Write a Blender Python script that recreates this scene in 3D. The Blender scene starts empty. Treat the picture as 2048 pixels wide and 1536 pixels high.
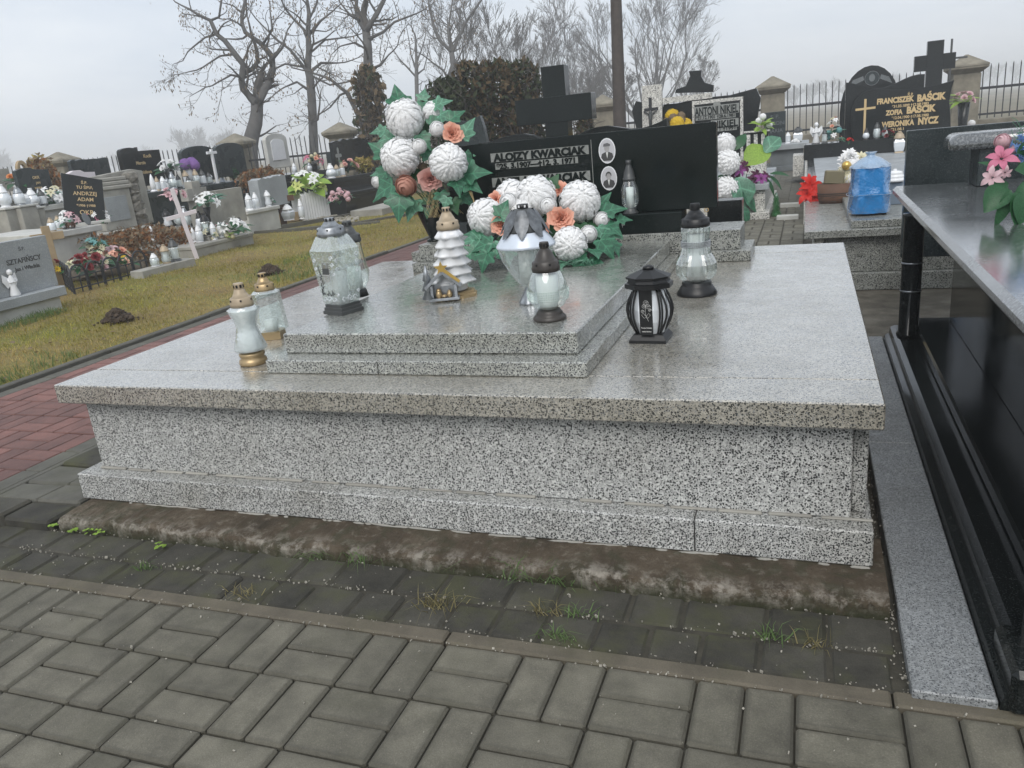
import bpy, math, random
import numpy as np
from mathutils import Vector, Matrix

scene = bpy.context.scene
col = scene.collection
RND = random.Random(11)
pi = math.pi

# ------------------------------------------------------------------ camera
CF, YAW, PITCH, ROLL = 1581.175, 0.3704, -0.3068, -0.0993      # focal length in photo pixels (2048 wide)
CAM = Vector((2.4797, -1.937, 1.1787))
cyw, syw, cp, sp = math.cos(YAW), math.sin(YAW), math.cos(PITCH), math.sin(PITCH)
FWD = Vector((-syw * cp, cyw * cp, sp))
_r0 = Vector((cyw, syw, 0)); _u0 = _r0.cross(FWD)
RGT = _r0 * math.cos(ROLL) + _u0 * math.sin(ROLL)
UPV = _u0 * math.cos(ROLL) - _r0 * math.sin(ROLL)
cd = bpy.data.cameras.new('camera'); cam = bpy.data.objects.new('camera', cd); col.objects.link(cam)
cd.sensor_width = 36; cd.lens = CF / 2048 * 36; cd.clip_start = 0.05; cd.clip_end = 4000
M = Matrix.Identity(4)
for i in range(3):
    M[i][0] = RGT[i]; M[i][1] = UPV[i]; M[i][2] = -FWD[i]; M[i][3] = CAM[i]
cam.matrix_world = M
scene.camera = cam

def ray(px, py): return FWD + RGT * ((px - 1024) / CF) - UPV * ((py - 768) / CF)
def A(px, py, z=0.0):
    d = ray(px, py); return CAM + d * ((z - CAM.z) / d.z)
def AY(px, py, y):
    d = ray(px, py); return CAM + d * ((y - CAM.y) / d.y)
def AX(px, py, x):
    d = ray(px, py); return CAM + d * ((x - CAM.x) / d.x)
def K(px, py, k): return CAM + ray(px, py) * k
def dep(P): return (P - CAM).dot(FWD)
def mpp(P): return dep(P) / CF

# ------------------------------------------------------------------ sky, sun, exposure
SUN_EL, SUN_AZ = math.radians(46), math.radians(172)     # azimuth measured from +Y towards +X
world = bpy.data.worlds.new('World'); scene.world = world; world.use_nodes = True
nt = world.node_tree; nt.nodes.clear()
out = nt.nodes.new('ShaderNodeOutputWorld')
sky = nt.nodes.new('ShaderNodeTexSky'); sky.sky_type = 'NISHITA'; sky.sun_disc = False
sky.sun_elevation = SUN_EL; sky.sun_rotation = SUN_AZ; sky.dust_density = 4.0; sky.air_density = 1.0; sky.ozone_density = 2.0
b1 = nt.nodes.new('ShaderNodeBackground'); b1.inputs['Strength'].default_value = 0.1
nt.links.new(sky.outputs[0], b1.inputs[0])
tc = nt.nodes.new('ShaderNodeTexCoord'); mp = nt.nodes.new('ShaderNodeMapping'); mp.inputs['Scale'].default_value = (1.6, 1.6, 7.0)
mp.inputs['Rotation'].default_value = (0.10, -0.07, 0.3)
nt.links.new(tc.outputs['Generated'], mp.inputs[0])
nz = nt.nodes.new('ShaderNodeTexNoise'); nz.inputs['Scale'].default_value = 1.7; nz.inputs['Detail'].default_value = 7; nz.inputs['Roughness'].default_value = 0.55
nz.inputs['Distortion'].default_value = 0.6
nt.links.new(mp.outputs[0], nz.inputs['Vector'])
cr = nt.nodes.new('ShaderNodeValToRGB')
cr.color_ramp.elements[0].position = 0.30; cr.color_ramp.elements[0].color = (0.46, 0.515, 0.59, 1)
cr.color_ramp.elements[1].position = 0.72; cr.color_ramp.elements[1].color = (0.66, 0.685, 0.715, 1)
nt.links.new(nz.outputs['Fac'], cr.inputs[0])
b2 = nt.nodes.new('ShaderNodeBackground'); b2.inputs['Strength'].default_value = 0.95
nt.links.new(cr.outputs[0], b2.inputs[0])
mx = nt.nodes.new('ShaderNodeMixShader'); mx.inputs[0].default_value = 0.90     # overcast: cloud deck over most of the clear sky
nt.links.new(b1.outputs[0], mx.inputs[1]); nt.links.new(b2.outputs[0], mx.inputs[2]); nt.links.new(mx.outputs[0], out.inputs[0])

sd = bpy.data.lights.new('sun', 'SUN'); sd.energy = 1.15; sd.angle = math.radians(38); sd.color = (1.0, 0.965, 0.92)
sun = bpy.data.objects.new('sun', sd); col.objects.link(sun)
sdir = Vector((math.sin(SUN_AZ) * math.cos(SUN_EL), math.cos(SUN_AZ) * math.cos(SUN_EL), math.sin(SUN_EL)))
sun.rotation_euler = (-sdir).to_track_quat('-Z', 'Y').to_euler(); sun.location = (0, 0, 30)

vs = scene.view_settings
vs.view_transform = 'Standard'; vs.look = 'None'; vs.gamma = 1.0; vs.use_curve_mapping = False; vs.exposure = 0.74
scene.cycles.use_denoising = True
scene.cycles.max_bounces = 10; scene.cycles.transparent_max_bounces = 24; scene.cycles.volume_bounces = 4
scene.cycles.caustics_reflective = False; scene.cycles.caustics_refractive = False
scene.cycles.volume_step_rate = 5.0

# ------------------------------------------------------------------ materials
def new_mat(name):
    m = bpy.data.materials.new(name); m.use_nodes = True
    n = m.node_tree; b = n.nodes['Principled BSDF']
    return m, n, b
def objco(n, scale=None):
    t = n.nodes.new('ShaderNodeTexCoord'); return t.outputs['Object']
def noise(n, vec, scale, detail=4, rough=0.55, dist=0.0):
    x = n.nodes.new('ShaderNodeTexNoise'); x.inputs['Scale'].default_value = scale; x.inputs['Detail'].default_value = detail
    x.inputs['Roughness'].default_value = rough; x.inputs['Distortion'].default_value = dist
    n.links.new(vec, x.inputs['Vector']); return x.outputs['Fac']
def ramp(n, fac, stops, interp='LINEAR'):
    r = n.nodes.new('ShaderNodeValToRGB'); r.color_ramp.interpolation = interp
    e = r.color_ramp.elements
    while len(e) < len(stops): e.new(0.5)
    for i, (p, c) in enumerate(stops):
        e[i].position = p; e[i].color = (c, c, c, 1) if not hasattr(c, '__len__') else (*c, 1)
    n.links.new(fac, r.inputs[0]); return r.outputs[0]
def mixc(n, fac, a, b, mode='MIX'):
    m = n.nodes.new('ShaderNodeMix'); m.data_type = 'RGBA'; m.blend_type = mode
    for s, v in ((m.inputs[0], fac), (m.inputs[6], a), (m.inputs[7], b)):
        if hasattr(v, 'is_linked') or hasattr(v, 'links'): n.links.new(v, s)
        elif hasattr(v, '__len__'): s.default_value = (*v, 1)
        else: s.default_value = v
    return m.outputs[2]
def bump(n, b, h, strength=0.3, dist=0.01):
    x = n.nodes.new('ShaderNodeBump'); x.inputs['Strength'].default_value = strength; x.inputs['Distance'].default_value = dist
    n.links.new(h, x.inputs['Height']); n.links.new(x.outputs[0], b.inputs['Normal'])
def mul(c, k): return tuple(min(1.0, x * k) for x in c)

def simple(name, c, rough=0.6, metal=0.0, var=0.25, scale=6.0, bmp=0.0, bscale=60.0, spec=0.5, rnd=0.0, trans=0.0):
    m, n, b = new_mat(name); v = objco(n)
    f = noise(n, v, scale, 5)
    base = ramp(n, f, [(0.25, mul(c, 1 - var)), (0.75, mul(c, 1 + var * 0.6))])
    if rnd:
        oi = n.nodes.new('ShaderNodeObjectInfo')
        k = ramp(n, oi.outputs['Random'], [(0.0, 1 - rnd), (1.0, 1.0)])
        base = mixc(n, 1.0, base, k, 'MULTIPLY')
    n.links.new(base, b.inputs['Base Color'])
    b.inputs['Roughness'].default_value = rough; b.inputs['Metallic'].default_value = metal; b.inputs['Specular IOR Level'].default_value = spec
    if trans:
        b.inputs['Subsurface Weight'].default_value = trans; b.inputs['Subsurface Radius'].default_value = (0.01, 0.01, 0.01)
    if bmp: bump(n, b, noise(n, v, bscale, 4), bmp, 0.004)
    return m

def terrazzo(name, scale, dark=0.36, light=(0.54, 0.545, 0.525), mid=(0.25, 0.255, 0.25), black=(0.018, 0.02, 0.02), rough=0.35, dirt=0.35, dirtc=(0.24, 0.225, 0.19), bmp=0.15, stain=0.0, coat=0.0):
    m, n, b = new_mat(name); v = objco(n)
    jit = n.nodes.new('ShaderNodeTexNoise'); jit.inputs['Scale'].default_value = scale * 1.3; jit.inputs['Detail'].default_value = 1
    n.links.new(v, jit.inputs['Vector'])
    va = n.nodes.new('ShaderNodeVectorMath'); va.operation = 'MULTIPLY_ADD'
    n.links.new(jit.outputs['Color'], va.inputs[0]); va.inputs[1].default_value = (0.6 / scale,) * 3; n.links.new(v, va.inputs[2])
    def cells(sc, p, rad):
        vo = n.nodes.new('ShaderNodeTexVoronoi'); vo.inputs['Scale'].default_value = sc; n.links.new(va.outputs[0], vo.inputs['Vector'])
        sep = n.nodes.new('ShaderNodeSeparateColor'); n.links.new(vo.outputs['Color'], sep.inputs[0])
        l1 = n.nodes.new('ShaderNodeMath'); l1.operation = 'LESS_THAN'; n.links.new(sep.outputs[0], l1.inputs[0]); l1.inputs[1].default_value = p
        l2 = n.nodes.new('ShaderNodeMath'); l2.operation = 'LESS_THAN'; n.links.new(vo.outputs['Distance'], l2.inputs[0]); l2.inputs[1].default_value = rad
        mm = n.nodes.new('ShaderNodeMath'); mm.operation = 'MULTIPLY'; n.links.new(l1.outputs[0], mm.inputs[0]); n.links.new(l2.outputs[0], mm.inputs[1])
        return mm.outputs[0], sep
    m1, s1 = cells(scale, dark, 0.44); m2, s2 = cells(scale * 1.9, dark * 0.62, 0.46)
    base = ramp(n, s1.outputs[1], [(0.0, mul(light, 0.70)), (0.25, mul(light, 0.88)), (0.55, light), (0.85, mul(light, 1.16))], 'CONSTANT')
    base = mixc(n, m2, base, ramp(n, s2.outputs[2], [(0.0, mul(black, 1.6)), (0.6, mid)], 'CONSTANT'))
    base = mixc(n, m1, base, ramp(n, s1.outputs[2], [(0.0, black), (0.55, mul(black, 2.0)), (0.8, mid)], 'CONSTANT'))
    d = noise(n, v, 3.2, 6, 0.6)
    dm = ramp(n, d, [(0.42, 0.0), (0.72, dirt)])
    base = mixc(n, dm, base, mixc(n, 1.0, base, mul(dirtc, 2.0), 'MULTIPLY'))
    if stain:
        mpn = n.nodes.new('ShaderNodeMapping'); mpn.inputs['Scale'].default_value = (9, 9, 1.2); n.links.new(v, mpn.inputs[0])
        sm = ramp(n, noise(n, mpn.outputs[0], 1.0, 5, 0.6), [(0.5, 0.0), (0.75, stain)])
        base = mixc(n, sm, base, mul(dirtc, 0.55))
    n.links.new(base, b.inputs['Base Color'])
    r = ramp(n, noise(n, v, 14, 5), [(0.3, rough * 0.7), (0.75, min(1, rough * 1.5))]); n.links.new(r, b.inputs['Roughness'])
    bump(n, b, noise(n, v, scale * 0.6, 3), bmp, 0.002)
    if coat:
        b.inputs['Coat Weight'].default_value = coat; b.inputs['Coat IOR'].default_value = 1.85
        n.links.new(ramp(n, noise(n, v, 9, 5, 0.6), [(0.35, 0.11), (0.7, 0.30)]), b.inputs['Coat Roughness'])
    return m

def granite(name, c=(0.018, 0.022, 0.022), speck=(0.07, 0.08, 0.078), rough=0.12, scale=260, amount=0.62, streak=0.0, dust=0.0, spec=0.5, coat=0.0):
    m, n, b = new_mat(name); v = objco(n)
    f = noise(n, v, scale, 2, 0.5)
    base = ramp(n, f, [(amount - 0.1, c), (amount + 0.06, speck)])
    big = ramp(n, noise(n, v, 2.4, 4), [(0.3, 0.75), (0.75, 1.25)])
    base = mixc(n, 1.0, base, big, 'MULTIPLY')
    if dust:
        dm = ramp(n, noise(n, v, 38, 6, 0.7), [(0.60, 0.0), (0.72, dust)])
        base = mixc(n, dm, base, (0.3, 0.3, 0.28))
    n.links.new(base, b.inputs['Base Color'])
    r = ramp(n, noise(n, v, 5, 5), [(0.3, rough * 0.6), (0.8, rough * 1.9)]); n.links.new(r, b.inputs['Roughness'])
    if streak: bump(n, b, noise(n, v, 55, 4), streak, 0.003)
    b.inputs['Specular IOR Level'].default_value = spec
    if coat: b.inputs['Coat Weight'].default_value = coat; b.inputs['Coat Roughness'].default_value = 0.14; b.inputs['Coat IOR'].default_value = 2.0
    return m

def glass(name, tint=(0.92, 0.97, 0.95), body=0.10, bodyc=(0.75, 0.82, 0.80), rough=0.05, bscale=0.0, bmp=0.0, blend=0.35):
    m = bpy.data.materials.new(name); m.use_nodes = True; n = m.node_tree; n.nodes.clear()
    o = n.nodes.new('ShaderNodeOutputMaterial'); t = n.nodes.new('ShaderNodeBsdfTransparent'); t.inputs[0].default_value = (*tint, 1)
    g = n.nodes.new('ShaderNodeBsdfGlossy'); g.inputs['Roughness'].default_value = rough; g.inputs['Color'].default_value = (1, 1, 1, 1)
    d = n.nodes.new('ShaderNodeBsdfDiffuse'); d.inputs[0].default_value = (*bodyc, 1)
    m1 = n.nodes.new('ShaderNodeMixShader'); m1.inputs[0].default_value = body
    n.links.new(t.outputs[0], m1.inputs[1]); n.links.new(d.outputs[0], m1.inputs[2])
    lw = n.nodes.new('ShaderNodeLayerWeight'); lw.inputs['Blend'].default_value = blend
    m2 = n.nodes.new('ShaderNodeMixShader'); n.links.new(lw.outputs['Facing'], m2.inputs[0])
    mm = n.nodes.new('ShaderNodeMath'); mm.operation = 'MULTIPLY_ADD'; mm.inputs[1].default_value = 0.75; mm.inputs[2].default_value = 0.06
    n.links.new(lw.outputs['Facing'], mm.inputs[0]); n.links.new(mm.outputs[0], m2.inputs[0])
    n.links.new(m1.outputs[0], m2.inputs[1]); n.links.new(g.outputs[0], m2.inputs[2]); n.links.new(m2.outputs[0], o.inputs[0])
    if bmp:
        tcn = n.nodes.new('ShaderNodeTexCoord'); x = n.nodes.new('ShaderNodeBump'); x.inputs['Strength'].default_value = bmp; x.inputs['Distance'].default_value = 0.006
        f = noise(n, tcn.outputs['Object'], bscale, 2); n.links.new(f, x.inputs['Height'])
        for s in (g, d, lw): n.links.new(x.outputs[0], s.inputs['Normal'])
    return m

def petal(name, c, var=0.12, tr=0.25, rough=0.55, broad=False):
    m = bpy.data.materials.new(name); m.use_nodes = True; n = m.node_tree; b = n.nodes['Principled BSDF']
    v = objco(n); base = ramp(n, noise(n, v, 25, 3), [(0.3, mul(c, 1 - var)), (0.7, mul(c, 1 + var))])
    if broad: base = mixc(n, 1.0, base, ramp(n, noise(n, v, 1.4, 5, 0.7), [(0.3, (0.55, 0.45, 0.42)), (0.5, (0.9, 0.86, 0.85)), (0.7, (1.15, 1.3, 1.0))]), 'MULTIPLY')
    n.links.new(base, b.inputs['Base Color']); b.inputs['Roughness'].default_value = rough; b.inputs['Specular IOR Level'].default_value = 0.3
    t = n.nodes.new('ShaderNodeBsdfTranslucent'); n.links.new(base, t.inputs[0])
    mxs = n.nodes.new('ShaderNodeMixShader'); mxs.inputs[0].default_value = tr
    o = n.nodes['Material Output']; n.links.new(b.outputs[0], mxs.inputs[1]); n.links.new(t.outputs[0], mxs.inputs[2]); n.links.new(mxs.outputs[0], o.inputs[0])
    return m

def ivy_mat(name, c, var=0.3, tr=0.2, rough=0.4):
    m = petal(name, c, var, tr, rough); n = m.node_tree; b = n.nodes['Principled BSDF']; v = objco(n)
    sp_ = n.nodes.new('ShaderNodeSeparateXYZ'); n.links.new(v, sp_.inputs[0])
    def mth(op, a, b_=None):
        x = n.nodes.new('ShaderNodeMath'); x.operation = op
        for i, q_ in enumerate((a, b_)):
            if q_ is None: continue
            if hasattr(q_, 'links'): n.links.new(q_, x.inputs[i])
            else: x.inputs[i].default_value = q_
        return x.outputs[0]
    ax = mth('ABSOLUTE', sp_.outputs[0])
    d2 = mth('ABSOLUTE', mth('SUBTRACT', mth('MULTIPLY', ax, 0.5), mth('MULTIPLY', sp_.outputs[1], 0.866)))
    d3 = mth('ABSOLUTE', mth('ADD', mth('MULTIPLY', ax, 0.15), mth('MULTIPLY', sp_.outputs[1], 0.98)))
    d4 = mth('ABSOLUTE', mth('SUBTRACT', mth('MULTIPLY', ax, 0.6), mth('MULTIPLY', mth('SUBTRACT', sp_.outputs[1], 0.35), 0.8)))
    dm = mth('MINIMUM', mth('MINIMUM', ax, d2), mth('MINIMUM', d3, d4))
    vein = ramp(n, dm, [(0.0, 0.55), (0.035, 0.0)])
    base = b.inputs['Base Color'].links[0].from_socket
    dark = ramp(n, noise(n, v, 5, 4), [(0.35, 0.62), (0.7, 1.12)])
    new = mixc(n, vein, mixc(n, 1.0, base, dark, 'MULTIPLY'), mul(c, 2.3))
    n.links.new(new, b.inputs['Base Color']); b.inputs['Specular IOR Level'].default_value = 0.5
    return m

def paver_mat(name, c, var=0.3, rnd=0.25, moss=0.0, rough=0.85, mossc=(0.07, 0.075, 0.03), specks=0.25, edge=0.0):
    m, n, b = new_mat(name); t = n.nodes.new('ShaderNodeTexCoord'); oi = n.nodes.new('ShaderNodeObjectInfo')
    va = n.nodes.new('ShaderNodeVectorMath'); va.operation = 'ADD'; n.links.new(t.outputs['Object'], va.inputs[0]); n.links.new(oi.outputs['Location'], va.inputs[1])
    v = va.outputs[0]
    f = noise(n, v, 9, 7, 0.65)
    base = ramp(n, f, [(0.28, mul(c, 1 - var)), (0.5, c), (0.75, mul(c, 1 + var))])
    k = ramp(n, oi.outputs['Random'], [(0, 1 - rnd), (1, 1 + rnd * 0.4)]); base = mixc(n, 1.0, base, k, 'MULTIPLY')
    fine = ramp(n, noise(n, v, 330, 3, 0.6), [(0.35, 0.8), (0.62, 1.05), (0.74, 1.5)]); base = mixc(n, specks + 0.35, base, mixc(n, 1.0, base, fine, 'MULTIPLY'))
    if edge:
        sx_ = n.nodes.new('ShaderNodeSeparateXYZ'); n.links.new(t.outputs['Object'], sx_.inputs[0]); ds = []
        for ax_, h_ in ((0, 0.0985), (1, 0.0485)):
            a1 = n.nodes.new('ShaderNodeMath'); a1.operation = 'ABSOLUTE'; n.links.new(sx_.outputs[ax_], a1.inputs[0])
            a2 = n.nodes.new('ShaderNodeMath'); a2.operation = 'SUBTRACT'; a2.inputs[0].default_value = h_; n.links.new(a1.outputs[0], a2.inputs[1]); ds.append(a2.outputs[0])
        mn = n.nodes.new('ShaderNodeMath'); mn.operation = 'MINIMUM'; n.links.new(ds[0], mn.inputs[0]); n.links.new(ds[1], mn.inputs[1])
        ad = n.nodes.new('ShaderNodeMath'); ad.operation = 'MULTIPLY_ADD'; n.links.new(noise(n, v, 45, 4), ad.inputs[0]); ad.inputs[1].default_value = -0.014; n.links.new(mn.outputs[0], ad.inputs[2])
        base = mixc(n, ramp(n, ad.outputs[0], [(0.0, edge), (0.008, 0.0)]), base, mul(c, 0.35))
    if moss:
        mm = ramp(n, noise(n, v, 5.5, 6, 0.65), [(0.48, 0.0), (0.66, moss)]); base = mixc(n, mm, base, mossc)
    n.links.new(base, b.inputs['Base Color']); b.inputs['Roughness'].default_value = rough
    bump(n, b, noise(n, v, 140, 5, 0.7), 0.55, 0.004)
    return m

MAT = {}
MAT['ter_wall'] = terrazzo('terrazzo_wall', 155, 0.70, rough=0.5, dirt=0.25, stain=0.12)
MAT['ter_base'] = terrazzo('terrazzo_base', 175, 0.82, rough=0.55, dirt=0.45, stain=0.2)
MAT['ter_slab'] = terrazzo('terrazzo_slab', 180, 0.72, light=(0.41, 0.39, 0.335), rough=0.28, dirt=0.6, bmp=0.25, coat=1.0)
MAT['ter_slab2'] = terrazzo('terrazzo_plate', 175, 0.85, light=(0.42, 0.43, 0.39), rough=0.25, dirt=0.4, bmp=0.25, coat=1.0)
MAT['ter_rear'] = terrazzo('terrazzo_rear', 130, 0.85, light=(0.34, 0.35, 0.32), rough=0.3, dirt=0.35)
MAT['ter_white'] = terrazzo('terrazzo_white', 70, 0.28, light=(0.6, 0.59, 0.55), rough=0.6, dirt=0.3)
MAT['gr_strip'] = terrazzo('granite_strip', 200, 0.60, light=(0.30, 0.315, 0.32), mid=(0.2, 0.21, 0.22), black=(0.06, 0.065, 0.07), rough=0.45, dirt=0.3)
MAT['black'] = granite('black_granite', c=(0.008, 0.010, 0.010), speck=(0.03, 0.034, 0.033), rough=0.12, dust=0.12, spec=0.28)
MAT['black_hs'] = granite('black_headstone', c=(0.005, 0.0085, 0.008), speck=(0.02, 0.026, 0.024), rough=0.10, scale=320, dust=0.06, spec=0.22)
MAT['black_flat'] = granite('black_granite_wet_sky_tint', scale=110, amount=0.58, c=(0.055, 0.06, 0.062), speck=(0.19, 0.2, 0.2), rough=0.2, streak=0.15, dust=0.1, coat=1.0)  # wet coat; reflected sky is also painted in as a paler base grey
MAT['dgrey'] = granite('dark_grey_granite', c=(0.02, 0.028, 0.03), speck=(0.06, 0.072, 0.072), rough=0.25, scale=200, dust=0.08, spec=0.35)
MAT['mgrey'] = granite('mid_grey_granite', c=(0.12, 0.135, 0.14), speck=(0.22, 0.235, 0.24), rough=0.4, scale=160)
MAT['lgrey'] = granite('light_grey_granite', c=(0.27, 0.29, 0.30), speck=(0.4, 0.42, 0.43), rough=0.5, scale=150)
MAT['concrete'] = simple('concrete', (0.33, 0.32, 0.285), 0.9, var=0.35, scale=5, bmp=0.3, bscale=90)
MAT['concrete_l'] = simple('pale_concrete', (0.5, 0.5, 0.47), 0.85, var=0.25, scale=4, bmp=0.25, bscale=80)
MAT['concrete_d'] = simple('dark_concrete', (0.17, 0.17, 0.15), 0.9, var=0.4, scale=6, bmp=0.3, bscale=90)
MAT['stone'] = simple('yellow_stone', (0.215, 0.195, 0.15), 0.9, var=0.45, scale=6, bmp=0.5, bscale=40)
MAT['rock'] = simple('rough_rock', (0.20, 0.19, 0.165), 0.95, var=0.6, scale=14, bmp=0.8, bscale=35)
MAT['iron'] = simple('black_iron', (0.018, 0.02, 0.024), 0.5, var=0.2)
MAT['wood'] = simple('brown_wood', (0.045, 0.034, 0.027), 0.8, var=0.4, scale=12, bmp=0.4, bscale=50)
MAT['wood_l'] = simple('tan_wood', (0.36, 0.27, 0.16), 0.75, var=0.25, scale=9)
MAT['wood_r'] = simple('red_brown_wood', (0.12, 0.06, 0.035), 0.7, var=0.3, scale=9)
MAT['white'] = simple('white_paint', (0.74, 0.75, 0.76), 0.55, var=0.08)
MAT['pinkwhite'] = simple('pinkish_white_paint', (0.70, 0.64, 0.66), 0.5, var=0.08)
MAT['ceramic'] = simple('white_ceramic', (0.78, 0.79, 0.80), 0.25, var=0.05)
MAT['wax'] = simple('white_wax', (0.80, 0.82, 0.82), 0.5, var=0.04, trans=0.2)
MAT['gold'] = simple('matt_gold', (0.42, 0.31, 0.17), 0.38, metal=0.65, var=0.12)
MAT['tan'] = simple('tan_plastic', (0.40, 0.32, 0.22), 0.45, metal=0.15, var=0.1)
MAT['brightgold'] = simple('bright_gold', (0.62, 0.42, 0.12), 0.3, metal=0.7, var=0.1)
MAT['blackplastic'] = simple('black_plastic', (0.010, 0.0105, 0.011), 0.36, var=0.15, spec=0.4)
MAT['greyplastic'] = simple('grey_plastic', (0.07, 0.074, 0.074), 0.4, metal=0.3, var=0.15)
MAT['silver'] = simple('antique_silver', (0.36, 0.38, 0.40), 0.35, metal=0.7, var=0.55, scale=30)
MAT['darksilver'] = simple('dark_silver', (0.15, 0.16, 0.17), 0.4, metal=0.5, var=0.6, scale=45)
MAT['brownplastic'] = simple('brown_plastic', (0.036, 0.030, 0.025), 0.38, var=0.15)
MAT['glass'] = glass('clear_glass', body=0.05)
MAT['glass_flute'] = glass('fluted_glass', body=0.12, bodyc=(0.8, 0.85, 0.85), blend=0.5)
MAT['glass_frost'] = glass('frosted_glass', body=0.45, bodyc=(0.78, 0.85, 0.86), rough=0.12, bscale=90, bmp=0.35)
MAT['glass_relief'] = glass('pressed_glass', body=0.22, bodyc=(0.72, 0.82, 0.80), rough=0.08, bscale=55, bmp=0.9, blend=0.45)
MAT['glass_milk'] = glass('milky_glass', body=0.80, bodyc=(0.80, 0.84, 0.88), rough=0.15, blend=0.25)
MAT['glass_green'] = glass('green_glass', tint=(0.25, 0.6, 0.28), body=0.35, bodyc=(0.03, 0.2, 0.05))
MAT['pearl'] = simple('pearl_glass', (0.62, 0.68, 0.76), 0.32, metal=0.15, var=0.2, scale=9)
MAT['gold_text'] = simple('gold_letters', (0.58, 0.43, 0.22), 0.45, metal=0.2, var=0.05)
MAT['grey_text'] = simple('grey_bush_hammered_stone', (0.25, 0.26, 0.245), 0.9, var=0.3, scale=70, bmp=0.3, bscale=150)
MAT['dark_text'] = simple('dark_letters', (0.05, 0.05, 0.05), 0.6, var=0.1)
MAT['white_text'] = simple('pale_letters', (0.62, 0.62, 0.60), 0.6, var=0.1)
MAT['paver'] = paver_mat('grey_paver', (0.142, 0.133, 0.103), var=0.38, rnd=0.2, moss=0.3, mossc=(0.085, 0.083, 0.055), specks=0.8, edge=0.42)
MAT['paver_wet'] = paver_mat('dark_paver', (0.056, 0.053, 0.042), var=0.5, rnd=0.3, moss=0.85, rough=0.9, specks=0.6, edge=0.0, mossc=(0.062, 0.064, 0.03))
MAT['paver_red'] = paver_mat('red_paver', (0.185, 0.078, 0.060), var=0.34, rnd=0.35, rough=0.55, specks=0.5, edge=0.3)
MAT['kerb'] = paver_mat('kerb_concrete', (0.122, 0.106, 0.078), var=0.3, rnd=0.1, moss=0.2)
MAT['kerb_grey'] = paver_mat('grey_kerb', (0.105, 0.102, 0.085), var=0.3, rnd=0.15, moss=0.25)
MAT['soil'] = simple('joint_sand', (0.05, 0.046, 0.034), 0.95, var=0.5, scale=20, bmp=0.6, bscale=120)
MAT['earth'] = simple('bare_earth', (0.10, 0.078, 0.052), 0.95, var=0.5, scale=10, bmp=0.8, bscale=60)
MAT['dirt'] = simple('mole_earth', (0.055, 0.038, 0.025), 0.95, var=0.5, scale=30, bmp=0.8, bscale=70)
MAT['pebble'] = simple('pale_pebbles', (0.34, 0.32, 0.27), 0.8, var=0.5, scale=90)
MAT['bark'] = simple('bark', (0.085, 0.082, 0.078), 0.9, var=0.35, scale=4, bmp=0.6, bscale=25)
MAT['twig'] = simple('twigs', (0.075, 0.068, 0.06), 0.9, var=0.2)
MAT['deadleaf'] = petal('dry_leaves', (0.20, 0.15, 0.095), 0.4, 0.2, 0.8)
MAT['rust'] = petal('rusty_flowers', (0.19, 0.085, 0.03), 0.4, 0.2, 0.8)
MAT['hedge'] = petal('dark_evergreen', (0.038, 0.05, 0.022), 0.5, 0.15, 0.7)
MAT['hedge_b'] = petal('browned_evergreen', (0.10, 0.07, 0.034), 0.5, 0.15, 0.8)
MAT['leaf'] = ivy_mat('ivy_leaf', (0.045, 0.165, 0.092), 0.3, 0.2, 0.4)
MAT['leaf2'] = ivy_mat('pale_ivy_leaf', (0.11, 0.27, 0.175), 0.3, 0.25, 0.4)
MAT['leaf_d'] = petal('dark_leaf', (0.028, 0.10, 0.04), 0.3, 0.2, 0.4)
MAT['leaf_y'] = petal('lime_leaf', (0.27, 0.42, 0.07), 0.25, 0.3, 0.5)
MAT['grass'] = petal('grass_blades', (0.29, 0.265, 0.055), 0.5, 0.3, 0.7, True)
MAT['grass_d'] = petal('dry_grass', (0.48, 0.38, 0.14), 0.35, 0.3, 0.8, True)
MAT['grass_g'] = petal('fresh_grass', (0.12, 0.19, 0.065), 0.35, 0.3, 0.6)
MAT['withered'] = petal('withered_grass', (0.22, 0.19, 0.09), 0.35, 0.3, 0.8)
MAT['raffia'] = petal('raffia', (0.42, 0.33, 0.17), 0.25, 0.15, 0.8)
for nm, c in dict(f_white=(0.90, 0.90, 0.89), f_cream=(0.72, 0.68, 0.48), f_salmon=(0.84, 0.46, 0.34), f_pink=(0.74, 0.43, 0.38), f_rosebud=(0.55, 0.29, 0.22), f_palepink=(0.72, 0.5, 0.53), f_magenta=(0.62, 0.2, 0.3), f_yellow=(0.72, 0.50, 0.03), f_purple=(0.30, 0.16, 0.44), f_burgundy=(0.085, 0.012, 0.05), f_plum=(0.24, 0.05, 0.22), f_red=(0.66, 0.03, 0.02), f_darkred=(0.25, 0.04, 0.045), f_blue=(0.24, 0.42, 0.75), f_teal=(0.16, 0.38, 0.38), f_orange=(0.7, 0.28, 0.1), f_lime=(0.66, 0.72, 0.25)).items():
    MAT[nm] = petal(nm.replace('f_', '') + '_petals', c)

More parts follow.
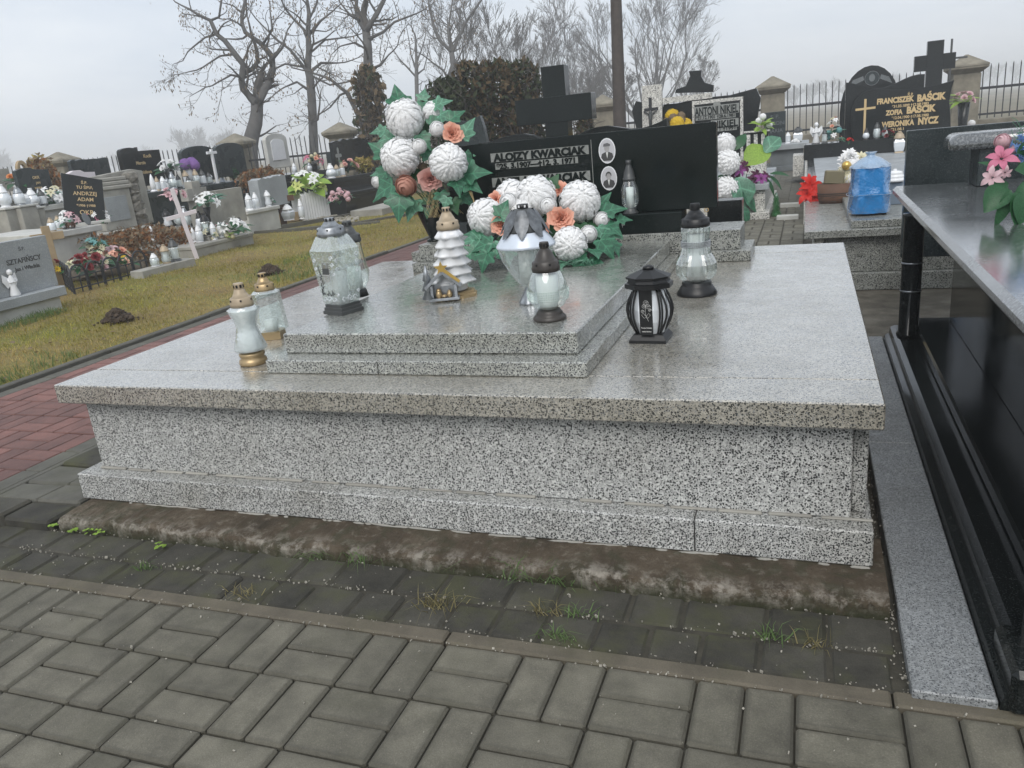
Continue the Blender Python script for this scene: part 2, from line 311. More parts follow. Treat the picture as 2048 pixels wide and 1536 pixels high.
# ------------------------------------------------------------------ mesh helpers
def mkmesh(name, V, F, smooth=False):
    me = bpy.data.meshes.new(name); me.from_pydata([tuple(v) for v in V], [], F); me.update()
    if smooth:
        me.polygons.foreach_set('use_smooth', [True] * len(me.polygons))
    return me
def ob(name, me, mat=None, parent=None, loc=None, rot=None, scale=None):
    if isinstance(me, tuple): me = mkmesh(name, *me)
    if mat is not None and len(me.materials) == 0: me.materials.append(MAT[mat] if isinstance(mat, str) else mat)
    o = bpy.data.objects.new(name, me); col.objects.link(o)
    if parent is not None: o.parent = parent
    if loc is not None: o.location = loc
    if rot is not None: o.rotation_euler = rot
    if scale is not None: o.scale = scale if hasattr(scale, '__len__') else (scale,) * 3
    return o
def tag(o, label, cat, group=None):
    o['label'] = label; o['category'] = cat
    if group: o['group'] = group
    return o
def thing(name, label, cat, loc=(0, 0, 0), rz=0.0, group=None):
    o = bpy.data.objects.new(name, None); col.objects.link(o); o.empty_display_size = 0.05
    o.location = loc; o.rotation_euler = (0, 0, rz)
    return tag(o, label, cat, group)
def struct(o): o['kind'] = 'structure'; return o
def stuff(o): o['kind'] = 'stuff'; return o
def sm(vf): return (vf[0], vf[1], True)
def merge(*ps):
    V, F = [], []
    for p in ps:
        k = len(V); V += [tuple(v) for v in p[0]]; F += [tuple(i + k for i in f) for f in p[1]]
    return V, F
def xf(vf, loc=(0, 0, 0), rot=None, s=1.0):
    m = Matrix.Translation(loc)
    if rot is not None:
        from mathutils import Euler
        m = m @ Euler(rot).to_matrix().to_4x4()
    sv = s if hasattr(s, '__len__') else (s, s, s)
    m = m @ Matrix.Diagonal((*sv, 1))
    return [tuple(m @ Vector(v)) for v in vf[0]], vf[1]
def box(x0, x1, y0, y1, z0, z1, b=0.0):
    if not b:
        V = [(x0, y0, z0), (x1, y0, z0), (x1, y1, z0), (x0, y1, z0), (x0, y0, z1), (x1, y0, z1), (x1, y1, z1), (x0, y1, z1)]
        return V, [(3, 2, 1, 0), (4, 5, 6, 7), (0, 1, 5, 4), (1, 2, 6, 5), (2, 3, 7, 6), (3, 0, 4, 7)]
    V = []; idx = {}
    for ix in (0, 1):
        for iy in (0, 1):
            for iz in (0, 1):
                x, y, z = (x0, x1)[ix], (y0, y1)[iy], (z0, z1)[iz]; sx, sy, sz = (1 - 2 * ix) * b, (1 - 2 * iy) * b, (1 - 2 * iz) * b
                for a, p in enumerate(((x, y + sy, z + sz), (x + sx, y, z + sz), (x + sx, y + sy, z))):
                    idx[ix, iy, iz, a] = len(V); V.append(p)
    F = []; g = lambda *a: idx[a]
    for s in (0, 1):
        F.append((g(s, 0, 0, 0), g(s, 1, 0, 0), g(s, 1, 1, 0), g(s, 0, 1, 0)))
        F.append((g(0, s, 0, 1), g(1, s, 0, 1), g(1, s, 1, 1), g(0, s, 1, 1)))
        F.append((g(0, 0, s, 2), g(1, 0, s, 2), g(1, 1, s, 2), g(0, 1, s, 2)))
    for s in (0, 1):
        for t in (0, 1):
            F.append((g(s, t, 0, 0), g(s, t, 1, 0), g(s, t, 1, 1), g(s, t, 0, 1)))
            F.append((g(s, 0, t, 0), g(s, 1, t, 0), g(s, 1, t, 2), g(s, 0, t, 2)))
            F.append((g(0, s, t, 1), g(1, s, t, 1), g(1, s, t, 2), g(0, s, t, 2)))
            for u in (0, 1): F.append((g(s, t, u, 0), g(s, t, u, 1), g(s, t, u, 2)))
    c = Vector(((x0 + x1) / 2, (y0 + y1) / 2, (z0 + z1) / 2)); G = []
    for f in F:
        p = [Vector(V[i]) for i in f]; nn = (p[1] - p[0]).cross(p[2] - p[0]); mid = sum(p, Vector()) / len(p)
        G.append(f if nn.dot(mid - c) > 0 else tuple(reversed(f)))
    return V, G
def lathe(prof, seg=24, rot=0.0, rad=None, sx=1.0, sy=1.0, cap=True):
    V, F = [], []
    for j, (r, z) in enumerate(prof):
        for i in range(seg):
            a = 2 * pi * i / seg + rot; k = rad(a - rot, j) if rad else 1.0
            V.append((r * k * math.cos(a) * sx, r * k * math.sin(a) * sy, z))
    n = len(prof)
    for j in range(n - 1):
        for i in range(seg):
            a, b = j * seg + i, j * seg + (i + 1) % seg
            F.append((a, b, b + seg, a + seg))
    if cap:
        if prof[0][0] > 1e-5: F.append(tuple(reversed(range(seg))))
        if prof[-1][0] > 1e-5: F.append(tuple(range((n - 1) * seg, n * seg)))
    return V, F
def prism(outl, y0, y1, b=0.0):
    """outline in (x, z), counter-clockwise seen from the front (-Y); extruded from y0 (front) to y1; b bevels the front edge"""
    n = len(outl); V = []; F = []
    rings = [(outl, y0), (outl, y1)]
    if b:
        cx = sum(p[0] for p in outl) / n; cz = sum(p[1] for p in outl) / n
        def shr(p):
            d = math.hypot(p[0] - cx, p[1] - cz) or 1; return (p[0] - (p[0] - cx) / d * b, p[1] - (p[1] - cz) / d * b)
        rings = [([shr(p) for p in outl], y0), (outl, y0 + b), (outl, y1 - b), ([shr(p) for p in outl], y1)]
    for o_, y in rings: V += [(p[0], y, p[1]) for p in o_]
    for r in range(len(rings) - 1):
        for i in range(n):
            j = (i + 1) % n; F.append((r * n + j, r * n + i, (r + 1) * n + i, (r + 1) * n + j))
    F.append(tuple(range(n))); F.append(tuple(reversed(range((len(rings) - 1) * n, len(rings) * n))))
    return V, F
def tube(pts, rad, seg=6, cap=True):
    pts = [Vector(p) for p in pts]; V, F = [], []
    n = len(pts); up = Vector((0.31, 0.2, 0.93))
    for i, p in enumerate(pts):
        t = (pts[min(i + 1, n - 1)] - pts[max(i - 1, 0)]).normalized()
        s = t.cross(up)
        if s.length < 0.05: s = t.cross(Vector((1, 0, 0)))
        s.normalize(); u = t.cross(s); r = rad[i] if hasattr(rad, '__len__') else rad
        for k in range(seg):
            a = 2 * pi * k / seg; q = p + s * (math.cos(a) * r) + u * (math.sin(a) * r); V.append(tuple(q))
    for i in range(n - 1):
        for k in range(seg):
            a, b = i * seg + k, i * seg + (k + 1) % seg; F.append((a, a + seg, b + seg, b))
    if cap: F.append(tuple(range(seg))); F.append(tuple(reversed(range((n - 1) * seg, n * seg))))
    return V, F
def sphere(r, seg=12, rings=8, sz=1.0, cz=0.0):
    prof = [(max(1e-6, r * math.sin(pi * j / rings)), cz - r * sz * math.cos(pi * j / rings)) for j in range(rings + 1)]
    return lathe(prof, seg, cap=False)
def lumpy(r, seed, amp=0.3, seg=10, rings=7, sz=1.0):
    q = random.Random(seed); V, F = sphere(r, seg, rings, sz); W = []
    for j in range(rings + 1):
        k0 = 1 + q.uniform(-amp, amp)
        for i in range(seg):
            k = k0 if j in (0, rings) else 1 + q.uniform(-amp, amp); v = V[j * seg + i]; W.append((v[0] * k, v[1] * k, v[2] * k))
    return W, F
_tcache = {}
def text(s, size, ext=0.0015, bold=0.0, spacing=1.0):
    key = (s, size, ext, bold, spacing)
    if key in _tcache: return _tcache[key]
    c = bpy.data.curves.new('t', 'FONT'); c.body = s; c.size = size; c.extrude = ext; c.align_x = 'CENTER'; c.offset = bold; c.space_character = spacing; c.resolution_u = 3
    o = bpy.data.objects.new('t', c); col.objects.link(o)
    dg = bpy.context.evaluated_depsgraph_get(); me = bpy.data.meshes.new_from_object(o.evaluated_get(dg)); me.materials.clear()
    bpy.data.objects.remove(o); bpy.data.curves.remove(c); me.name = 'lettering'
    _tcache[key] = me; return me
def letters(parent, s, x, y, z, size, mat, bold=0.0, name='lettering', ext=0.0015, sx=1.0, spacing=1.0):
    """text standing on a face that looks towards -Y in the parent's frame"""
    return ob(name, text(s, size, ext, bold, spacing).copy(), mat, parent, (x, y, z), (pi / 2, 0, 0), (sx, 1, 1))

# ------------------------------------------------------------------ flowers and leaves
def grid_patch(fn, nu, nv):
    V = [fn(u / nu, v / nv) for v in range(nv + 1) for u in range(nu + 1)]
    F = [(v * (nu + 1) + u, v * (nu + 1) + u + 1, (v + 1) * (nu + 1) + u + 1, (v + 1) * (nu + 1) + u) for v in range(nv) for u in range(nu)]
    return V, F
def frame(d):
    d = Vector(d).normalized(); s = d.cross(Vector((0, 0, 1)))
    if s.length < 0.01: s = Vector((1, 0, 0))
    s.normalize(); return s, d.cross(s).normalized() * -1, d
def mum_mesh(n=190, seed=1, lo=-0.75, curl=1.0, thin=1.0):
    """ball of incurved petals, radius 1, facing +Z"""
    q = random.Random(seed); parts = [sphere(0.975, 18, 14)]
    for i in range(n):
        ct = 1 - (1 - lo) * ((i + 0.5) / n); th = math.acos(max(-1, min(1, ct))); ph = i * 2.39996 + q.uniform(-.15, .15)
        d = Vector((math.sin(th) * math.cos(ph), math.sin(th) * math.sin(ph), math.cos(th)))
        up = Vector((0, 0, 1)); tang = (up - d * d.z)
        tang = tang.normalized() if tang.length > 0.02 else Vector((math.cos(ph), math.sin(ph), 0))
        side = d.cross(tang).normalized(); w = q.uniform(0.115, 0.15) * (0.65 + 0.35 * math.sin(th)) * thin; L = q.uniform(0.95, 1.06)
        V = []
        for k, (r, c, ww) in enumerate(((0.975, -0.30 * curl, 0.8), (1.0, -0.14 * curl, 1.0), (1.035, 0.03, 0.98), (1.02, 0.20 * curl, 0.6))):
            p = d * (r * L) + tang * c
            V.append(tuple(p - side * w * ww - d * 0.0)); V.append(tuple(p + d * 0.035)); V.append(tuple(p + side * w * ww))
        F = []
        for k in range(3):
            a = k * 3; F += [(a, a + 1, a + 4, a + 3), (a + 1, a + 2, a + 5, a + 4)]
        parts.append((V, F))
    return mkmesh('blossom', *merge(*parts), False)
def rose_mesh(seed=1, N=24, open_=1.0):
    """many-petalled bloom, radius about 1, facing +Z: petals set in a spiral, opening and ruffling outwards"""
    q = random.Random(seed); parts = []
    for i in range(N):
        t = (i + .5) / N; a0 = i * 2.39996 + q.uniform(-.2, .2); lean = .12 + 1.28 * t ** 1.05 * open_; L = .42 + .5 * t; W = .22 + .30 * t; rb = .03 + .12 * t; ph = q.uniform(0, 6)
        V = []; nu, nv = 4, 4
        for v in range(nv + 1):
            r, z = rb, -.28
            for k in range(v): th = lean * (.45 + .85 * k / nv); r += L / nv * math.sin(th); z += L / nv * math.cos(th)
            f = v / nv; w = W * (.45 + .55 * math.sin(pi * (.12 + .52 * f)))
            for u in range(nu + 1):
                s = (u / nu - .5) * 2; rr = r - .16 * s * s * (1 - .5 * t) + .05 * f * math.sin(s * 5 + ph); da = s * w / max(.22, r); zz = z + .06 * f * math.sin(s * 6 + ph * 2) + (.07 * s * s * f)
                V.append((rr * math.cos(a0 + da), rr * math.sin(a0 + da), zz))
        F = [(v * (nu + 1) + u, v * (nu + 1) + u + 1, (v + 1) * (nu + 1) + u + 1, (v + 1) * (nu + 1) + u) for v in range(nv) for u in range(nu)]
        parts.append((V, F))
    return mkmesh('blossom', *merge(*parts), True)
def bud_mesh(seed=1):
    q = random.Random(seed); parts = [sphere(0.8, 12, 8)]
    for L in range(5):
        cnt = 4 + L; th0 = 0.25 + L * 0.36
        for i in range(cnt):
            a0 = 2 * pi * (i + 0.5 * (L % 2)) / cnt + q.uniform(-.1, .1)
            def fn(u, v, a0=a0, th0=th0, cnt=cnt):
                th = th0 + (1 - v) * 0.95; a = a0 + (u - .5) * 7.5 / cnt * (0.5 + 0.5 * math.sin(pi * (0.15 + 0.75 * v))); r = 0.86 + 0.05 * v + 0.10 * v ** 4 + 0.012 * (th0 * 3)
                return (r * math.sin(th) * math.cos(a), r * math.sin(th) * math.sin(a), r * math.cos(th))
            parts.append(grid_patch(fn, 5, 4))
    return mkmesh('blossom', *merge(*parts), False)
def lily_mesh(seed=1, n=6, wid=0.26, back=0.55):
    parts = []
    for i in range(n):
        a = 2 * pi * i / n; c, s = math.cos(a), math.sin(a); k = 1.0 if i % 2 else 0.86
        def fn(u, v):
            w = wid * math.sin(pi * min(0.97, 0.12 + 0.86 * v)) * k; x = 0.1 + v * 0.95 * k; z = 0.5 * v - back * v ** 3 + 0.12 * (abs(u - .5) * 2) ** 2 * (1 - v); y = (u - .5) * 2 * w
            return (x * c - y * s, x * s + y * c, z)
        parts.append(grid_patch(fn, 2, 4))
    for i in range(4):
        a = i * 1.6 + .4; parts.append(tube([(0, 0, 0.05), (0.15 * math.cos(a), 0.15 * math.sin(a), 0.45), (0.25 * math.cos(a), 0.25 * math.sin(a), 0.55)], 0.018, 3))
    return mkmesh('blossom', *merge(*parts), True)
def ivy_mesh(fold=0.18, seed=1):
    q = random.Random(seed)
    half = [(0, 0), (0.24, -0.13), (0.44, -0.06), (0.40, 0.10), (0.62, 0.30), (0.60, 0.42), (0.40, 0.46), (0.30, 0.56), (0.17, 0.80), (0, 1.08)]
    mid = [(0, 0), (0, 0.06), (0, 0.12), (0, 0.2), (0, 0.32), (0, 0.42), (0, 0.5), (0, 0.6), (0, 0.82), (0, 1.08)]
    V, F = [], []
    wob = [q.uniform(-.04, .04) for _ in half]
    for s in (1, -1):
        k = len(V)
        for i in range(len(half)):
            x, y = half[i]; V.append((mid[i][0], mid[i][1], 0.0 - 0.22 * mid[i][1] ** 2)); V.append((s * x, y, fold * x + wob[i] - 0.25 * y * y - 0.12 * x * x))
        for i in range(len(half) - 1):
            a = k + 2 * i; f = (a, a + 1, a + 3, a + 2); F.append(f if s > 0 else tuple(reversed(f)))
    return mkmesh('leaf', V, F, True)
def oval_leaf_mesh(wid=0.28, bend=0.35, fold=0.12):
    def fn(u, v):
        w = wid * math.sin(pi * min(1, 0.04 + 0.95 * v)) ** 0.8; x = (u - .5) * 2 * w; return (x, v, fold * abs(x) * 2 - bend * v * v)
    return mkmesh('leaf', *grid_patch(fn, 2, 5), True)

FM = dict(mum=[mum_mesh(190, s) for s in (1, 2, 3)], rose=[rose_mesh(s) for s in (1, 2)], bud=[bud_mesh(s) for s in (1, 2)],
          lily=[lily_mesh(1)], spider=[mum_mesh(150, 5, -0.45, -0.55, 0.75)], small=[mum_mesh(36, 7, -0.5)], daisy=[lily_mesh(2, 9, 0.2, 0.2)],
          ivy=[ivy_mesh(0.18, s) for s in (1, 2, 3)], oval=[oval_leaf_mesh(), oval_leaf_mesh(0.2, 0.6)], long=[oval_leaf_mesh(0.12, 0.5)], broad=[oval_leaf_mesh(0.42, 0.3, 0.25)])
_fcache = {}
def fmesh(kind, i, mat):
    key = (kind, i % len(FM[kind]), mat)
    if key not in _fcache:
        me = FM[kind][key[1]].copy(); me.materials.clear(); me.materials.append(MAT[mat]); _fcache[key] = me
    return _fcache[key]
def rotz_to(d, spin=0.0):
    return Vector(d).normalized().to_track_quat('Z', 'Y').to_matrix().to_4x4() @ Matrix.Rotation(spin, 4, 'Z')
def flower(parent, kind, mat, pos, d, r, i=0, name='blossom'):
    """pos and direction in world space; parents are unrotated things, so only their location is taken off"""
    o = ob(name, fmesh(kind, i, mat), None, parent)
    o.matrix_local = Matrix.Translation(Vector(pos) - parent.location) @ rotz_to(d, RND.uniform(0, 6.28)) @ Matrix.Scale(r, 4)
    return o
def leafat(parent, kind, mat, pos, tip, nrm, size, i=0, name='leaf'):
    """leaf base at pos, pointing along tip, upper side towards nrm"""
    y = Vector(tip).normalized(); z = Vector(nrm) - y * Vector(nrm).dot(y); z.normalize(); x = y.cross(z)
    m = Matrix.Identity(4)
    for k in range(3): m[k][0] = x[k]; m[k][1] = y[k]; m[k][2] = z[k]
    o = ob(name, fmesh(kind, i, mat), None, parent)
    o.matrix_local = Matrix.Translation(Vector(pos) - parent.location) @ m @ Matrix.Scale(size, 4)
    return o
def bouquet(name, label, P, blooms, leaves=('oval', 'leaf_d', 14, 0.10), rx=0.15, rz=0.12, pot=None, group=None, toward=None, seed=0, cat='flowers', up=0.0):
    """P = where it stands; blooms = [(kind, material, count, radius)]; heads spread over a dome of half-width rx and height rz above up"""
    q = random.Random(seed * 7 + int(abs(P[0]) * 100)); P = Vector(P)
    t = thing(name, label, cat, P, 0, group)
    if pot: ob('pot', pot[0], pot[1], t)
    c = P + Vector((0, 0, up))
    tw = (CAM - P); tw.z = 0; tw.normalize()
    heads = [b for b in blooms for _ in range(b[2])]; q.shuffle(heads); n = len(heads)
    for i, (kd, mt, _, r) in enumerate(heads):
        a = 2.39996 * i + q.uniform(-.3, .3); el = math.asin(min(0.98, 0.1 + 0.85 * (i + 0.5) / n)); rr = q.uniform(0.85, 1.05)
        d = Vector((math.cos(a) * math.cos(el), math.sin(a) * math.cos(el), math.sin(el)))
        p = c + Vector((d.x * rx * rr, d.y * rx * rr, d.z * rz * 1.2 * rr))
        flower(t, kd, mt, p, d + tw * 0.35 + Vector((0, 0, 0.25)), r, i)
    kd, mt, cnt, L = leaves
    for i in range(cnt):
        a = q.uniform(0, 2 * pi); el = q.uniform(-0.1, 0.9); d = Vector((math.cos(a) * math.cos(el), math.sin(a) * math.cos(el), math.sin(el)))
        p = c + Vector((d.x * rx * 0.45, d.y * rx * 0.45, d.z * rz * 0.5))
        leafat(t, kd, mt, p, d, Vector((0, 0, 1)) + d * 0.3 + tw * 0.3, L * q.uniform(0.8, 1.3) + rx * 0.4, i)
    return t

# ------------------------------------------------------------------ lanterns, stones, crosses
def lantern(label, P, h, r, kind='plain', cap='blackplastic', gl='glass', base=None, candle='wax', group=None, rz=0.0, name='grave_lantern'):
    t = thing(name, label, 'lantern', P, rz, group); base = base or cap
    if kind == 'tower': pr = [(0.75, 0.10), (0.85, 0.14), (0.85, 0.55), (0.75, 0.62)]; seg = 8
    elif kind == 'globe': pr = [(0.55, 0.10), (0.9, 0.2), (1.0, 0.34), (0.9, 0.48), (0.6, 0.62)]; seg = 16
    elif kind == 'square': pr = [(0.95, 0.08), (1.15, 0.3), (1.2, 0.5), (0.8, 0.66)]; seg = 4
    elif kind == 'waist': pr = [(0.8, 0.10), (0.95, 0.2), (0.65, 0.42), (0.8, 0.64)]; seg = 12
    else: pr = [(0.7, 0.08), (0.85, 0.12), (0.9, 0.4), (0.78, 0.6), (0.62, 0.64)]; seg = 12
    ro = pi / 4 if seg == 4 else 0
    ob('base', sm(lathe([(0.8 * r, 0), (0.85 * r, 0.02 * h), (0.6 * r, 0.07 * h), (0.62 * r, 0.105 * h)], seg, ro)) if seg > 8 else lathe([(0.98 * r, 0), (0.9 * r, 0.04 * h), (0.72 * r, 0.1 * h)], seg, ro), base, t)
    ob('glass', (*lathe([(a * r, z * h) for a, z in pr], seg, ro, cap=False), seg > 8), gl, t)
    ob('candle', sm(lathe([(0.42 * r, 0.107 * h), (0.42 * r, 0.5 * h), (0.1 * r, 0.51 * h)], 10)), candle, t)
    zt = pr[-1][1]; rt = pr[-1][0]
    c = ob('cap', sm(lathe([((rt + .08) * r, zt * h), ((rt + .1) * r, (zt + .05) * h), ((rt) * r, (zt + .06) * h), (rt * 0.9 * r, (zt + .16) * h), (rt * .5 * r, (zt + .28) * h), (0.26 * r, 0.93 * h), (0.3 * r, 0.94 * h), (0.3 * r, h), (0.1 * r, h)], 12)), cap, t)
    return t
def flame_candle(label, P, h, r, group=None, gl='ceramic'):
    """white plastic insert shaped like a candle flame on a foot"""
    t = thing('candle_insert', label, 'candle', P, 0, group)
    ob('foot', sm(lathe([(r, 0), (r, .06 * h), (.6 * r, .12 * h)], 10)), gl, t)
    ob('body', sm(lathe([(.55 * r, .12 * h), (.75 * r, .3 * h), (.72 * r, .55 * h), (.45 * r, .8 * h), (.1 * r, h)], 10)), gl, t)
    return t
def angel(label, P, h, group=None, rz=0.0, mat='ceramic'):
    t = thing('angel_figurine', label, 'figurine', P, rz, group); k = h
    ob('body', sm(merge(lathe([(.17 * k, 0), (.18 * k, .05 * k), (.1 * k, .35 * k), (.13 * k, .6 * k), (.05 * k, .75 * k), (.05 * k, .78 * k)], 12), sphere(.1 * k, 10, 8, 1.15, .87 * k),
               tube([(-.12 * k, 0, .66 * k), (-.15 * k, -.06 * k, .5 * k), (-.02 * k, -.13 * k, .52 * k)], [.045 * k, .04 * k, .03 * k], 6), tube([(.12 * k, 0, .66 * k), (.15 * k, -.06 * k, .5 * k), (.02 * k, -.13 * k, .52 * k)], [.045 * k, .04 * k, .03 * k], 6))), mat, t)
    for s in (-1, 1):
        ob('wing', prism([(s * .03 * k, .4 * k), (s * .16 * k, .3 * k), (s * .3 * k, .55 * k), (s * .26 * k, .82 * k), (s * .05 * k, .66 * k)][::s], .07 * k, .1 * k), mat, t)
    return t
def arc(cx, cz, rx, rz, a0, a1, n=8):
    return [(cx + rx * math.cos(a0 + (a1 - a0) * i / n), cz + rz * math.sin(a0 + (a1 - a0) * i / n)) for i in range(n + 1)]
def outline(kind, w, h):
    x = w / 2
    if kind == 'arch': return [(-x, 0), (x, 0), (x, h * .82)] + arc(0, h * .82, x, h * .18, 0, pi, 10)[1:-1] + [(-x, h * .82)]
    if kind == 'dome': return [(-x, 0), (x, 0), (x, h * .55)] + arc(0, h * .55, x, h * .45, 0, pi, 14)[1:-1] + [(-x, h * .55)]
    if kind == 'wave': return [(-x, 0), (x, 0), (x, h * .97)] + [(x - w * i / 12, h * (.90 + .07 * math.cos(i / 12 * 2 * pi) - .0 + .03 * math.sin(i / 12 * 2 * pi))) for i in range(1, 12)] + [(-x, h * .97)]
    if kind == 'swoop': return [(-x * .9, 0), (x * .86, 0), (x * .93, h * .5), (x, h)] + [(x - w * i / 12, h * (1 - .17 * math.sin(min(1, i / 7) * pi * .5) + (0.16 * math.sin((i - 6) / 6 * pi * .55) if i > 6 else 0))) for i in range(1, 12)] + [(-x * .86, h * .9), (-x, h * .7), (-x, h * .35)]
    if kind == 'concave': return [(-x * .92, 0), (x * .92, 0), (x * .86, h * .5), (x, h * .88), (x * .9, h)] + [(x * .9 - w * .9 * i / 12, h * (1 - .16 * math.sin(i / 12 * pi))) for i in range(1, 12)] + [(-x * .9, h), (-x, h * .88), (-x * .86, h * .5)]
    if kind == 'slant': return [(-x, 0), (x, 0), (x, h * .9), (-x, h)]
    if kind == 'bump': return [(-x, 0), (x, 0), (x, h * .9), (x * .2, h * .92), (-x * .1, h), (-x * .6, h), (-x, h * .93)]
    if kind == 'rough': 
        q = random.Random(int(w * 1000)); return [(-x, 0), (x, 0), (x, h * .93)] + [(x - w * i / 14, h * (.96 + q.uniform(-.05, .04))) for i in range(1, 14)] + [(-x, h * .9)]
    if kind == 'split': return [(-x, 0), (x, 0), (x, h * .9), (-x * .1, h * .9), (-x * .1, h)] + arc(-x * .55, h * .93, x * .42, h * .07, .2, pi, 5) + [(-x, h * .85)]
    return [(-x, 0), (x, 0), (x, h), (-x, h)]
def stone(label, P, w, h, t=0.08, rz=0.0, kind='rect', mat='black', lines=(), plinth=None, group=None, tilt=0.0, name='headstone', bev=0.004):
    """standing stone; lines = (text, x, z, size, material, bold); plinth = (width, depth, height, material)"""
    o = thing(name, label, 'headstone', P, rz, group); z0 = 0
    if plinth:
        ob('plinth', box(-plinth[0] / 2, plinth[0] / 2, -plinth[1] / 2, plinth[1] / 2, 0, plinth[2], 0.006), plinth[3], o); z0 = plinth[2]
    s = ob('slab', prism(outline(kind, w, h), -t / 2, t / 2, bev), mat, o, (0, 0, z0), (tilt, 0, 0))
    for L in lines:
        tx, x, z, sz, mt = L[:5]
        ob('lettering', text(tx, sz, .0012, L[5] if len(L) > 5 else 0.0), mt, s, (x, -t / 2 - .001, z), (pi / 2, 0, 0))
    return o
def cross(label, P, h, w, arm_z, bw, t, mat, rz=0.0, tilt=0.0, name='cross', bev=0.003, cat='cross', lean=0.0):
    o = thing(name, label, cat, P, rz); o.rotation_euler = (tilt, lean, rz)
    ob('upright', box(-bw / 2, bw / 2, -t / 2, t / 2, 0, h, bev), mat, o)
    for s in (-1, 1):
        a, b = sorted((s * (bw / 2 - .001), s * w / 2)); ob('arm', box(a, b, -t / 2 + .002, t / 2 - .002, arm_z - bw / 2, arm_z + bw / 2, bev), mat, o)
    return o
def tomb(label, P, w, d, h, mat='concrete_l', top=None, over=0.03, th=0.07, rz=0.0, group=None, name='tomb', base=None, cat='tomb'):
    """plain grave box centred on P with an overhanging cover slab"""
    o = thing(name, label, cat, P, rz, group)
    b0 = 0.0
    if base: ob('base_course', box(-w / 2 - base[0], w / 2 + base[0], -d / 2 - base[0], d / 2 + base[0], 0, base[1], .005), base[2], o); b0 = base[1]
    ob('wall', box(-w / 2, w / 2, -d / 2, d / 2, b0, h - th, .004), mat, o)
    ob('cover_slab', box(-w / 2 - over, w / 2 + over, -d / 2 - over, d / 2 + over, h - th, h, .008), top or mat, o)
    return o

# ================================================================== THE SETTING
def sheet(name, x0, x1, y0, y1, z, mat, nx=1, ny=1, fn=None):
    V = [(x0 + (x1 - x0) * i / nx, y0 + (y1 - y0) * j / ny, z + (fn(x0 + (x1 - x0) * i / nx, y0 + (y1 - y0) * j / ny) if fn else 0)) for j in range(ny + 1) for i in range(nx + 1)]
    F = [(j * (nx + 1) + i, j * (nx + 1) + i + 1, (j + 1) * (nx + 1) + i + 1, (j + 1) * (nx + 1) + i) for j in range(ny) for i in range(nx)]
    return struct(ob(name, (V, F, True), mat))

m, n, b = new_mat('field'); v = objco(n)
f1 = noise(n, v, 0.05, 6, 0.6); base = ramp(n, f1, [(0.35, (0.11, 0.10, 0.055)), (0.5, (0.16, 0.135, 0.085)), (0.65, (0.21, 0.175, 0.12))])
n.links.new(base, b.inputs['Base Color']); b.inputs['Roughness'].default_value = 0.95
MAT['field'] = m
sheet('ground', -520, 520, -40, 800, -0.09, 'field')

m, n, b = new_mat('gravel_soil'); v = objco(n)
base = ramp(n, noise(n, v, 7, 7, 0.65), [(0.3, (0.055, 0.047, 0.034)), (0.5, (0.10, 0.088, 0.066)), (0.7, (0.16, 0.145, 0.115))])
n.links.new(base, b.inputs['Base Color']); b.inputs['Roughness'].default_value = 0.95; bump(n, b, noise(n, v, 60, 5, .7), 0.8, 0.01)
MAT['gravel_soil'] = m
sheet('cemetery_ground', -26, 14, -8, 22, -0.052, 'gravel_soil')

m, n, b = new_mat('lawn'); v = objco(n)
f1 = noise(n, v, 1.3, 6, 0.65); f2 = noise(n, v, 28, 4, 0.7)
base = ramp(n, f1, [(0.30, (0.15, 0.105, 0.045)), (0.45, (0.20, 0.155, 0.05)), (0.58, (0.17, 0.155, 0.036)), (0.72, (0.11, 0.135, 0.028))])
base = mixc(n, 0.7, base, mixc(n, 1.0, base, ramp(n, f2, [(0.3, 0.55), (0.7, 1.45)]), 'MULTIPLY'))
n.links.new(base, b.inputs['Base Color']); b.inputs['Roughness'].default_value = 0.95; bump(n, b, f2, 0.9, 0.02)
MAT['lawn'] = m
def lawn_h(x, y): return 0.012 * math.sin(x * 2.3 + y * 1.1) + 0.01 * math.sin(y * 3.1 - x)
lawn = sheet('lawn', -15.0, -2.03, -3.0, 16.0, -0.005, 'lawn', 40, 60, lawn_h)

# grass blades, uncountable
rs = np.random.RandomState(3)
def blades(name, mat, pts, h, w, lean, parent=None):
    n_ = len(pts); a = rs.uniform(0, 2 * pi, n_); hh = h * rs.uniform(0.5, 1.3, n_); l = lean * rs.uniform(0.2, 1.2, n_); b_ = rs.uniform(0, 2 * pi, n_)
    V = np.zeros((n_, 5, 3)); P = np.asarray(pts); cx, cy = np.cos(a) * w, np.sin(a) * w; lx, ly = np.cos(b_) * l * hh, np.sin(b_) * l * hh
    V[:, 0] = P + np.stack([-cx, -cy, 0 * cx], 1); V[:, 1] = P + np.stack([cx, cy, 0 * cx], 1)
    V[:, 2] = P + np.stack([-cx * .7 + lx * .4, -cy * .7 + ly * .4, hh * .6], 1); V[:, 3] = P + np.stack([cx * .7 + lx * .4, cy * .7 + ly * .4, hh * .6], 1)
    V[:, 4] = P + np.stack([lx, ly, hh * np.sqrt(np.maximum(0.1, 1 - l * l * .5))], 1)
    me = bpy.data.meshes.new(name); k = np.arange(n_) * 5
    q4 = np.stack([k, k + 1, k + 3, k + 2], 1); t3 = np.stack([k + 2, k + 3, k + 4], 1)
    me.vertices.add(n_ * 5); me.vertices.foreach_set('co', V.ravel())
    me.loops.add(n_ * 7); me.loops.foreach_set('vertex_index', np.concatenate([q4.ravel(), t3.ravel()]).astype(np.int32))
    me.polygons.add(n_ * 2); me.polygons.foreach_set('loop_start', np.concatenate([np.arange(n_) * 4, n_ * 4 + np.arange(n_) * 3]).astype(np.int32))
    me.update(calc_edges=True); me.validate()
    o = stuff(ob(name, me, mat, parent)); return o
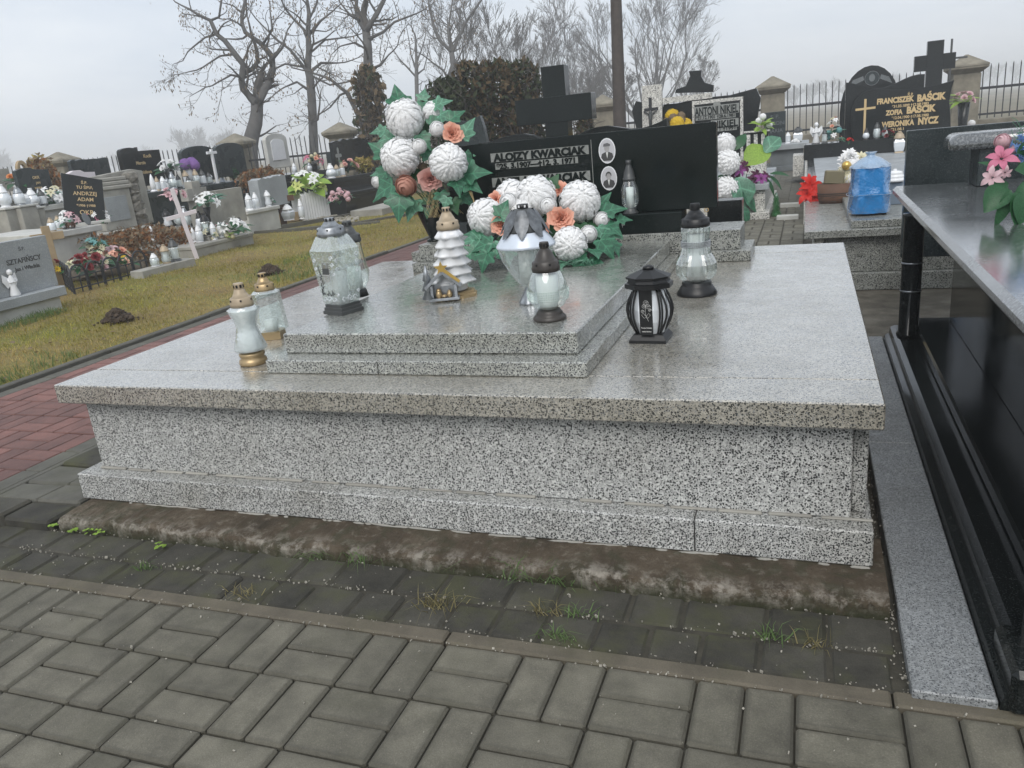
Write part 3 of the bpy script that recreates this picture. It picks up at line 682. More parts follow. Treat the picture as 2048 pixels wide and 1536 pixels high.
def scatter(n_, x0, x1, y0, y1, patch=None):
    x = rs.uniform(x0, x1, n_ * 3); y = y0 + (y1 - y0) * rs.uniform(0, 1, n_ * 3) ** 1.25
    f = 0.5 + 0.25 * np.sin(x * 3.1 + 1.3 * np.sin(y * 1.7)) + 0.25 * np.sin(y * 2.6 + 1.1 * np.sin(x * 2.2))
    if patch == 'lo': f = 1 - f
    keep = rs.uniform(0, 1, n_ * 3) < f ** 1.3; x, y = x[keep][:n_], y[keep][:n_]
    return np.stack([x, y, np.array([lawn_h(a, b_) for a, b_ in zip(x, y)]) - 0.006], 1)
g = blades('grass', 'grass', scatter(42000, -5.6, -2.05, 0.2, 11.5), 0.035, 0.0022, 1.0); tag(g, 'short olive green grass of the lawn beside the red path', 'grass')
g = blades('dry_grass', 'grass_d', scatter(20000, -5.6, -2.05, 0.2, 11.5, 'lo'), 0.032, 0.002, 1.3); tag(g, 'dry straw coloured grass tufts mixed into the lawn', 'grass')
g = blades('fresh_grass', 'grass_g', np.concatenate([scatter(2600, -4.3, -3.75, 1.4, 3.3), scatter(900, -2.6, -2.1, 1.0, 2.0), scatter(700, -3.2, -2.2, 4.6, 6.4)]), 0.06, 0.0026, 0.7); tag(g, 'fresh green grass growing along the pale concrete tomb', 'grass')
# straw-coloured long grass in front of the far graves
pts = np.stack([rs.uniform(-6.1, -5.3, 900), rs.uniform(6.3, 7.4, 900), np.full(900, -.005)], 1)
g = blades('straw', 'grass_d', pts, 0.13, 0.003, 1.1); tag(g, 'long bleached straw in front of the overgrown grave', 'grass')

# fallen leaves on the lawn
q = random.Random(4); V, F = [], []
for i in range(420):
    x, y = q.uniform(-5.2, -2.05), q.uniform(0.8, 9); a = q.uniform(0, 6.3); s = q.uniform(.012, .028); z = lawn_h(x, y) + .012; k = len(V)
    for (u, w_) in ((-1, 0), (0, -.6), (1, 0), (0, .6)): V.append((x + s * (u * math.cos(a) - w_ * math.sin(a)), y + s * (u * math.sin(a) + w_ * math.cos(a)), z + q.uniform(0, .014)))
    F.append((k, k + 1, k + 2, k + 3))
o = stuff(ob('fallen_leaves', (V, F), 'deadleaf')); tag(o, 'brown fallen leaves scattered over the lawn', 'leaves')

# ---- front pavement: basket weave of grey concrete pavers
MO = 0.2025
pave = struct(ob('pavement', box(-7, 8, -6.5, -0.462, -0.05, -0.014), 'soil'))
BR = mkmesh('paver', *box(-.0988, .0988, -.0486, .0486, -.05, 0, .006)); BR.materials.append(MAT['paver'])
rest = []; q = random.Random(5)
def brick(parent, me, x, y, z, rot, near, rest):
    dz = q.uniform(-.0014, .0014); dr = q.uniform(-.006, .006); tx, ty = q.uniform(-.006, .006), q.uniform(-.008, .008)
    if near: ob('paver', me, None, parent, (x, y, z + dz), (tx, ty, rot + dr))
    else: rest.append(xf(box(-.0988, .0988, -.0486, .0486, -.05, 0), (x, y, z + dz), (0, 0, rot + dr)))
GX, GY = 1.058, -0.662
rows = [(0, GY, 0)] + [(-1, GY - MO, 1)]
yy = GY - MO - MO / 2; rows.append(('H', yy, 0)); par = 0
for k in range(12):
    yy -= MO; rows.append((k + 10, yy, (k) % 2)); 
    if k % 3 == 2: yy -= MO / 2; rows.append(('H', yy, 0))
for kind, y0, par in rows:
    for i in range(-36, 34):
        x0 = GX + i * MO; near = -0.7 < x0 < 4.0 and y0 > -1.5
        if kind == 'H': brick(pave, BR, x0 + MO / 2, y0 + MO / 4, 0, 0, near, rest); continue
        if (i + par) % 2 == 0:
            for s in (0.25, 0.75): brick(pave, BR, x0 + MO * s, y0 + MO / 2, 0, pi / 2, near, rest)
        else:
            for s in (0.25, 0.75): brick(pave, BR, x0 + MO / 2, y0 + MO * s, 0, 0, near, rest)
stuff(ob('paver_field', merge(*rest), 'paver', pave))
# long edging kerb
kb = struct(ob('kerb', box(-7, 8, -.458, -.414, -.07, -.02), 'soil'))
for i in range(-7, 8):
    x0 = 0.652 + i * 1.006
    ob('kerb_stone', box(x0 + .0025, x0 + 1.0035, -.4605, -.4125, -.06, .003 + q.uniform(-.001, .001), .005), 'kerb', kb)
# dark mossy strip of tumbled pavers
st = struct(ob('paver_strip', box(-0.5, 2.71, -.412, .16, -.05, -.008), 'soil'))
for row, (ya, yb) in enumerate(((-.408, -.288), (-.282, -.150))):
    x = -0.50 + 0.05 * row; k = 0
    while x < 2.68:
        L = (q.choice((.13, .14, .15)) if row == 0 else (.20, .135)[k % 2]) + q.uniform(-.006, .006); x1 = min(x + L, 2.69)
        if x1 - x > .05:
            hx0, hy0 = (x1 - x) / 2 - .0022, (yb - ya) / 2 - q.uniform(.0005, .002); ob('tumbled_paver', box(-hx0, hx0, -hy0, hy0, -.045, 0, .009), 'paver_wet', st, ((x + x1) / 2, (ya + yb) / 2, -.001 + q.uniform(-.003, .003)), (q.uniform(-.02, .02), q.uniform(-.02, .02), q.uniform(-.01, .01)))
        x = x1; k += 1
# raised grey pavers between the tomb and the red path
sd_ = struct(ob('side_strip', box(-0.47, 0.0, -.15, 2.6, -.05, .008), 'soil'))
y = -.16; k = 0
while y < 2.5:
    L = q.uniform(.13, .2)
    for xa, xb in ((-.46, -.24), (-.235, -.02)):
        ob('tumbled_paver', box((xa - xb) / 2, (xb - xa) / 2, -L / 2 + .003, L / 2 - .003, -.06, 0, .009), 'kerb_grey' if k % 3 else 'paver_wet', sd_, ((xa + xb) / 2, y + L / 2, .03 + q.uniform(-.010, .010)), (q.uniform(-.03, .03), q.uniform(-.03, .03), q.uniform(-.02, .02)))
    y += L; k += 1
# ---- red path
rp = struct(ob('red_path', box(-1.935, -0.50, -3.5, 16, -.05, .004), 'soil'))
RB = mkmesh('paver', *box(-.0985, .0985, -.0485, .0485, -.05, 0, .004)); RB.materials.append(MAT['paver_red'])
GB = mkmesh('paver', *box(-.0985, .0985, -.0485, .0485, -.05, 0, .004)); GB.materials.append(MAT['kerb_grey'])
rest = []
for j in range(-14, 80):
    y0 = 0.03 + j * MO
    near = -0.8 < y0 < 3.2
    ob('paver', GB, None, rp, (-.553, y0 + MO / 2, .02), (0, 0, pi / 2)) if near else rest.append(xf(box(-.0985, .0985, -.0485, .0485, -.05, 0), (-.553, y0 + MO / 2, .018), (0, 0, pi / 2)))
    for i in range(6):
        x0 = -0.606 - (i + 1) * MO
        me = RB
        if (i + j) % 2 == 0:
            for s in (0.25, 0.75): brick(rp, me, x0 + MO * s, y0 + MO / 2, .018, pi / 2, near, rest)
        else:
            for s in (0.25, 0.75): brick(rp, me, x0 + MO / 2, y0 + MO * s, .018, 0, near, rest)
    ob('paver', GB, None, rp, (-1.874, y0 + MO / 2, .018), (0, 0, pi / 2)) if near else rest.append(xf(box(-.0985, .0985, -.0485, .0485, -.05, 0), (-1.874, y0 + MO / 2, .018), (0, 0, pi / 2)))
stuff(ob('paver_field', merge(*rest), 'paver_red', rp))
kb2 = struct(ob('path_kerb', box(-1.985, -1.94, -3.5, 16, -.07, .0), 'soil'))
for j in range(-4, 17):
    ob('kerb_stone', box(-1.992, -1.932, j + .003, j + .997, -.06, .042 + q.uniform(-.006, .006), .006), 'kerb_grey', kb2)
kb3 = struct(ob('path_inner_kerb', box(-.495, -.465, -3.5, 16, -.07, .0), 'soil'))
for j in range(-1, 16):
    ob('kerb_stone', box(-.499, -.467, j + .003, j + .997, -.06, .022, .004), 'kerb_grey', kb3)
# ---- paved walk behind the main tomb
bw = struct(ob('rear_walk', box(0.9, 2.46, 2.9, 15, -.05, -.016), 'soil'))
rest = []
for j in range(0, 60):
    for i in range(-1, 7):
        x0 = 1.05 + i * MO; y0 = 2.95 + j * MO; near = 5.0 < y0 < 8.6 and x0 > 1.2
        if (i + j) % 2 == 0:
            for s in (0.25, 0.75): brick(bw, BR, x0 + MO * s, y0 + MO / 2, -.002, pi / 2, near, rest)
        else:
            for s in (0.25, 0.75): brick(bw, BR, x0 + MO / 2, y0 + MO * s, -.002, 0, near, rest)
stuff(ob('paver_field', merge(*rest), 'paver', bw))

# ---- small debris and weeds in the joints of the strip
V, F = [], []
for i in range(1100):
    if i % 3: x, y = q.uniform(0, 2.7), q.choice((-.285, -.285, -.41, -.155, q.uniform(-.41, -.15))) + q.gauss(0, .008)
    else: x, y = q.uniform(0.0, 3.2), -.464 + q.gauss(0, .005) if q.random() < .5 else q.uniform(-1.3, -.47)
    if i % 7 == 0: x, y = 2.685 + q.gauss(0, .008), q.uniform(-.42, .9)
    s = abs(q.gauss(.0009, .0009)) + .0006; vf = xf(box(-1, 1, -1, 1, -.6, .6), (x, y, .001 + s * .4), (q.uniform(0, 3), q.uniform(0, 3), q.uniform(0, 3)), (s, s * q.uniform(.6, 1.2), s * .7)); k = len(V); V += vf[0]; F += [tuple(a + k for a in f_) for f_ in vf[1]]
o = stuff(ob('grit', (V, F), 'pebble')); tag(o, 'pale grit and crumbs lying in the paver joints', 'grit')
q = random.Random(8)
for i, (px, py, s, kd) in enumerate(((640, 1112, .05, 0), (715, 1120, .06, 0), (905, 1128, .045, 0), (1045, 1155, .075, 0), (1140, 1165, .05, 0), (875, 1213, .05, 1), (1115, 1275, .04, 0), (1160, 1230, .035, 0), (1095, 1225, .04, 1), (1540, 1275, .04, 0), (1630, 1290, .035, 1), (290, 1137, .03, 0), (1215, 1170, .04, 0), (490, 1190, .04, 1))):
    P = A(px, py, 0); s *= 1.25; n_ = 60 if s > .055 else 30
    pt = np.stack([P.x + rs.normal(0, s * .5, n_), P.y + rs.normal(0, s * .2, n_), np.full(n_, -.003)], 1)
    o = blades('grass_tuft', 'withered' if kd else 'grass_g', pt, s * .75, .0015, 1.7)
    del o['kind']; tag(o, ('withered straw coloured' if kd else 'green') + ' grass tuft sprouting from a joint of the dark pavers', 'grass tuft', 'grass tufts between the dark pavers' if not kd else 'withered tufts between the dark pavers')
for i, (px, py) in enumerate(((110, 1058), (148, 1066), (178, 1068), (200, 1072), (322, 1098))):
    P = A(px, py, 0.0); V = []; F = []
    for j in range(7):
        a = j * .9 + i; r = q.uniform(.006, .016); c = (P.x + math.cos(a) * r, P.y + math.sin(a) * r, q.uniform(.006, .022)); k = len(V); s = .0075
        V += [c] + [(c[0] + s * math.cos(t * 2 * pi / 6), c[1] + s * math.sin(t * 2 * pi / 6), c[2] + q.uniform(-.002, .003)) for t in range(6)]; F += [(k, k + 1 + t, k + 1 + (t + 1) % 6) for t in range(6)]
    tag(ob('clover_sprig', (V, F), 'leaf_y'), 'small clover sprig growing at the foot of the mossy footing', 'weed', 'clover sprigs at the footing')

# ================================================================== THE MAIN TOMB
H, PZ = 0.486, 0.601
m, n, b = new_mat('mossy_footing'); v = objco(n)
f1 = noise(n, v, 6, 7, 0.7); f2 = noise(n, v, 24, 6, 0.7); sx_ = n.nodes.new('ShaderNodeSeparateXYZ'); n.links.new(v, sx_.inputs[0])
base = ramp(n, f1, [(0.32, (0.045, 0.035, 0.022)), (0.48, (0.078, 0.058, 0.037)), (0.62, (0.12, 0.095, 0.066)), (0.8, (0.20, 0.175, 0.135))])
base = mixc(n, ramp(n, f2, [(0.55, 0.0), (0.72, 0.6)]), base, (0.27, 0.25, 0.21))
base = mixc(n, ramp(n, noise(n, v, 9, 5, .6, 1.0), [(0.5, 0.0), (0.62, 0.65)]), base, (0.045, 0.045, 0.022))
ey = ramp(n, sx_.outputs[1], [(0.0, 0.0), (1.0, 1.0)]); mp_e = n.nodes.new('ShaderNodeMapRange'); mp_e.inputs[1].default_value = -0.158; mp_e.inputs[2].default_value = -0.09; mp_e.inputs[3].default_value = 1.0; mp_e.inputs[4].default_value = 0.0; n.links.new(sx_.outputs[1], mp_e.inputs[0])
crm = n.nodes.new('ShaderNodeMath'); crm.operation = 'MULTIPLY'; n.links.new(mp_e.outputs[0], crm.inputs[0]); n.links.new(ramp(n, noise(n, v, 16, 6, .75), [(0.46, 0.0), (0.6, 0.9)]), crm.inputs[1])
base = mixc(n, crm.outputs[0], base, (0.36, 0.33, 0.28))
mz = n.nodes.new('ShaderNodeMapRange'); mz.inputs[1].default_value = 0.0; mz.inputs[2].default_value = 0.036; mz.inputs[3].default_value = 0.95; mz.inputs[4].default_value = 0.0; n.links.new(sx_.outputs[2], mz.inputs[0])
mzm = n.nodes.new('ShaderNodeMath'); mzm.operation = 'MULTIPLY'; n.links.new(mz.outputs[0], mzm.inputs[0]); n.links.new(ramp(n, noise(n, v, 22, 5, .7), [(0.3, 0.3), (0.5, 1.0)]), mzm.inputs[1])
base = mixc(n, mzm.outputs[0], base, (0.035, 0.038, 0.016))
n.links.new(base, b.inputs['Base Color']); b.inputs['Roughness'].default_value = 0.9; bump(n, b, noise(n, v, 70, 6, .7), 0.9, 0.012)
MAT['footing'] = m

mt = thing('terrazzo_tomb', 'wide speckled terrazzo tomb with stepped cover slab and mossy concrete footing', 'tomb', (0, 0, 0))
q = random.Random(21); V, F = [], []; NX = 260
wob = [0.0] * (NX + 1); cur = [0, 0, 0]
for i in range(NX + 1):
    x = 0.035 + (2.682 - 0.035) * i / NX
    cur = [c * .82 + q.uniform(-.0045, .0045) for c in cur]
    w1 = cur[0] + .006 * math.sin(x * 5); w2 = cur[1]
    V += [(x, .15, .047), (x, -.01, .047 + w2 * .3), (x, -.085, .046 + w2 * .7), (x, -.140 + w1, .041 + w2 + q.uniform(-.003, .003)), (x, -.151 + w1 + q.uniform(-.002, .002), .030 + w2 * .8 + q.uniform(-.003, .003)), (x, -.156 + w1 * 1.1, -.03)]
for i in range(NX):
    for j in range(5):
        a = i * 6 + j; F.append((a, a + 1, a + 7, a + 6))
F += [(0, 5, 4, 3, 2, 1), tuple(NX * 6 + k for k in (0, 1, 2, 3, 4, 5))]
ob('footing', (V, F), 'footing', mt)
bc = ob('base_course', box(-.002, 2.210, -.005, .30, .048, .147, .004), 'ter_base', mt)
ob('base_course', box(2.213, 2.653, -.004, .30, .048, .147, .004), 'ter_base', mt)
ob('base_course', box(-.001, .12, .3025, 2.43, .048, .147, .004), 'ter_base', mt)
ob('base_course', box(2.53, 2.652, .3025, 2.43, .048, .147, .004), 'ter_base', mt)
ob('front_wall', box(.057, 2.601, .060, .12, .1485, .418, .003), 'ter_wall', mt)
ob('side_wall', box(2.603, 2.640, .10, 2.40, .1475, .4175, .003), 'ter_base', mt)
ob('side_wall', box(.058, .10, .123, 2.40, .1475, .4175, .003), 'ter_wall', mt)
ob('back_wall', box(.103, 2.60, 2.36, 2.40, .1475, .4175, .003), 'ter_wall', mt)
# mortar fillets
for x0 in np.arange(.06, 2.58, .13):
    if q.random() < .8: ob('mortar_fillet', box(x0, x0 + q.uniform(.09, .13), .052 - q.uniform(0, .006), .0595, .1472, .1525 + q.uniform(0, .003), .002), 'concrete', mt)
for k_ in range(46):
    x0 = q.uniform(0, 2.64); L_ = abs(q.gauss(0, .025)) + .006; ob('mortar_crumb', sm(lumpy(1, 200 + k_, .3, 8, 5)), 'concrete', mt, (x0, -.007, .0475), (0, 0, q.uniform(-.1, .1)), (L_, .005, .0035))
for (xa, xb, ya, yb) in ((0, 2.665, 0, .185), (0, 1.330, .1875, 2.205), (1.3325, 2.665, .1875, 2.205), (0, 2.665, 2.2075, 2.44)):
    ob('cover_slab', box(xa, xb, ya, yb, .4185, H, .0035), 'ter_slab', mt)
# stepped surround and centre plate
for (xa, xb, ya, yb) in ((.787, 1.210, .167, .30), (1.2125, 1.897, .167, .30), (.787, .93, .3025, 2.0), (1.754, 1.897, .3025, 1.15), (1.754, 1.897, 1.1525, 2.0), (.9325, 1.7515, .3025, 2.0)):
    ob('surround_step', box(xa, xb, ya, yb, H + .0005, .532, .003), 'ter_slab2', mt)
ob('centre_plate', box(.815, 1.851, .248, 2.03, .5325, PZ, .004), 'ter_slab2', mt)
# two-tier plinth for the headstone
ob('plinth', box(.43, 2.236, 2.0335, 2.338, H + .0005, .537, .003), 'ter_rear', mt)
ob('plinth', box(.43, .786, 1.994, 2.0325, H + .0005, .537, .003), 'ter_rear', mt)
ob('plinth', box(1.898, 2.236, 1.994, 2.0325, H + .0005, .537, .003), 'ter_rear', mt)
ob('plinth', box(.462, 2.186, 2.036, 2.35, .5375, .633, .003), 'ter_rear', mt)
ob('plinth_wing', box(.40, .461, 2.06, 2.33, .5375, .590, .003), 'ter_rear', mt)

# ---- black headstone with lettering and portraits
YP = 2.135
hs = thing('headstone', 'low wide black headstone with two oval portraits on the terrazzo tomb', 'headstone', (1.38, YP, .633))
def hx(px, py): p = AY(px, py, YP); return p.x - 1.38, p.z - .633
lx0 = hx(905, 440)[0]; rx0 = hx(1433, 300)[0]; tz = (hx(945, 285)[1] + hx(1433, 248)[1]) / 2; bz = .098
ob('base_block', box(AY(936, 478, 2.05).x - 1.38, AY(1365, 460, 2.05).x - 1.38, 2.047 - YP, 2.22 - YP, 0.0005, bz, .003), 'black_hs', hs)
pan = ob('panel', box(lx0, rx0, 0, .065, bz + .001, tz, .003), 'black_hs', hs)
def panel_rows(tl, bl, tr, br, s, size, bold, sx=None):
    x0, zt = hx(*tl); _, zb = hx(*bl); x1, zt2 = hx(*tr); _, zb2 = hx(*br); zt = (zt + zt2) / 2; zb = (zb + zb2) / 2
    ob('letter_field', box(x0, x1, -.0012, .002, zb, zt), 'grey_text', hs)
    hgt = (zt - zb) * .80; me = text(s, hgt / .70, .0016, bold * hgt)
    w_ = max(v_.co.x for v_ in me.vertices) - min(v_.co.x for v_ in me.vertices); k = (x1 - x0) * .95 / w_
    ob('lettering', me, 'black_hs', hs, ((x0 + x1) / 2, -.0026, zb + (zt - zb) * .10), (pi / 2, 0, 0), (k, 1, 1))
panel_rows((980.6, 306.8), (981.6, 324), (1176.8, 290.4), (1178, 309), 'ALOJZY KWARCIAK', 0, .085)
panel_rows((990, 326), (991.6, 339), (1155.7, 314.5), (1156.4, 326.7), '*25. 3.1907—†12. 3. 1971', 0, .07)
panel_rows((983.4, 355), (985, 374), (1180, 342.4), (1181.5, 361.4), 'ANIELA KWARCIAK', 0, .085)
x0, z0 = hx(1182, 276); x1, z1 = hx(1187, 378)
ob('groove', box((x0 + x1) / 2 - .0015, (x0 + x1) / 2 + .0015, -.0008, .002, .16, tz - .03), 'grey_text', hs)
# outlined letters low on the base block
for i, ch in enumerate('NIE'):
    p = AY(1212 + i * 17, 449 - i * 1.5, 2.047)
    ob('lettering', text(ch, .038, .0008, -.0), 'grey_text', hs, (p.x - 1.38, 2.047 - YP - .001, p.z - .633 - .012), (pi / 2, 0, 0))
p = AY(1245, 447, 2.047); ob('letter_field', prism([(p.x - 1.38 + a, p.z - .633 + c) for a, c in ((-.002, -.02), (.0, -.02), (.0, .02), (-.002, .02))], 2.0455 - YP, 2.049 - YP), 'grey_text', hs)
# carved plant at the left end
sp_ = [tube([(a, -.0008, c) for a, c in pts_], .0022, 4) for pts_ in (((-.635, .16), (-.625, .21), (-.61, .26)), ((-.628, .2), (-.645, .225)), ((-.62, .22), (-.60, .235)), ((-.615, .24), (-.63, .265)))]
ob('carved_twig', merge(*sp_), 'grey_text', hs)
# portraits: white enamel ovals, each a flat photograph with a generic bust
def portrait(px, py, rx, rz, cap):
    x, z = hx(px, py)
    e = lambda a, c, y0, y1, cx=0, cz=0, n_=20: prism(arc(cx, cz, a, c, 0, 2 * pi * (n_ - 1) / n_, n_ - 1), y0, y1)
    o = ob('portrait', e(rx, rz, -.004, .001), MAT['ceramic'], hs, (x, 0, z))
    ob('photo', e(rx * .9, rz * .92, -.0048, -.0042), simple('photo_grey', (0.50, 0.50, 0.52), 0.3, var=0.1), o)
    sh = [(-rx * .74, -rz * .5), (rx * .74, -rz * .5), (rx * .62, -rz * .22), (rx * .2, -rz * .08), (-rx * .2, -rz * .08), (-rx * .62, -rz * .22)]
    sh = [(-rx * .45, -rz * .78), (rx * .45, -rz * .78)] + sh[1:] + [(-rx * .74, -rz * .5)]
    ob('shoulders', prism(sh, -.0054, -.0049), 'dark_text', o)
    ob('collar', prism([(-rx * .14, -rz * .1), (0, -rz * .6), (rx * .14, -rz * .1)], -.0060, -.0055), 'white_text', o)
    ob('face', e(rx * .30, rz * .29, -.0060, -.0055, 0, rz * .2), simple('photo_skin', (0.36, 0.35, 0.35), 0.4, var=0.2, scale=60), o)
    if cap: ob('cap', prism([(-rx * .42, rz * .36), (rx * .38, rz * .36), (rx * .42, rz * .5), (rx * .1, rz * .62), (-rx * .36, rz * .56)], -.0068, -.0061), simple('photo_cap', (0.13, 0.13, 0.135), 0.5), o)
    else: ob('hair', prism(arc(0, rz * .24, rx * .36, rz * .32, -.2, pi + .2, 10) + arc(0, rz * .22, rx * .27, rz * .2, pi, 0, 8), -.0068, -.0061), 'dark_text', o)
portrait(1214.3, 301.6, .043, .062, True); portrait(1218, 356.5, .042, .060, False)

# lantern on the ledge in front of the panel
P = AY(1262, 434, 2.09); P.z = .633 + bz
lantern('small clear glass lantern with dark grey cap standing against the black headstone', P, .262, .047, 'globe', 'greyplastic', 'glass')

# ================================================================== LANTERNS ON THE TOMB
def ring_scale(nf, amp): return lambda a, j: 1 + amp * abs(math.sin(a * nf / 2))
def lant(label, px, py, z, h): 
    P = A(px, py, z); t = thing('grave_lantern', label, 'lantern', P + Vector((0, 0, .0008))); return t
def cap_dome(t, mat, r, z0, z1, zt, rc, holes=True, ribs=0):
    c = ob('cap', sm(lathe([(r * 1.02, z0), (r * 1.05, z0 + .012), (r * .99, z0 + .018), (r * .98, z0 + .03), (r * .86, z0 + .034), (r * .80, z0 + .5 * (z1 - z0)), (r * .55, z0 + .82 * (z1 - z0)), (rc * 1.02, z1), (rc * .9, z1 + .001)], 28, rad=(ring_scale(ribs, -.05) if ribs else None))), mat, t)
    ob('chimney', sm(lathe([(rc * .92, z1 - .002), (rc, z1 + .002), (rc, zt - .002), (rc * .95, zt), (rc * .6, zt)], 20)), mat, c)
    if holes:
        for k in range(8):
            a = k * pi / 4 + .3; ob('vent', box(-.0035, .0035, -.001, .001, -.005, .005), 'blackplastic', c, (math.cos(a) * rc * 1.0, math.sin(a) * rc * 1.0, (z1 + zt) / 2), (0, 0, a + pi / 2))
        for k in range(6):
            a = k * pi / 3 + .1; ob('vent', box(-.003, .003, -.001, .001, -.003, .003), 'blackplastic', c, (math.cos(a) * r * .985, math.sin(a) * r * .985, z0 + .024), (0, 0, a + pi / 2))
    return c
# 1 hourglass lantern with white candle
t = lant('hourglass glass lantern with full white candle and gold cap', 508, 727, H, .29)
ob('base', sm(lathe([(.047, 0), (.049, .006), (.047, .018), (.040, .024), (.044, .032), (.045, .04), (.038, .046)], 28)), 'gold', t)
ob('glass', sm(lathe([(.036, .046), (.056, .052), (.058, .062), (.040, .115), (.036, .135), (.039, .155), (.055, .192), (.057, .199), (.040, .208), (.037, .212)], 32, rad=ring_scale(10, -.05), cap=False)), 'glass_frost', t)
ob('candle', sm(lathe([(.044, .05), (.035, .10), (.030, .135), (.036, .17), (.044, .192), (.03, .2)], 24)), 'wax', t)
cap_dome(t, 'tan', .040, .208, .268, .289, .017, ribs=6)
# 2 faceted clear lantern
t = lant('square clear pressed glass lantern with gold cap beside the centre plate', 548, 676, H, .26)
t.rotation_euler.z = .35
ob('base', lathe([(.056, 0), (.056, .03), (.05, .032)], 4, pi / 4), 'gold', t)
ob('glass', lathe([(.052, .032), (.066, .037), (.060, .12), (.056, .185), (.044, .195)], 8, pi / 8, cap=False), 'glass_relief', t)
ob('candle', sm(lathe([(.026, .033), (.026, .075), (.005, .078)], 16)), 'wax', t)
cap_dome(t, 'gold', .038, .19, .245, .263, .016, ribs=6)
# 3 large square lantern
P = A(690, 632, PZ); a0, a1 = A(637, 640, PZ), A(697, 646, PZ); rz3 = math.atan2(a1.y - a0.y, a1.x - a0.x)
t = lant('tall square pearly glass lantern with black holly print and silver cap', 688, 624, PZ, .347); t.rotation_euler.z = rz3
def sq(prof): return lathe([(r * 1.4142, z) for r, z in prof], 4, pi / 4, cap=False)
ob('base', merge(lathe([(.053 * 1.414, 0), (.053 * 1.414, .012), (.049 * 1.414, .014), (.049 * 1.414, .024), (.045 * 1.414, .026), (.045 * 1.414, .036)], 4, pi / 4)), 'greyplastic', t)
ob('glass', sq([(.043, .036), (.048, .05), (.050, .08), (.058, .17), (.063, .235), (.060, .24), (.045, .275), (.040, .285)]), 'glass_relief', t)
ob('candle', sm(lathe([(.030, .037), (.030, .15), (.006, .153)], 18)), 'wax', t)
pl = ob('label_plate', box(-.012, .028, -.0012, .0012, -.022, .022), 'greyplastic', t, (0, -.0572, .172), (math.radians(-6), 0, 0))
for k in range(22):
    u = k / 22 * 4; s_ = int(u); w_ = u - s_; xx, zz = ((-.012 + .04 * w_, -.022), (.028, -.022 + .044 * w_), (.028 - .04 * w_, .022), (-.012, .022 - .044 * w_))[s_]
    ob('stitch', box(-.002, .002, -.0014, .0016, -.001, .001), 'white_text', pl, (xx, -.001, zz), (0, 0 if s_ % 2 == 0 else pi / 2, 0))
q = random.Random(33)
hv, hf = [], []
for k in range(60):
    if k < 34: zz = .075 + .11 * (k / 34); xx = -.030 + q.gauss(0, .0055) * (1.25 - k / 34); sc = .010 * (1.2 - .5 * k / 34)
    else: xx = -.03 + .06 * q.random(); zz = .072 + abs(q.gauss(0, .006)); sc = .009
    a = q.uniform(0, 6.28); yf = -.0495 - (zz - .075) * .085 - .0015; kk = len(hv)
    for (u, v_) in ((-1, 0), (0, -.35), (1, 0), (0, .35)): hv.append((xx + sc * .6 * (u * math.cos(a) - v_ * math.sin(a)), yf, zz + sc * .6 * (u * math.sin(a) + v_ * math.cos(a))))
    hf.append((kk, kk + 1, kk + 2, kk + 3))
ob('holly_print', (hv, hf), 'dark_text', t)
cur_ = []
for sgn, rot_ in ((1, 0), (1, pi / 2), (1, pi), (1, -pi / 2)):
    for cx_, cz_, sc in ((-.03, .055, .011), (-.005, .057, .012), (.022, .055, .011), (.043, .075, .008), (.048, .21, .010), (.047, .185, .009), (-.047, .2, .009), (-.048, .17, .008), (.046, .15, .008)):
        if rot_ == 0 and -.04 < cx_ < .03 and cz_ > .09: continue
        pts_ = [(cx_ + sc * (1 - u_ / 12) * math.cos(u_ * .75), -(.0505 + (max(cz_, .08) - .08) * .088), cz_ + sc * (1 - u_ / 12) * math.sin(u_ * .75)) for u_ in range(11)]
        cur_.append(xf(tube(pts_, .0016, 4), (0, 0, 0), (0, 0, rot_)))
ob('relief_scroll', merge(*cur_), 'glass_milk', t)
cap_dome(t, 'silver', .050, .283, .335, .347, .0185, ribs=14)
# 4 lantern hidden behind it
P = A(716, 592, PZ)
t = thing('grave_lantern', 'clear glass lantern with dark grey cap half hidden behind the holly lantern', 'lantern', P)
ob('base', sm(lathe([(.045, 0), (.04, .02), (.036, .03)], 24)), 'blackplastic', t)
ob('glass', sm(lathe([(.036, .03), (.055, .06), (.062, .10), (.05, .16), (.046, .20), (.042, .225)], 28, rad=ring_scale(12, -.04), cap=False)), 'glass', t)
ob('candle', sm(lathe([(.028, .031), (.028, .12), (.01, .122)], 16)), 'wax', t)
cap_dome(t, 'greyplastic', .046, .22, .283, .305, .018)
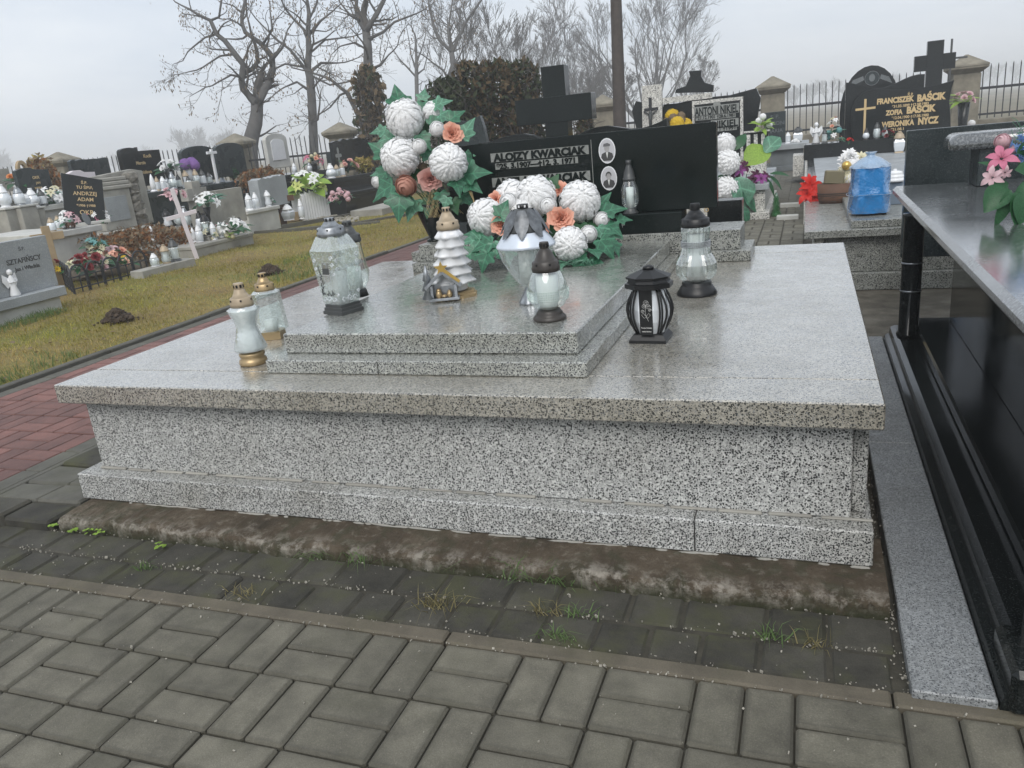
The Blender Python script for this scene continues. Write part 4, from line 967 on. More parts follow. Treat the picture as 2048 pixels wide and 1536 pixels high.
# 5 fir-tree lantern with nativity hut
P = A(912, 592, PZ)
t = thing('grave_lantern', 'white fir tree shaped lantern with little golden nativity hut and star', 'lantern', P); t.rotation_euler.z = math.radians(20)
ob('base', lathe([(.088, 0), (.088, .010), (.08, .014), (.08, .020), (.072, .024)], 8, pi / 8, sy=.82), 'gold', t)
prf = [(.046, .025), (.05, .03), (.05, .05)]
for k in range(6):
    z = .055 + k * .034; r = .077 - k * .0056; prf += [(r, z), (r * 1.02, z + .006), (r * .74, z + .030)]
def firr(a, j): return 1 + (.12 * math.sin(a * 6 + j * .7) if (j % 3) != 2 and 2 < j else 0.0)
ob('glass', sm(lathe(prf, 36, rad=firr, cap=True)), 'ceramic', t)
cap_dome(t, 'tan', .042, .255, .318, .337, .0155, ribs=6)
hut = ob('nativity_hut', merge(box(-.034, .034, -.014, .014, 0, .006, .001), box(-.03, -.024, -.01, .01, .006, .035), box(.024, .03, -.01, .01, .006, .035), xf(box(0, .052, -.016, .016, 0, .006), (-.001, 0, .062), (0, math.radians(40), 0)), xf(box(-.052, 0, -.016, .016, 0, .006), (.001, 0, .062), (0, math.radians(-40), 0)), box(-.026, .026, .010, .013, .006, .035)), 'silver', t, (-.035, -.085, .006), None, 1.65)
ob('manger_figures', sm(merge(xf(sphere(.006, 8, 6), (-.012, -.004, .022)), xf(sphere(.008, 8, 6, 1.4), (-.012, -.004, .013)), xf(sphere(.005, 8, 6), (.012, -.004, .018)), xf(sphere(.007, 8, 6, 1.2), (.012, -.004, .012)), xf(sphere(.007, 8, 6, .6), (0, -.006, .010)))), 'gold', hut)
ob('little_fir', sm(lathe([(.016, 0), (.008, .018), (.014, .02), (.006, .04), (.01, .042), (.001, .075)], 10)), 'silver', hut, (-.036, .0, .006))
sv = [(.016 * (1 if k % 2 == 0 else .42) * math.cos(pi / 2 + k * pi / 5), .016 * (1 if k % 2 == 0 else .42) * math.sin(pi / 2 + k * pi / 5)) for k in range(10)]
ob('star', merge(prism(sv, -.003, .003), xf(box(0, .045, -.002, .002, -.006, .004), (.004, 0, -.004), (0, math.radians(42), 0))), 'brightgold', hut, (.0, -.012, .074))
# 6 urn lantern
P = A(1062, 606, PZ)
t = thing('grave_lantern', 'large pearly urn lantern with ornate silver leaf cap before the flowers', 'lantern', P)
ob('base', sm(lathe([(.045, 0), (.043, .006), (.03, .03), (.018, .05), (.02, .058)], 24, rad=ring_scale(8, -.18))), 'silver', t)
ob('glass', sm(lathe([(.02, .057), (.037, .075), (.066, .115), (.089, .16), (.098, .192), (.1, .2)], 36, rad=ring_scale(12, -.05), cap=False)), 'glass_relief', t)
ob('shoulder', sm(lathe([(.101, .2), (.1035, .204), (.102, .209), (.072, .25), (.058, .268)], 36, cap=False)), 'pearl', t)
ob('candle', sm(lathe([(.030, .075), (.030, .19), (.006, .195)], 18)), 'wax', t)
c = ob('cap', sm(lathe([(.072, .252), (.073, .256), (.067, .275), (.052, .303), (.030, .325), (.022, .329)], 32)), 'greyplastic', t)
for k in range(8):
    a = k * pi / 4 + .2
    def fn(u, v_): 
        w_ = .026 * math.sin(pi * min(.98, .15 + .8 * v_)); zz = .326 - .09 * v_; rr = .036 + .050 * v_ ** .72 + (.006 * (v_ - .85) * 10 * .6 if v_ > .85 else 0); y_ = (u - .5) * 2 * w_
        return (rr + .004 - .25 * abs(y_), y_, zz)
    ob('acanthus_leaf', sm(xf(grid_patch(fn, 4, 6), (0, 0, 0), (0, 0, a))), 'darksilver', c)
ob('chimney', sm(lathe([(.018, .328), (.02, .331), (.02, .343), (.012, .344)], 16)), 'blackplastic', c)
for k in range(6): ob('vent', box(-.003, .003, -.001, .001, -.004, .004), 'ceramic', c, (math.cos(k * pi / 3 + .2) * .0203, math.sin(k * pi / 3 + .2) * .0203, .337), (0, 0, k * pi / 3 + .2 + pi / 2))
# 7 round beaded lantern
P = A(1100, 638, PZ)
t = thing('grave_lantern', 'round beaded glass lantern with white candle, dark brown cap and base', 'lantern', P)
ob('base', sm(lathe([(.053, 0), (.054, .006), (.048, .014), (.042, .017), (.043, .022), (.036, .030), (.034, .034)], 30)), 'brownplastic', t)
ob('glass', sm(lathe([(.032, .034), (.050, .045), (.063, .07), (.065, .095), (.060, .12), (.049, .147), (.042, .158)], 36, cap=False)), 'glass', t)
ob('bead_band', sm(merge(*[xf(sphere(.0026, 6, 4), (math.cos(a) * rr, math.sin(a) * rr, zz)) for zz, rr in ((.068, .0635), (.075, .0648), (.082, .0658), (.089, .0660), (.096, .0656)) for a in np.arange(0, 2 * pi, 2 * pi / 56)])), 'glass', t)
ob('candle', sm(lathe([(.029, .036), (.029, .05), (.035, .06), (.035, .14), (.03, .15)], 20)), 'wax', t)
ob('ring', sm(lathe([(.024, .034), (.029, .036), (.029, .044), (.024, .046)], 20)), 'tan', t)
cap_dome(t, 'brownplastic', .043, .155, .226, .246, .0145, ribs=0)
# 8 black ribbed lantern
a0, a1 = A(1258, 687, H), A(1333, 688, H); rz8 = math.atan2(a1.y - a0.y, a1.x - a0.x)
P = (a0 + a1) / 2 + Vector((-math.sin(rz8), math.cos(rz8), 0)) * .052
t = thing('grave_lantern', 'squat black ribbed lantern with an inscribed dark plate', 'lantern', P, rz8)
ob('base', lathe([(.061 * 1.414, 0), (.061 * 1.414, .010), (.05 * 1.414, .026), (.042 * 1.414, .03)], 4, pi / 4, sy=.88), 'blackplastic', t)
ob('glass', lathe([(.036 * 1.414, .03), (.046 * 1.414, .07), (.048 * 1.414, .11), (.04 * 1.414, .165), (.036 * 1.414, .18)], 8, pi / 8, sy=.9, cap=False), 'glass_milk', t)
for sx2 in (-1, 1):
    for (yy_, k0) in ((-.030, .82), (-.012, .95), (.010, .95), (.030, .82)):
        pts_ = [(sx2 * (.036 + .034 * math.sin(pi * u_) * k0 + (.004 if abs(yy_) < .02 else 0)), yy_ * (1 + .35 * math.sin(pi * u_)), .026 + .156 * u_) for u_ in np.linspace(0, 1, 9)]
        ob('rib', sm(tube(pts_, .0038, 6)), 'blackplastic', t)
    for xx_ in (.030, .038):
        ob('rib', sm(tube([(sx2 * (xx_ + .014 * math.sin(pi * u_)), -.034 - .016 * math.sin(pi * u_), .026 + .156 * u_) for u_ in np.linspace(0, 1, 9)], .0032, 6)), 'blackplastic', t)
pl = ob('inscription_plate', box(-.021, .021, -.001, .001, 0, .15), 'blackplastic', t, (0, -.0555, .03))
rosev = []
for (x_, z_, r_) in ((0, .105, .010), (.007, .093, .009), (-.006, .094, .008), (.013, .082, .006), (-.011, .078, .006)):
    rosev.append(tube([(x_ + r_ * (1 - u_ / 14) * math.cos(u_ * .9), -.0014, z_ + r_ * (1 - u_ / 14) * math.sin(u_ * .9)) for u_ in range(13)], .0006, 3))
rosev.append(tube([(0, -.0014, .098), (-.002, -.0014, .075), (.002, -.0014, .058), (.008, -.0014, .046)], .0007, 3))
for s_ in (-1, 1): rosev.append(tube([(.001, -.0014, .062), (s_ * .010, -.0014, .074), (s_ * .014, -.0014, .066), (s_ * .006, -.0014, .056), (.001, -.0014, .06)], .0006, 3))
ob('rose_drawing', merge(*rosev), 'white_text', pl)
for s_, z_ in (('Twoje światło', .022), ('nadal świeci', .010)): ob('lettering', text(s_, .0062, .0003, .0001), 'white_text', pl, (0, -.0014, z_), (pi / 2, 0, 0))
c = ob('lid', lathe([(.056 * 1.414, .178), (.056 * 1.414, .192), (.05 * 1.414, .195), (.047 * 1.414, .206), (.0525 * 1.414, .208), (.0525 * 1.414, .214), (.02 * 1.414, .232), (.018 * 1.414, .234)], 8, pi / 8, sy=.9), 'blackplastic', t)
ob('knob', sm(lathe([(.012, .233), (.018, .236), (.018, .243), (.004, .248)], 14)), 'blackplastic', c)
# 9 tall fluted lantern with rhinestone band
P = A(1394, 588, H)
t = thing('grave_lantern', 'tall fluted clear glass lantern with rhinestone band, black cap and foot', 'lantern', P)
ob('base', sm(lathe([(.080, 0), (.081, .006), (.074, .018), (.063, .036), (.058, .040), (.059, .05), (.054, .054)], 34)), 'blackplastic', t)
ob('glass', (lathe([(.052, .055), (.066, .066), (.079, .085), (.081, .10), (.080, .125), (.072, .145), (.060, .165), (.053, .195), (.053, .225), (.056, .25), (.057, .268), (.052, .275)], 40, rad=lambda a, j: 1 - .07 * (int(round(a / (2 * pi) * 40)) % 2), cap=False)), 'glass_flute', t)
ob('candle', sm(lathe([(.034, .056), (.034, .24), (.008, .245)], 20)), 'wax', t)
ob('rhinestone_band', sm(merge(*[xf(sphere(.0030, 6, 4), (math.cos(a) * .0555, math.sin(a) * .0555, zz)) for zz in (.196, .202, .208, .214) for a in np.arange(0, 2 * pi, 2 * pi / 54)])), 'silver', t)
cap_dome(t, 'blackplastic', .055, .272, .335, .362, .0185)

# ================================================================== THE TWO BOUQUETS
def fdir(c, P, k=.9): 
    d = (P - c); tw = (CAM - P).normalized(); return d.normalized() * k + tw
q = random.Random(12)
# vase bouquet
VK = dep(Vector((.56, 2.19, .633)))
vp = AY(872, 486, 2.19); vp.z = .6335
vt = thing('flower_vase', 'black tapering vase left of the black headstone', 'vase', vp)
ob('foot', sm(lathe([(.05, 0), (.05, .008), (.035, .014), (.033, .018)], 24)), 'black_hs', vt)
ob('body', sm(lathe([(.032, .018), (.045, .05), (.085, .16), (.095, .21), (.088, .212), (.075, .15)], 28, cap=False)), 'black_hs', vt)
b1_ = thing('vase_bouquet', 'tall artificial bouquet of white pompom blooms, salmon roses and ivy in vase', 'bouquet', vp + Vector((0, 0, .16)))
cc = vp + Vector((0, -.02, .42))
def bp(px, py, dk=0.0): return K(px, py, VK + dk)
def fwd_(px): return -.26 * max(0, min(1, (px - 850) / 45))
for i, (px, py, r, kd, mtn, dk) in enumerate(((810, 238, 36, 'mum', 'f_white', -.10), (799, 316, 36, 'mum', 'f_white', -.13), (897, 326, 36, 'mum', 'f_white', -.13), (838, 293, 15, 'bud', 'f_white', -.16), (874, 258, 15, 'bud', 'f_white', -.12), (868, 226, 22, 'mum', 'f_white', .05), (756, 363, 13, 'bud', 'f_white', .02),
        (905, 268, 27, 'rose', 'f_salmon', -.10), (862, 358, 32, 'rose', 'f_pink', -.17), (812, 372, 21, 'bud', 'f_rosebud', -.15), (845, 335, 10, 'small', 'deadleaf', -.05))):
    P = bp(px, py, dk + fwd_(px)); flower(b1_, kd, mtn, P, fdir(cc, P, .55), r * mpp(P), i)
for i, (px, py, sz, ang, mtn, dk) in enumerate(((800, 215, 52, 100, 'leaf', -.05), (845, 225, 48, 60, 'leaf', -.02), (870, 212, 40, 25, 'leaf2', 0), (860, 250, 42, 30, 'leaf', -.06), (925, 275, 52, 70, 'leaf2', -.05), (930, 305, 40, 290, 'leaf', -.02), (950, 300, 28, 330, 'leaf2', 0),
        (928, 350, 62, 10, 'leaf', -.08), (930, 365, 46, 340, 'leaf', -.1), (910, 360, 42, 300, 'leaf', -.12), (775, 310, 52, 150, 'leaf', -.06), (778, 335, 48, 240, 'leaf', -.05), (785, 370, 58, 205, 'leaf', -.1), (800, 390, 60, 260, 'leaf', -.14), (830, 400, 50, 245, 'leaf2', -.1), (790, 275, 42, 200, 'leaf2', -.03), (840, 270, 42, 300, 'leaf', -.1), (850, 305, 40, 330, 'leaf', -.09),
        (880, 300, 46, 280, 'leaf_d', -.06), (830, 340, 44, 250, 'leaf_d', -.06), (880, 385, 34, 300, 'leaf', -.13), (895, 395, 30, 250, 'leaf2', -.12), (905, 400, 36, 290, 'leaf_d', -.08), (815, 290, 40, 280, 'leaf_d', -.04), (770, 345, 34, 190, 'leaf2', 0), (845, 200, 30, 80, 'leaf2', .03), (900, 240, 40, 45, 'leaf', .02), (770, 262, 34, 175, 'leaf2', .02), (860, 400, 44, 265, 'leaf_d', -.05), (840, 262, 40, 20, 'leaf_d', .0), (880, 230, 36, 350, 'leaf2', .0), (925, 390, 34, 320, 'leaf', -.06))):
    P = bp(px, py, dk + fwd_(px)); a = math.radians(ang + q.uniform(-8, 8)); tip = RGT * math.cos(a) + UPV * math.sin(a) - FWD * q.uniform(-.1, .45)
    leafat(b1_, 'ivy', mtn, P, tip, -FWD + UPV * .5 + RGT * q.uniform(-.4, .4), sz * mpp(P) * .84, i)
# stems and raffia
V = []
for i in range(26):
    P = bp(q.uniform(800, 910), q.uniform(240, 390), q.uniform(-.06, .04)); V.append(tube([vp + Vector((q.uniform(-.03, .03), q.uniform(-.03, .03), .15)), (P + vp + Vector((0, 0, .2))) / 2 + Vector((q.uniform(-.03, .03), 0, 0)), P], .0022, 4))
o = ob('stems', merge(*V), 'leaf_d', b1_); o.location = -b1_.location
V = []
for i in range(9):
    x0 = 848 + i * 2.6; V.append(tube([bp(x0 + 5 * math.sin(u_ * 2.2 + i * 1.57) + u_ * 1.5, 375 + 10 * u_, -.17 + .004 * (i % 2)) for u_ in range(7)], .0011, 3))
    V.append(tube([bp(x0 + 12 - 5 * math.sin(u_ * 2.2 + i * 1.57) + u_ * 1.2 - 8, 375 + 10 * u_, -.168) for u_ in range(7)], .0011, 3))
o = ob('raffia_net', merge(*V), 'raffia', b1_); o.location = -b1_.location; V = []
for i in range(7): V.append(tube([bp(915 + i, 365 + i, -.36), bp(935 + i * 1.5, 378 + i, -.38), bp(946 + i * .8, 400 + i * 2, -.38), bp(951 + i * .6, 425 + q.uniform(-8, 6), -.38)], .0011, 3))
for i in range(4): V.append(tube([bp(895 + i * 2, 400, -.14), bp(905 + i * 4, 415 + i, -.15), bp(912 + i * 5, 422 + i * 2, -.15)], .0011, 3))
o = ob('raffia_tassel', merge(*V), 'raffia', b1_); o.location = -b1_.location

# cushion bouquet lying on the plate before the headstone
b2_ = thing('cushion_bouquet', 'low cushion of white pompom blooms, salmon roses and ivy on the plate', 'bouquet', (1.42, 1.72, PZ + .001))
cc = Vector((1.42, 1.78, PZ + .12)); BK = dep(Vector((1.42, 1.62, PZ + .15)))
def cp_(px, py, dk=0.0): return K(px, py, BK + dk)
ob('oasis_base', sm(lumpy(.16, 3, .12, 14, 8, .55)), 'leaf_d', b2_, (0, 0, .095), None, (1.55, .8, 1))
for i, (px, py, r, kd, mtn, dk) in enumerate(((1025, 396, 34, 'mum', 'f_white', .08), (1072, 392, 38, 'mum', 'f_white', 0), (1160, 403, 39, 'mum', 'f_white', -.02), (972, 434, 35, 'mum', 'f_white', -.02), (1140, 488, 33, 'mum', 'f_white', -.18), (1042, 425, 24, 'mum', 'f_white', -.05), (1050, 455, 26, 'mum', 'f_white', -.08),
        (1017, 404, 18, 'bud', 'f_white', -.07), (1096, 411, 17, 'bud', 'f_white', -.10), (1177, 468, 17, 'bud', 'f_white', -.14), (1203, 440, 16, 'bud', 'f_white', -.03), (1003, 452, 27, 'rose', 'f_salmon', -.10), (1122, 437, 34, 'rose', 'f_salmon', -.13), (990, 398, 20, 'rose', 'f_salmon', .02), (1118, 379, 22, 'rose', 'f_salmon', .04), (1085, 455, 20, 'rose', 'f_salmon', -.06))):
    P = cp_(px, py, dk); flower(b2_, kd, mtn, P, fdir(cc, P, .8), r * mpp(P), i)
for i, (px, py, sz, ang, mtn, dk) in enumerate(((1000, 432, 40, 60, 'leaf', -.14), (1015, 432, 36, 200, 'leaf2', -.12), (985, 485, 48, 200, 'leaf', -.14), (975, 505, 46, 250, 'leaf', -.17), (1000, 490, 40, 230, 'leaf2', -.15), (960, 480, 44, 190, 'leaf2', -.08), (965, 470, 40, 170, 'leaf', -.05), (1010, 500, 42, 280, 'leaf', -.16),
        (1195, 420, 46, 60, 'leaf', .02), (1205, 425, 52, 20, 'leaf', -.02), (1215, 450, 42, 330, 'leaf', -.05), (1195, 455, 46, 300, 'leaf2', -.1), (1200, 480, 52, 310, 'leaf', -.14), (1185, 500, 46, 280, 'leaf', -.18), (1170, 515, 40, 230, 'leaf2', -.2), (1150, 520, 46, 300, 'leaf', -.2), (1215, 465, 36, 350, 'leaf2', -.06), (1225, 485, 34, 300, 'leaf', -.08), (1130, 525, 38, 250, 'leaf2', -.2), (1160, 450, 40, 290, 'leaf_d', -.06), (1140, 445, 34, 60, 'leaf_d', 0), (1090, 430, 36, 30, 'leaf_d', -.02), (1195, 470, 40, 20, 'leaf', -.1), (1180, 525, 34, 330, 'leaf', -.2), (950, 500, 40, 220, 'leaf', -.12), (1020, 470, 44, 240, 'leaf_d', -.08), (1060, 480, 40, 270, 'leaf_d', -.1), (1110, 480, 40, 260, 'leaf_d', -.12), (1100, 375, 34, 60, 'leaf_d', .04), (1235, 440, 32, 10, 'leaf', -.02))):
    P = cp_(px, py, dk); P.z = max(P.z, PZ + .012); a = math.radians(ang + q.uniform(-8, 8)); tip = RGT * math.cos(a) + UPV * math.sin(a) - FWD * q.uniform(0, .35)
    if P.z < PZ + .06: tip.z = max(tip.z, -.03)
    leafat(b2_, 'ivy', mtn, P, tip, -FWD + UPV * .8 + RGT * q.uniform(-.4, .4), sz * mpp(P) * .88, i)
V = []
for i in range(14):
    a = q.uniform(-.8, .8); P = cp_(1165 + 35 * a, 505, -.2); P.z = PZ + .012; V.append(tube([P, P + Vector((.05 * a + q.uniform(-.03, .03), -.05, .012)), P + Vector((.10 * a + q.uniform(-.05, .05), -.09 + q.uniform(-.02, .02), .002))], [.0028, .004, .001], 4))
o = ob('reed_leaves', merge(*V), 'leaf2', b2_); o.location = -b2_.location

# ================================================================== BLACK TOMB ON THE RIGHT
rt = thing('black_tomb', 'polished black granite table tomb with round corner columns', 'tomb', (0, 0, 0))
ob('apron_strip', box(2.700, 2.853, -.430, .90, -.04, .022, .003), 'gr_strip', rt)
ob('apron_strip', box(2.700, 2.853, .9025, 2.32, -.04, .022, .003), 'gr_strip', rt)
ob('base_moulding', prism([(2.856, -.04), (4.3, -.04), (4.3, .085), (2.905, .085), (2.885, .075), (2.880, .045), (2.862, .035), (2.856, .02)], -.43, 2.30), 'black', rt)
ob('base_step', box(2.975, 4.3, -.40, 2.25, .0855, .135, .008), 'black', rt)
ob('side_panel', box(3.13, 4.2, -.34, 2.20, .1355, .70, .003), 'black_hs', rt)
for y in (-.345, 2.10):
    c = ob('column', sm(lathe([(.052, .0855), (.052, .10), (.044, .105), (.044, .64), (.05, .645), (.05, .6595)], 28)), 'black', rt, (2.945, y, 0))
    for z in (.30, .43): ob('ring', sm(lathe([(.0445, z), (.0462, z + .002), (.0462, z + .006), (.0445, z + .008)], 28, cap=False)), 'silver', c)
ob('column_foot', box(2.868, 3.02, -.445, -.27, .0, .0845 + .018, .012), 'black', rt)
ob('under_slab', box(2.915, 4.35, -.47, 2.50, .660, .6895, .012), 'black', rt)
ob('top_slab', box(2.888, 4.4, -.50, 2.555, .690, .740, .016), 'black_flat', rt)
TZ = .741
Pm = A(1810, 355, TZ); yb = Pm.y; zt = AY(1812, 262, yb).z
ob('back_panel', box(Pm.x, 4.5, yb, yb + .06, TZ + .0005 if yb < 2.55 else .30, zt, .003), 'dgrey', rt)
Pb = A(1955, 373, TZ); zs = AY(1955, 298, Pb.y).z; zq = AY(1940, 268, Pb.y).z; xs = AY(1905, 275, Pb.y).x
ob('shelf_post', box(Pb.x - .005, Pb.x + .10, Pb.y, Pb.y + .2, TZ, zs, .003), 'dgrey', rt)
tt = zq - zs
ob('scroll_shelf', merge(xf(prism([(0, 0), (.30, 0), (.30, tt)] + arc(.06, tt - .045, .06, .045, pi / 2, pi, 6), 0, 1.4), (xs + .0, Pb.y + .24, zs + .0005), (0, 0, 0))), 'black_flat', rt) if False else ob('scroll_shelf', sm(prism([(xs, zs + .0005), (4.5, zs + .0005), (4.5, zs + tt)] + [(xs + .045 - .045 * math.sin(t_), zs + tt - .045 + .045 * math.cos(t_)) for t_ in np.linspace(0, pi / 2, 7)], Pb.y - .02, Pb.y + .25)), 'black_flat', rt)

# lily bouquet at the edge of the frame
fp = A(2050, 432, TZ); b3 = thing('lily_bouquet', 'bouquet of pink and white lilies with blue hydrangea on the black tomb', 'bouquet', fp); KB = dep(fp) - .02
def rb(px, py, dk=0.0): return K(px, py, KB + dk)
cc = fp + Vector((.05, .05, .12)); q = random.Random(31)
for i, (px, py, r, kd, mtn, dk, dx) in enumerate(((2003, 318, 32, 'lily', 'f_magenta', -.05, (-.5, .3)), (1985, 355, 24, 'lily', 'f_palepink', -.06, (-1, 0)), (2042, 292, 24, 'small', 'f_blue', -.02, (0, .3)), (2060, 310, 24, 'small', 'f_blue', -.03, (0, .3)), (2075, 285, 26, 'small', 'f_blue', 0, (.2, .3)), (2005, 283, 15, 'bud', 'f_palepink', 0, (-1, .2)), (2018, 300, 12, 'bud', 'f_palepink', .02, (-.4, .6)), (2010, 345, 15, 'lily', 'f_palepink', -.08, (-.2, -.6)), (2085, 335, 32, 'lily', 'f_magenta', -.05, (.4, .2)), (2070, 260, 28, 'lily', 'f_palepink', .05, (.1, 1)))):
    P = rb(px, py, dk)
    if mtn == 'f_blue':
        for j_ in range(14):
            o3 = Vector((q.gauss(0, 1), q.gauss(0, 1), q.gauss(0, 1))).normalized() - FWD * .3; flower(b3, 'daisy', mtn, P + o3 * r * .75 * mpp(P), o3, r * .48 * mpp(P), j_, 'floret')
        continue
    flower(b3, kd, mtn, P, RGT * dx[0] + UPV * dx[1] - FWD * .8, r * mpp(P), i)
for i, (px, py, sz, ang, dk) in enumerate(((2010, 375, 62, 225, -.08), (2020, 380, 66, 250, -.1), (2030, 385, 64, 275, -.12), (2045, 385, 62, 265, -.12), (2015, 365, 50, 205, -.05), (2035, 335, 50, 20, -.08), (2030, 340, 44, 340, -.1), (1998, 340, 36, 140, -.04), (2060, 380, 64, 290, -.1), (2075, 380, 60, 310, -.06), (2040, 330, 46, 80, -.02), (2055, 360, 56, 240, -.12), (2065, 340, 50, 30, -.06), (2030, 300, 40, 120, .04), (2090, 360, 60, 330, -.06))):
    P = rb(px, py, dk); a = math.radians(ang); leafat(b3, 'oval' if i % 3 else 'broad', 'leaf_d', P, RGT * math.cos(a) + UPV * math.sin(a) - FWD * .25, -FWD + UPV * .6, sz * mpp(P), i)
V = []
for i in range(40):
    P = rb(2045 + q.uniform(-14, 22), 262 + q.uniform(-22, 26), .04); a = q.uniform(0, 6.3); V.append(tube([P, P + Vector((math.cos(a) * .012, math.sin(a) * .01, q.uniform(.005, .02))), P + Vector((math.cos(a + .8) * .02, math.sin(a + .8) * .015, q.uniform(.0, .035)))], .0011, 3))
V.append(tube([fp + Vector((0, 0, .0)), cc, rb(2040, 300)], .008, 5))
o = ob('misty_sprigs', merge(*V), 'leaf2', b3); o.location = -b3.location

# ================================================================== TERRAZZO TOMB BEHIND IT
X2, Y2 = 2.472, 3.75
t2 = thing('terrazzo_tomb', 'grey terrazzo tomb carrying the flower basket and the blue wrapped lantern', 'tomb', (0, 0, 0))
ob('base_course', box(2.55, 4.7, 3.765, 6.0, -.05, .066, .004), 'ter_rear', t2)
ob('wall', box(2.60, 4.65, 3.81, 5.95, .0665, .308, .004), 'ter_rear', t2)
ob('wall_return', box(2.535, 2.5985, 3.80, 5.95, .0665, .308, .003), 'ter_white', t2)
ob('cover_slab', box(X2, 4.75, Y2, 6.05, .3085, .359, .004), 'ter_rear', t2)
xu = A(1702, 457, .359); zu = AY(1702, 442, xu.y).z
ob('upper_step', box(xu.x, 4.7, xu.y, 6.0, .3595, zu, .004), 'ter_rear', t2)
# blue wrapped lantern
P = A(1737, 428, zu); mp_ = mpp(P)
t = thing('wrapped_lantern', 'lantern wrapped in crumpled blue plastic bag with knotted top', 'lantern', P)
ob('base', lathe([(39 * mp_ * 1.0, 0), (39 * mp_, .016), (36 * mp_, .022)], 4, pi / 4 + .1), 'blackplastic', t)
m = glass('blue_plastic_film', tint=(0.25, 0.5, 0.85), body=0.86, bodyc=(0.03, 0.25, 0.62), rough=0.25, bscale=38, bmp=1.0, blend=0.4); MAT['bluefilm'] = m
m = glass('pale_blue_film', tint=(0.6, 0.75, 0.9), body=0.65, bodyc=(0.30, 0.47, 0.68), rough=0.3, bscale=70, bmp=1.0, blend=0.25); MAT['palefilm'] = m
q = random.Random(14)
def crinkle(a, j): return 1 + .05 * math.sin(a * 7 + j * 1.9) + .045 * math.sin(a * 13 + j * 4.1)
hh = 120 * mp_
ob('bag', sm(lathe([(37 * mp_, .016), (39 * mp_, .05), (37.5 * mp_, .30 * hh), (39 * mp_, .34 * hh), (37 * mp_, .38 * hh), (37 * mp_, .55 * hh), (35.5 * mp_, .76 * hh)], 36, rad=lambda a, j: (1 + .9 * (crinkle(a, j) - 1)) * min(1.06, .92 / max(abs(math.cos(a - .1)), abs(math.sin(a - .1)))), cap=False)), 'bluefilm', t)
ob('bag_top', sm(lathe([(37 * mp_, .76 * hh), (35 * mp_, .79 * hh), (18 * mp_, .90 * hh), (9 * mp_, .93 * hh), (7 * mp_, .96 * hh), (11 * mp_, 1.0 * hh), (6 * mp_, 1.0 * hh)], 30, rad=crinkle, cap=False)), 'palefilm', t)
ob('string', sm(merge(tube([(42.5 * mp_ * math.cos(a), 42.5 * mp_ * math.sin(a), .34 * hh + .004 * math.sin(3 * a)) for a in np.linspace(0, 2 * pi, 30)], .0015, 4), tube([(-38 * mp_, -18 * mp_, .34 * hh), (-40 * mp_, -20 * mp_, .15 * hh), (-39 * mp_, -22 * mp_, 0.0)], .0015, 4))), 'palefilm', t)
ob('candle_body', sm(lathe([(30 * mp_, .02), (30 * mp_, .74 * hh), (18 * mp_, .8 * hh)], 16)), 'greyplastic', t)
# grey box lantern with ribbed white lid
P = A(1787, 408, zu)
t = thing('box_lantern', 'blue grey box lantern with ribbed white lid behind the blue bag', 'lantern', P, .06)
MAT['bluegrey'] = simple('blue_grey_paint', (0.14, 0.18, 0.23), 0.5, var=0.1)
ob('body', box(-.05, .05, -.05, .05, 0, .16, .004), 'bluegrey', t)
ob('lid', sm(lathe([(.052, .1605), (.075, .165), (.078, .175), (.07, .185), (.062, .187), (.066, .195), (.062, .207), (.05, .212), (.054, .22), (.048, .232), (.03, .238), (.012, .24), (.012, .252), (.002, .253)], 20)), 'ceramic', t)
# basket with flowers
P = A(1672, 405, .3595); mb = mpp(P)
t = thing('flower_basket', 'dark brown woven basket of white flowers with gold bauble on terrazzo tomb', 'basket', P, .08)
bw_ = 36 * mb
ob('basket', sm(lathe([(bw_ * .86, 0), (bw_ * .95, .04), (bw_, 38 * mb), (bw_ * .93, 38 * mb), (bw_ * .85, .03)], 28, sy=.6, cap=True)), 'wood_r', t)
for k in range(5): ob('weave', sm(lathe([(bw_ * (.88 + .026 * k), .012 + k * .016), (bw_ * (.91 + .026 * k), .017 + k * .016), (bw_ * (.89 + .026 * k), .022 + k * .016)], 28, sy=.6, cap=False, rad=lambda a, j: 1 + .012 * math.sin(a * 20 + k * pi))), 'wood', t)
ob('candle_block', box(-22 * mb, 14 * mb, -.03, .04, 0, 26 * mb, .008), simple('olive_wax', (0.17, 0.15, 0.09), 0.6, var=0.15), t, (-2 * mb, 0, 36 * mb), (0, .1, .1))
t.rotation_euler.z = 0
P2 = K(1722, 355, dep(P) - .02)
for i in range(30):
    pp = K(1703 + q.uniform(-20, 34), 332 + q.uniform(-24, 30), dep(P) + q.uniform(-.06, .02)); flower(t, 'daisy' if i % 3 else 'small', 'f_white' if i % 4 else 'f_cream', pp, RGT * q.uniform(-.6, .6) + UPV * .7 - FWD, q.uniform(13, 18) * mb, i)
for i in range(16):
    pp = K(1715 + q.uniform(-30, 30), 370 + q.uniform(-30, 15), dep(P) + q.uniform(-.04, .06)); leafat(t, 'oval', 'leaf' if i % 2 else 'leaf_d', pp, RGT * q.uniform(-1, 1) + UPV * q.uniform(-.2, 1), -FWD + UPV, q.uniform(18, 30) * mb, i)
pp = K(1693, 331, dep(P) - .09); ob('gold_bauble', sm(sphere(9 * mb, 14, 10)), 'brightgold', t, pp - t.location)
pp = K(1683, 362, dep(P) - .06); ob('angel_ornament', sm(merge(xf(sphere(.016, 10, 8, 1.5), (0, 0, 0)), xf(sphere(.012, 8, 6), (0, 0, .03)), xf(sphere(.02, 8, 6, .5), (0, 0, -.025)))), 'ceramic', t, pp - t.location)
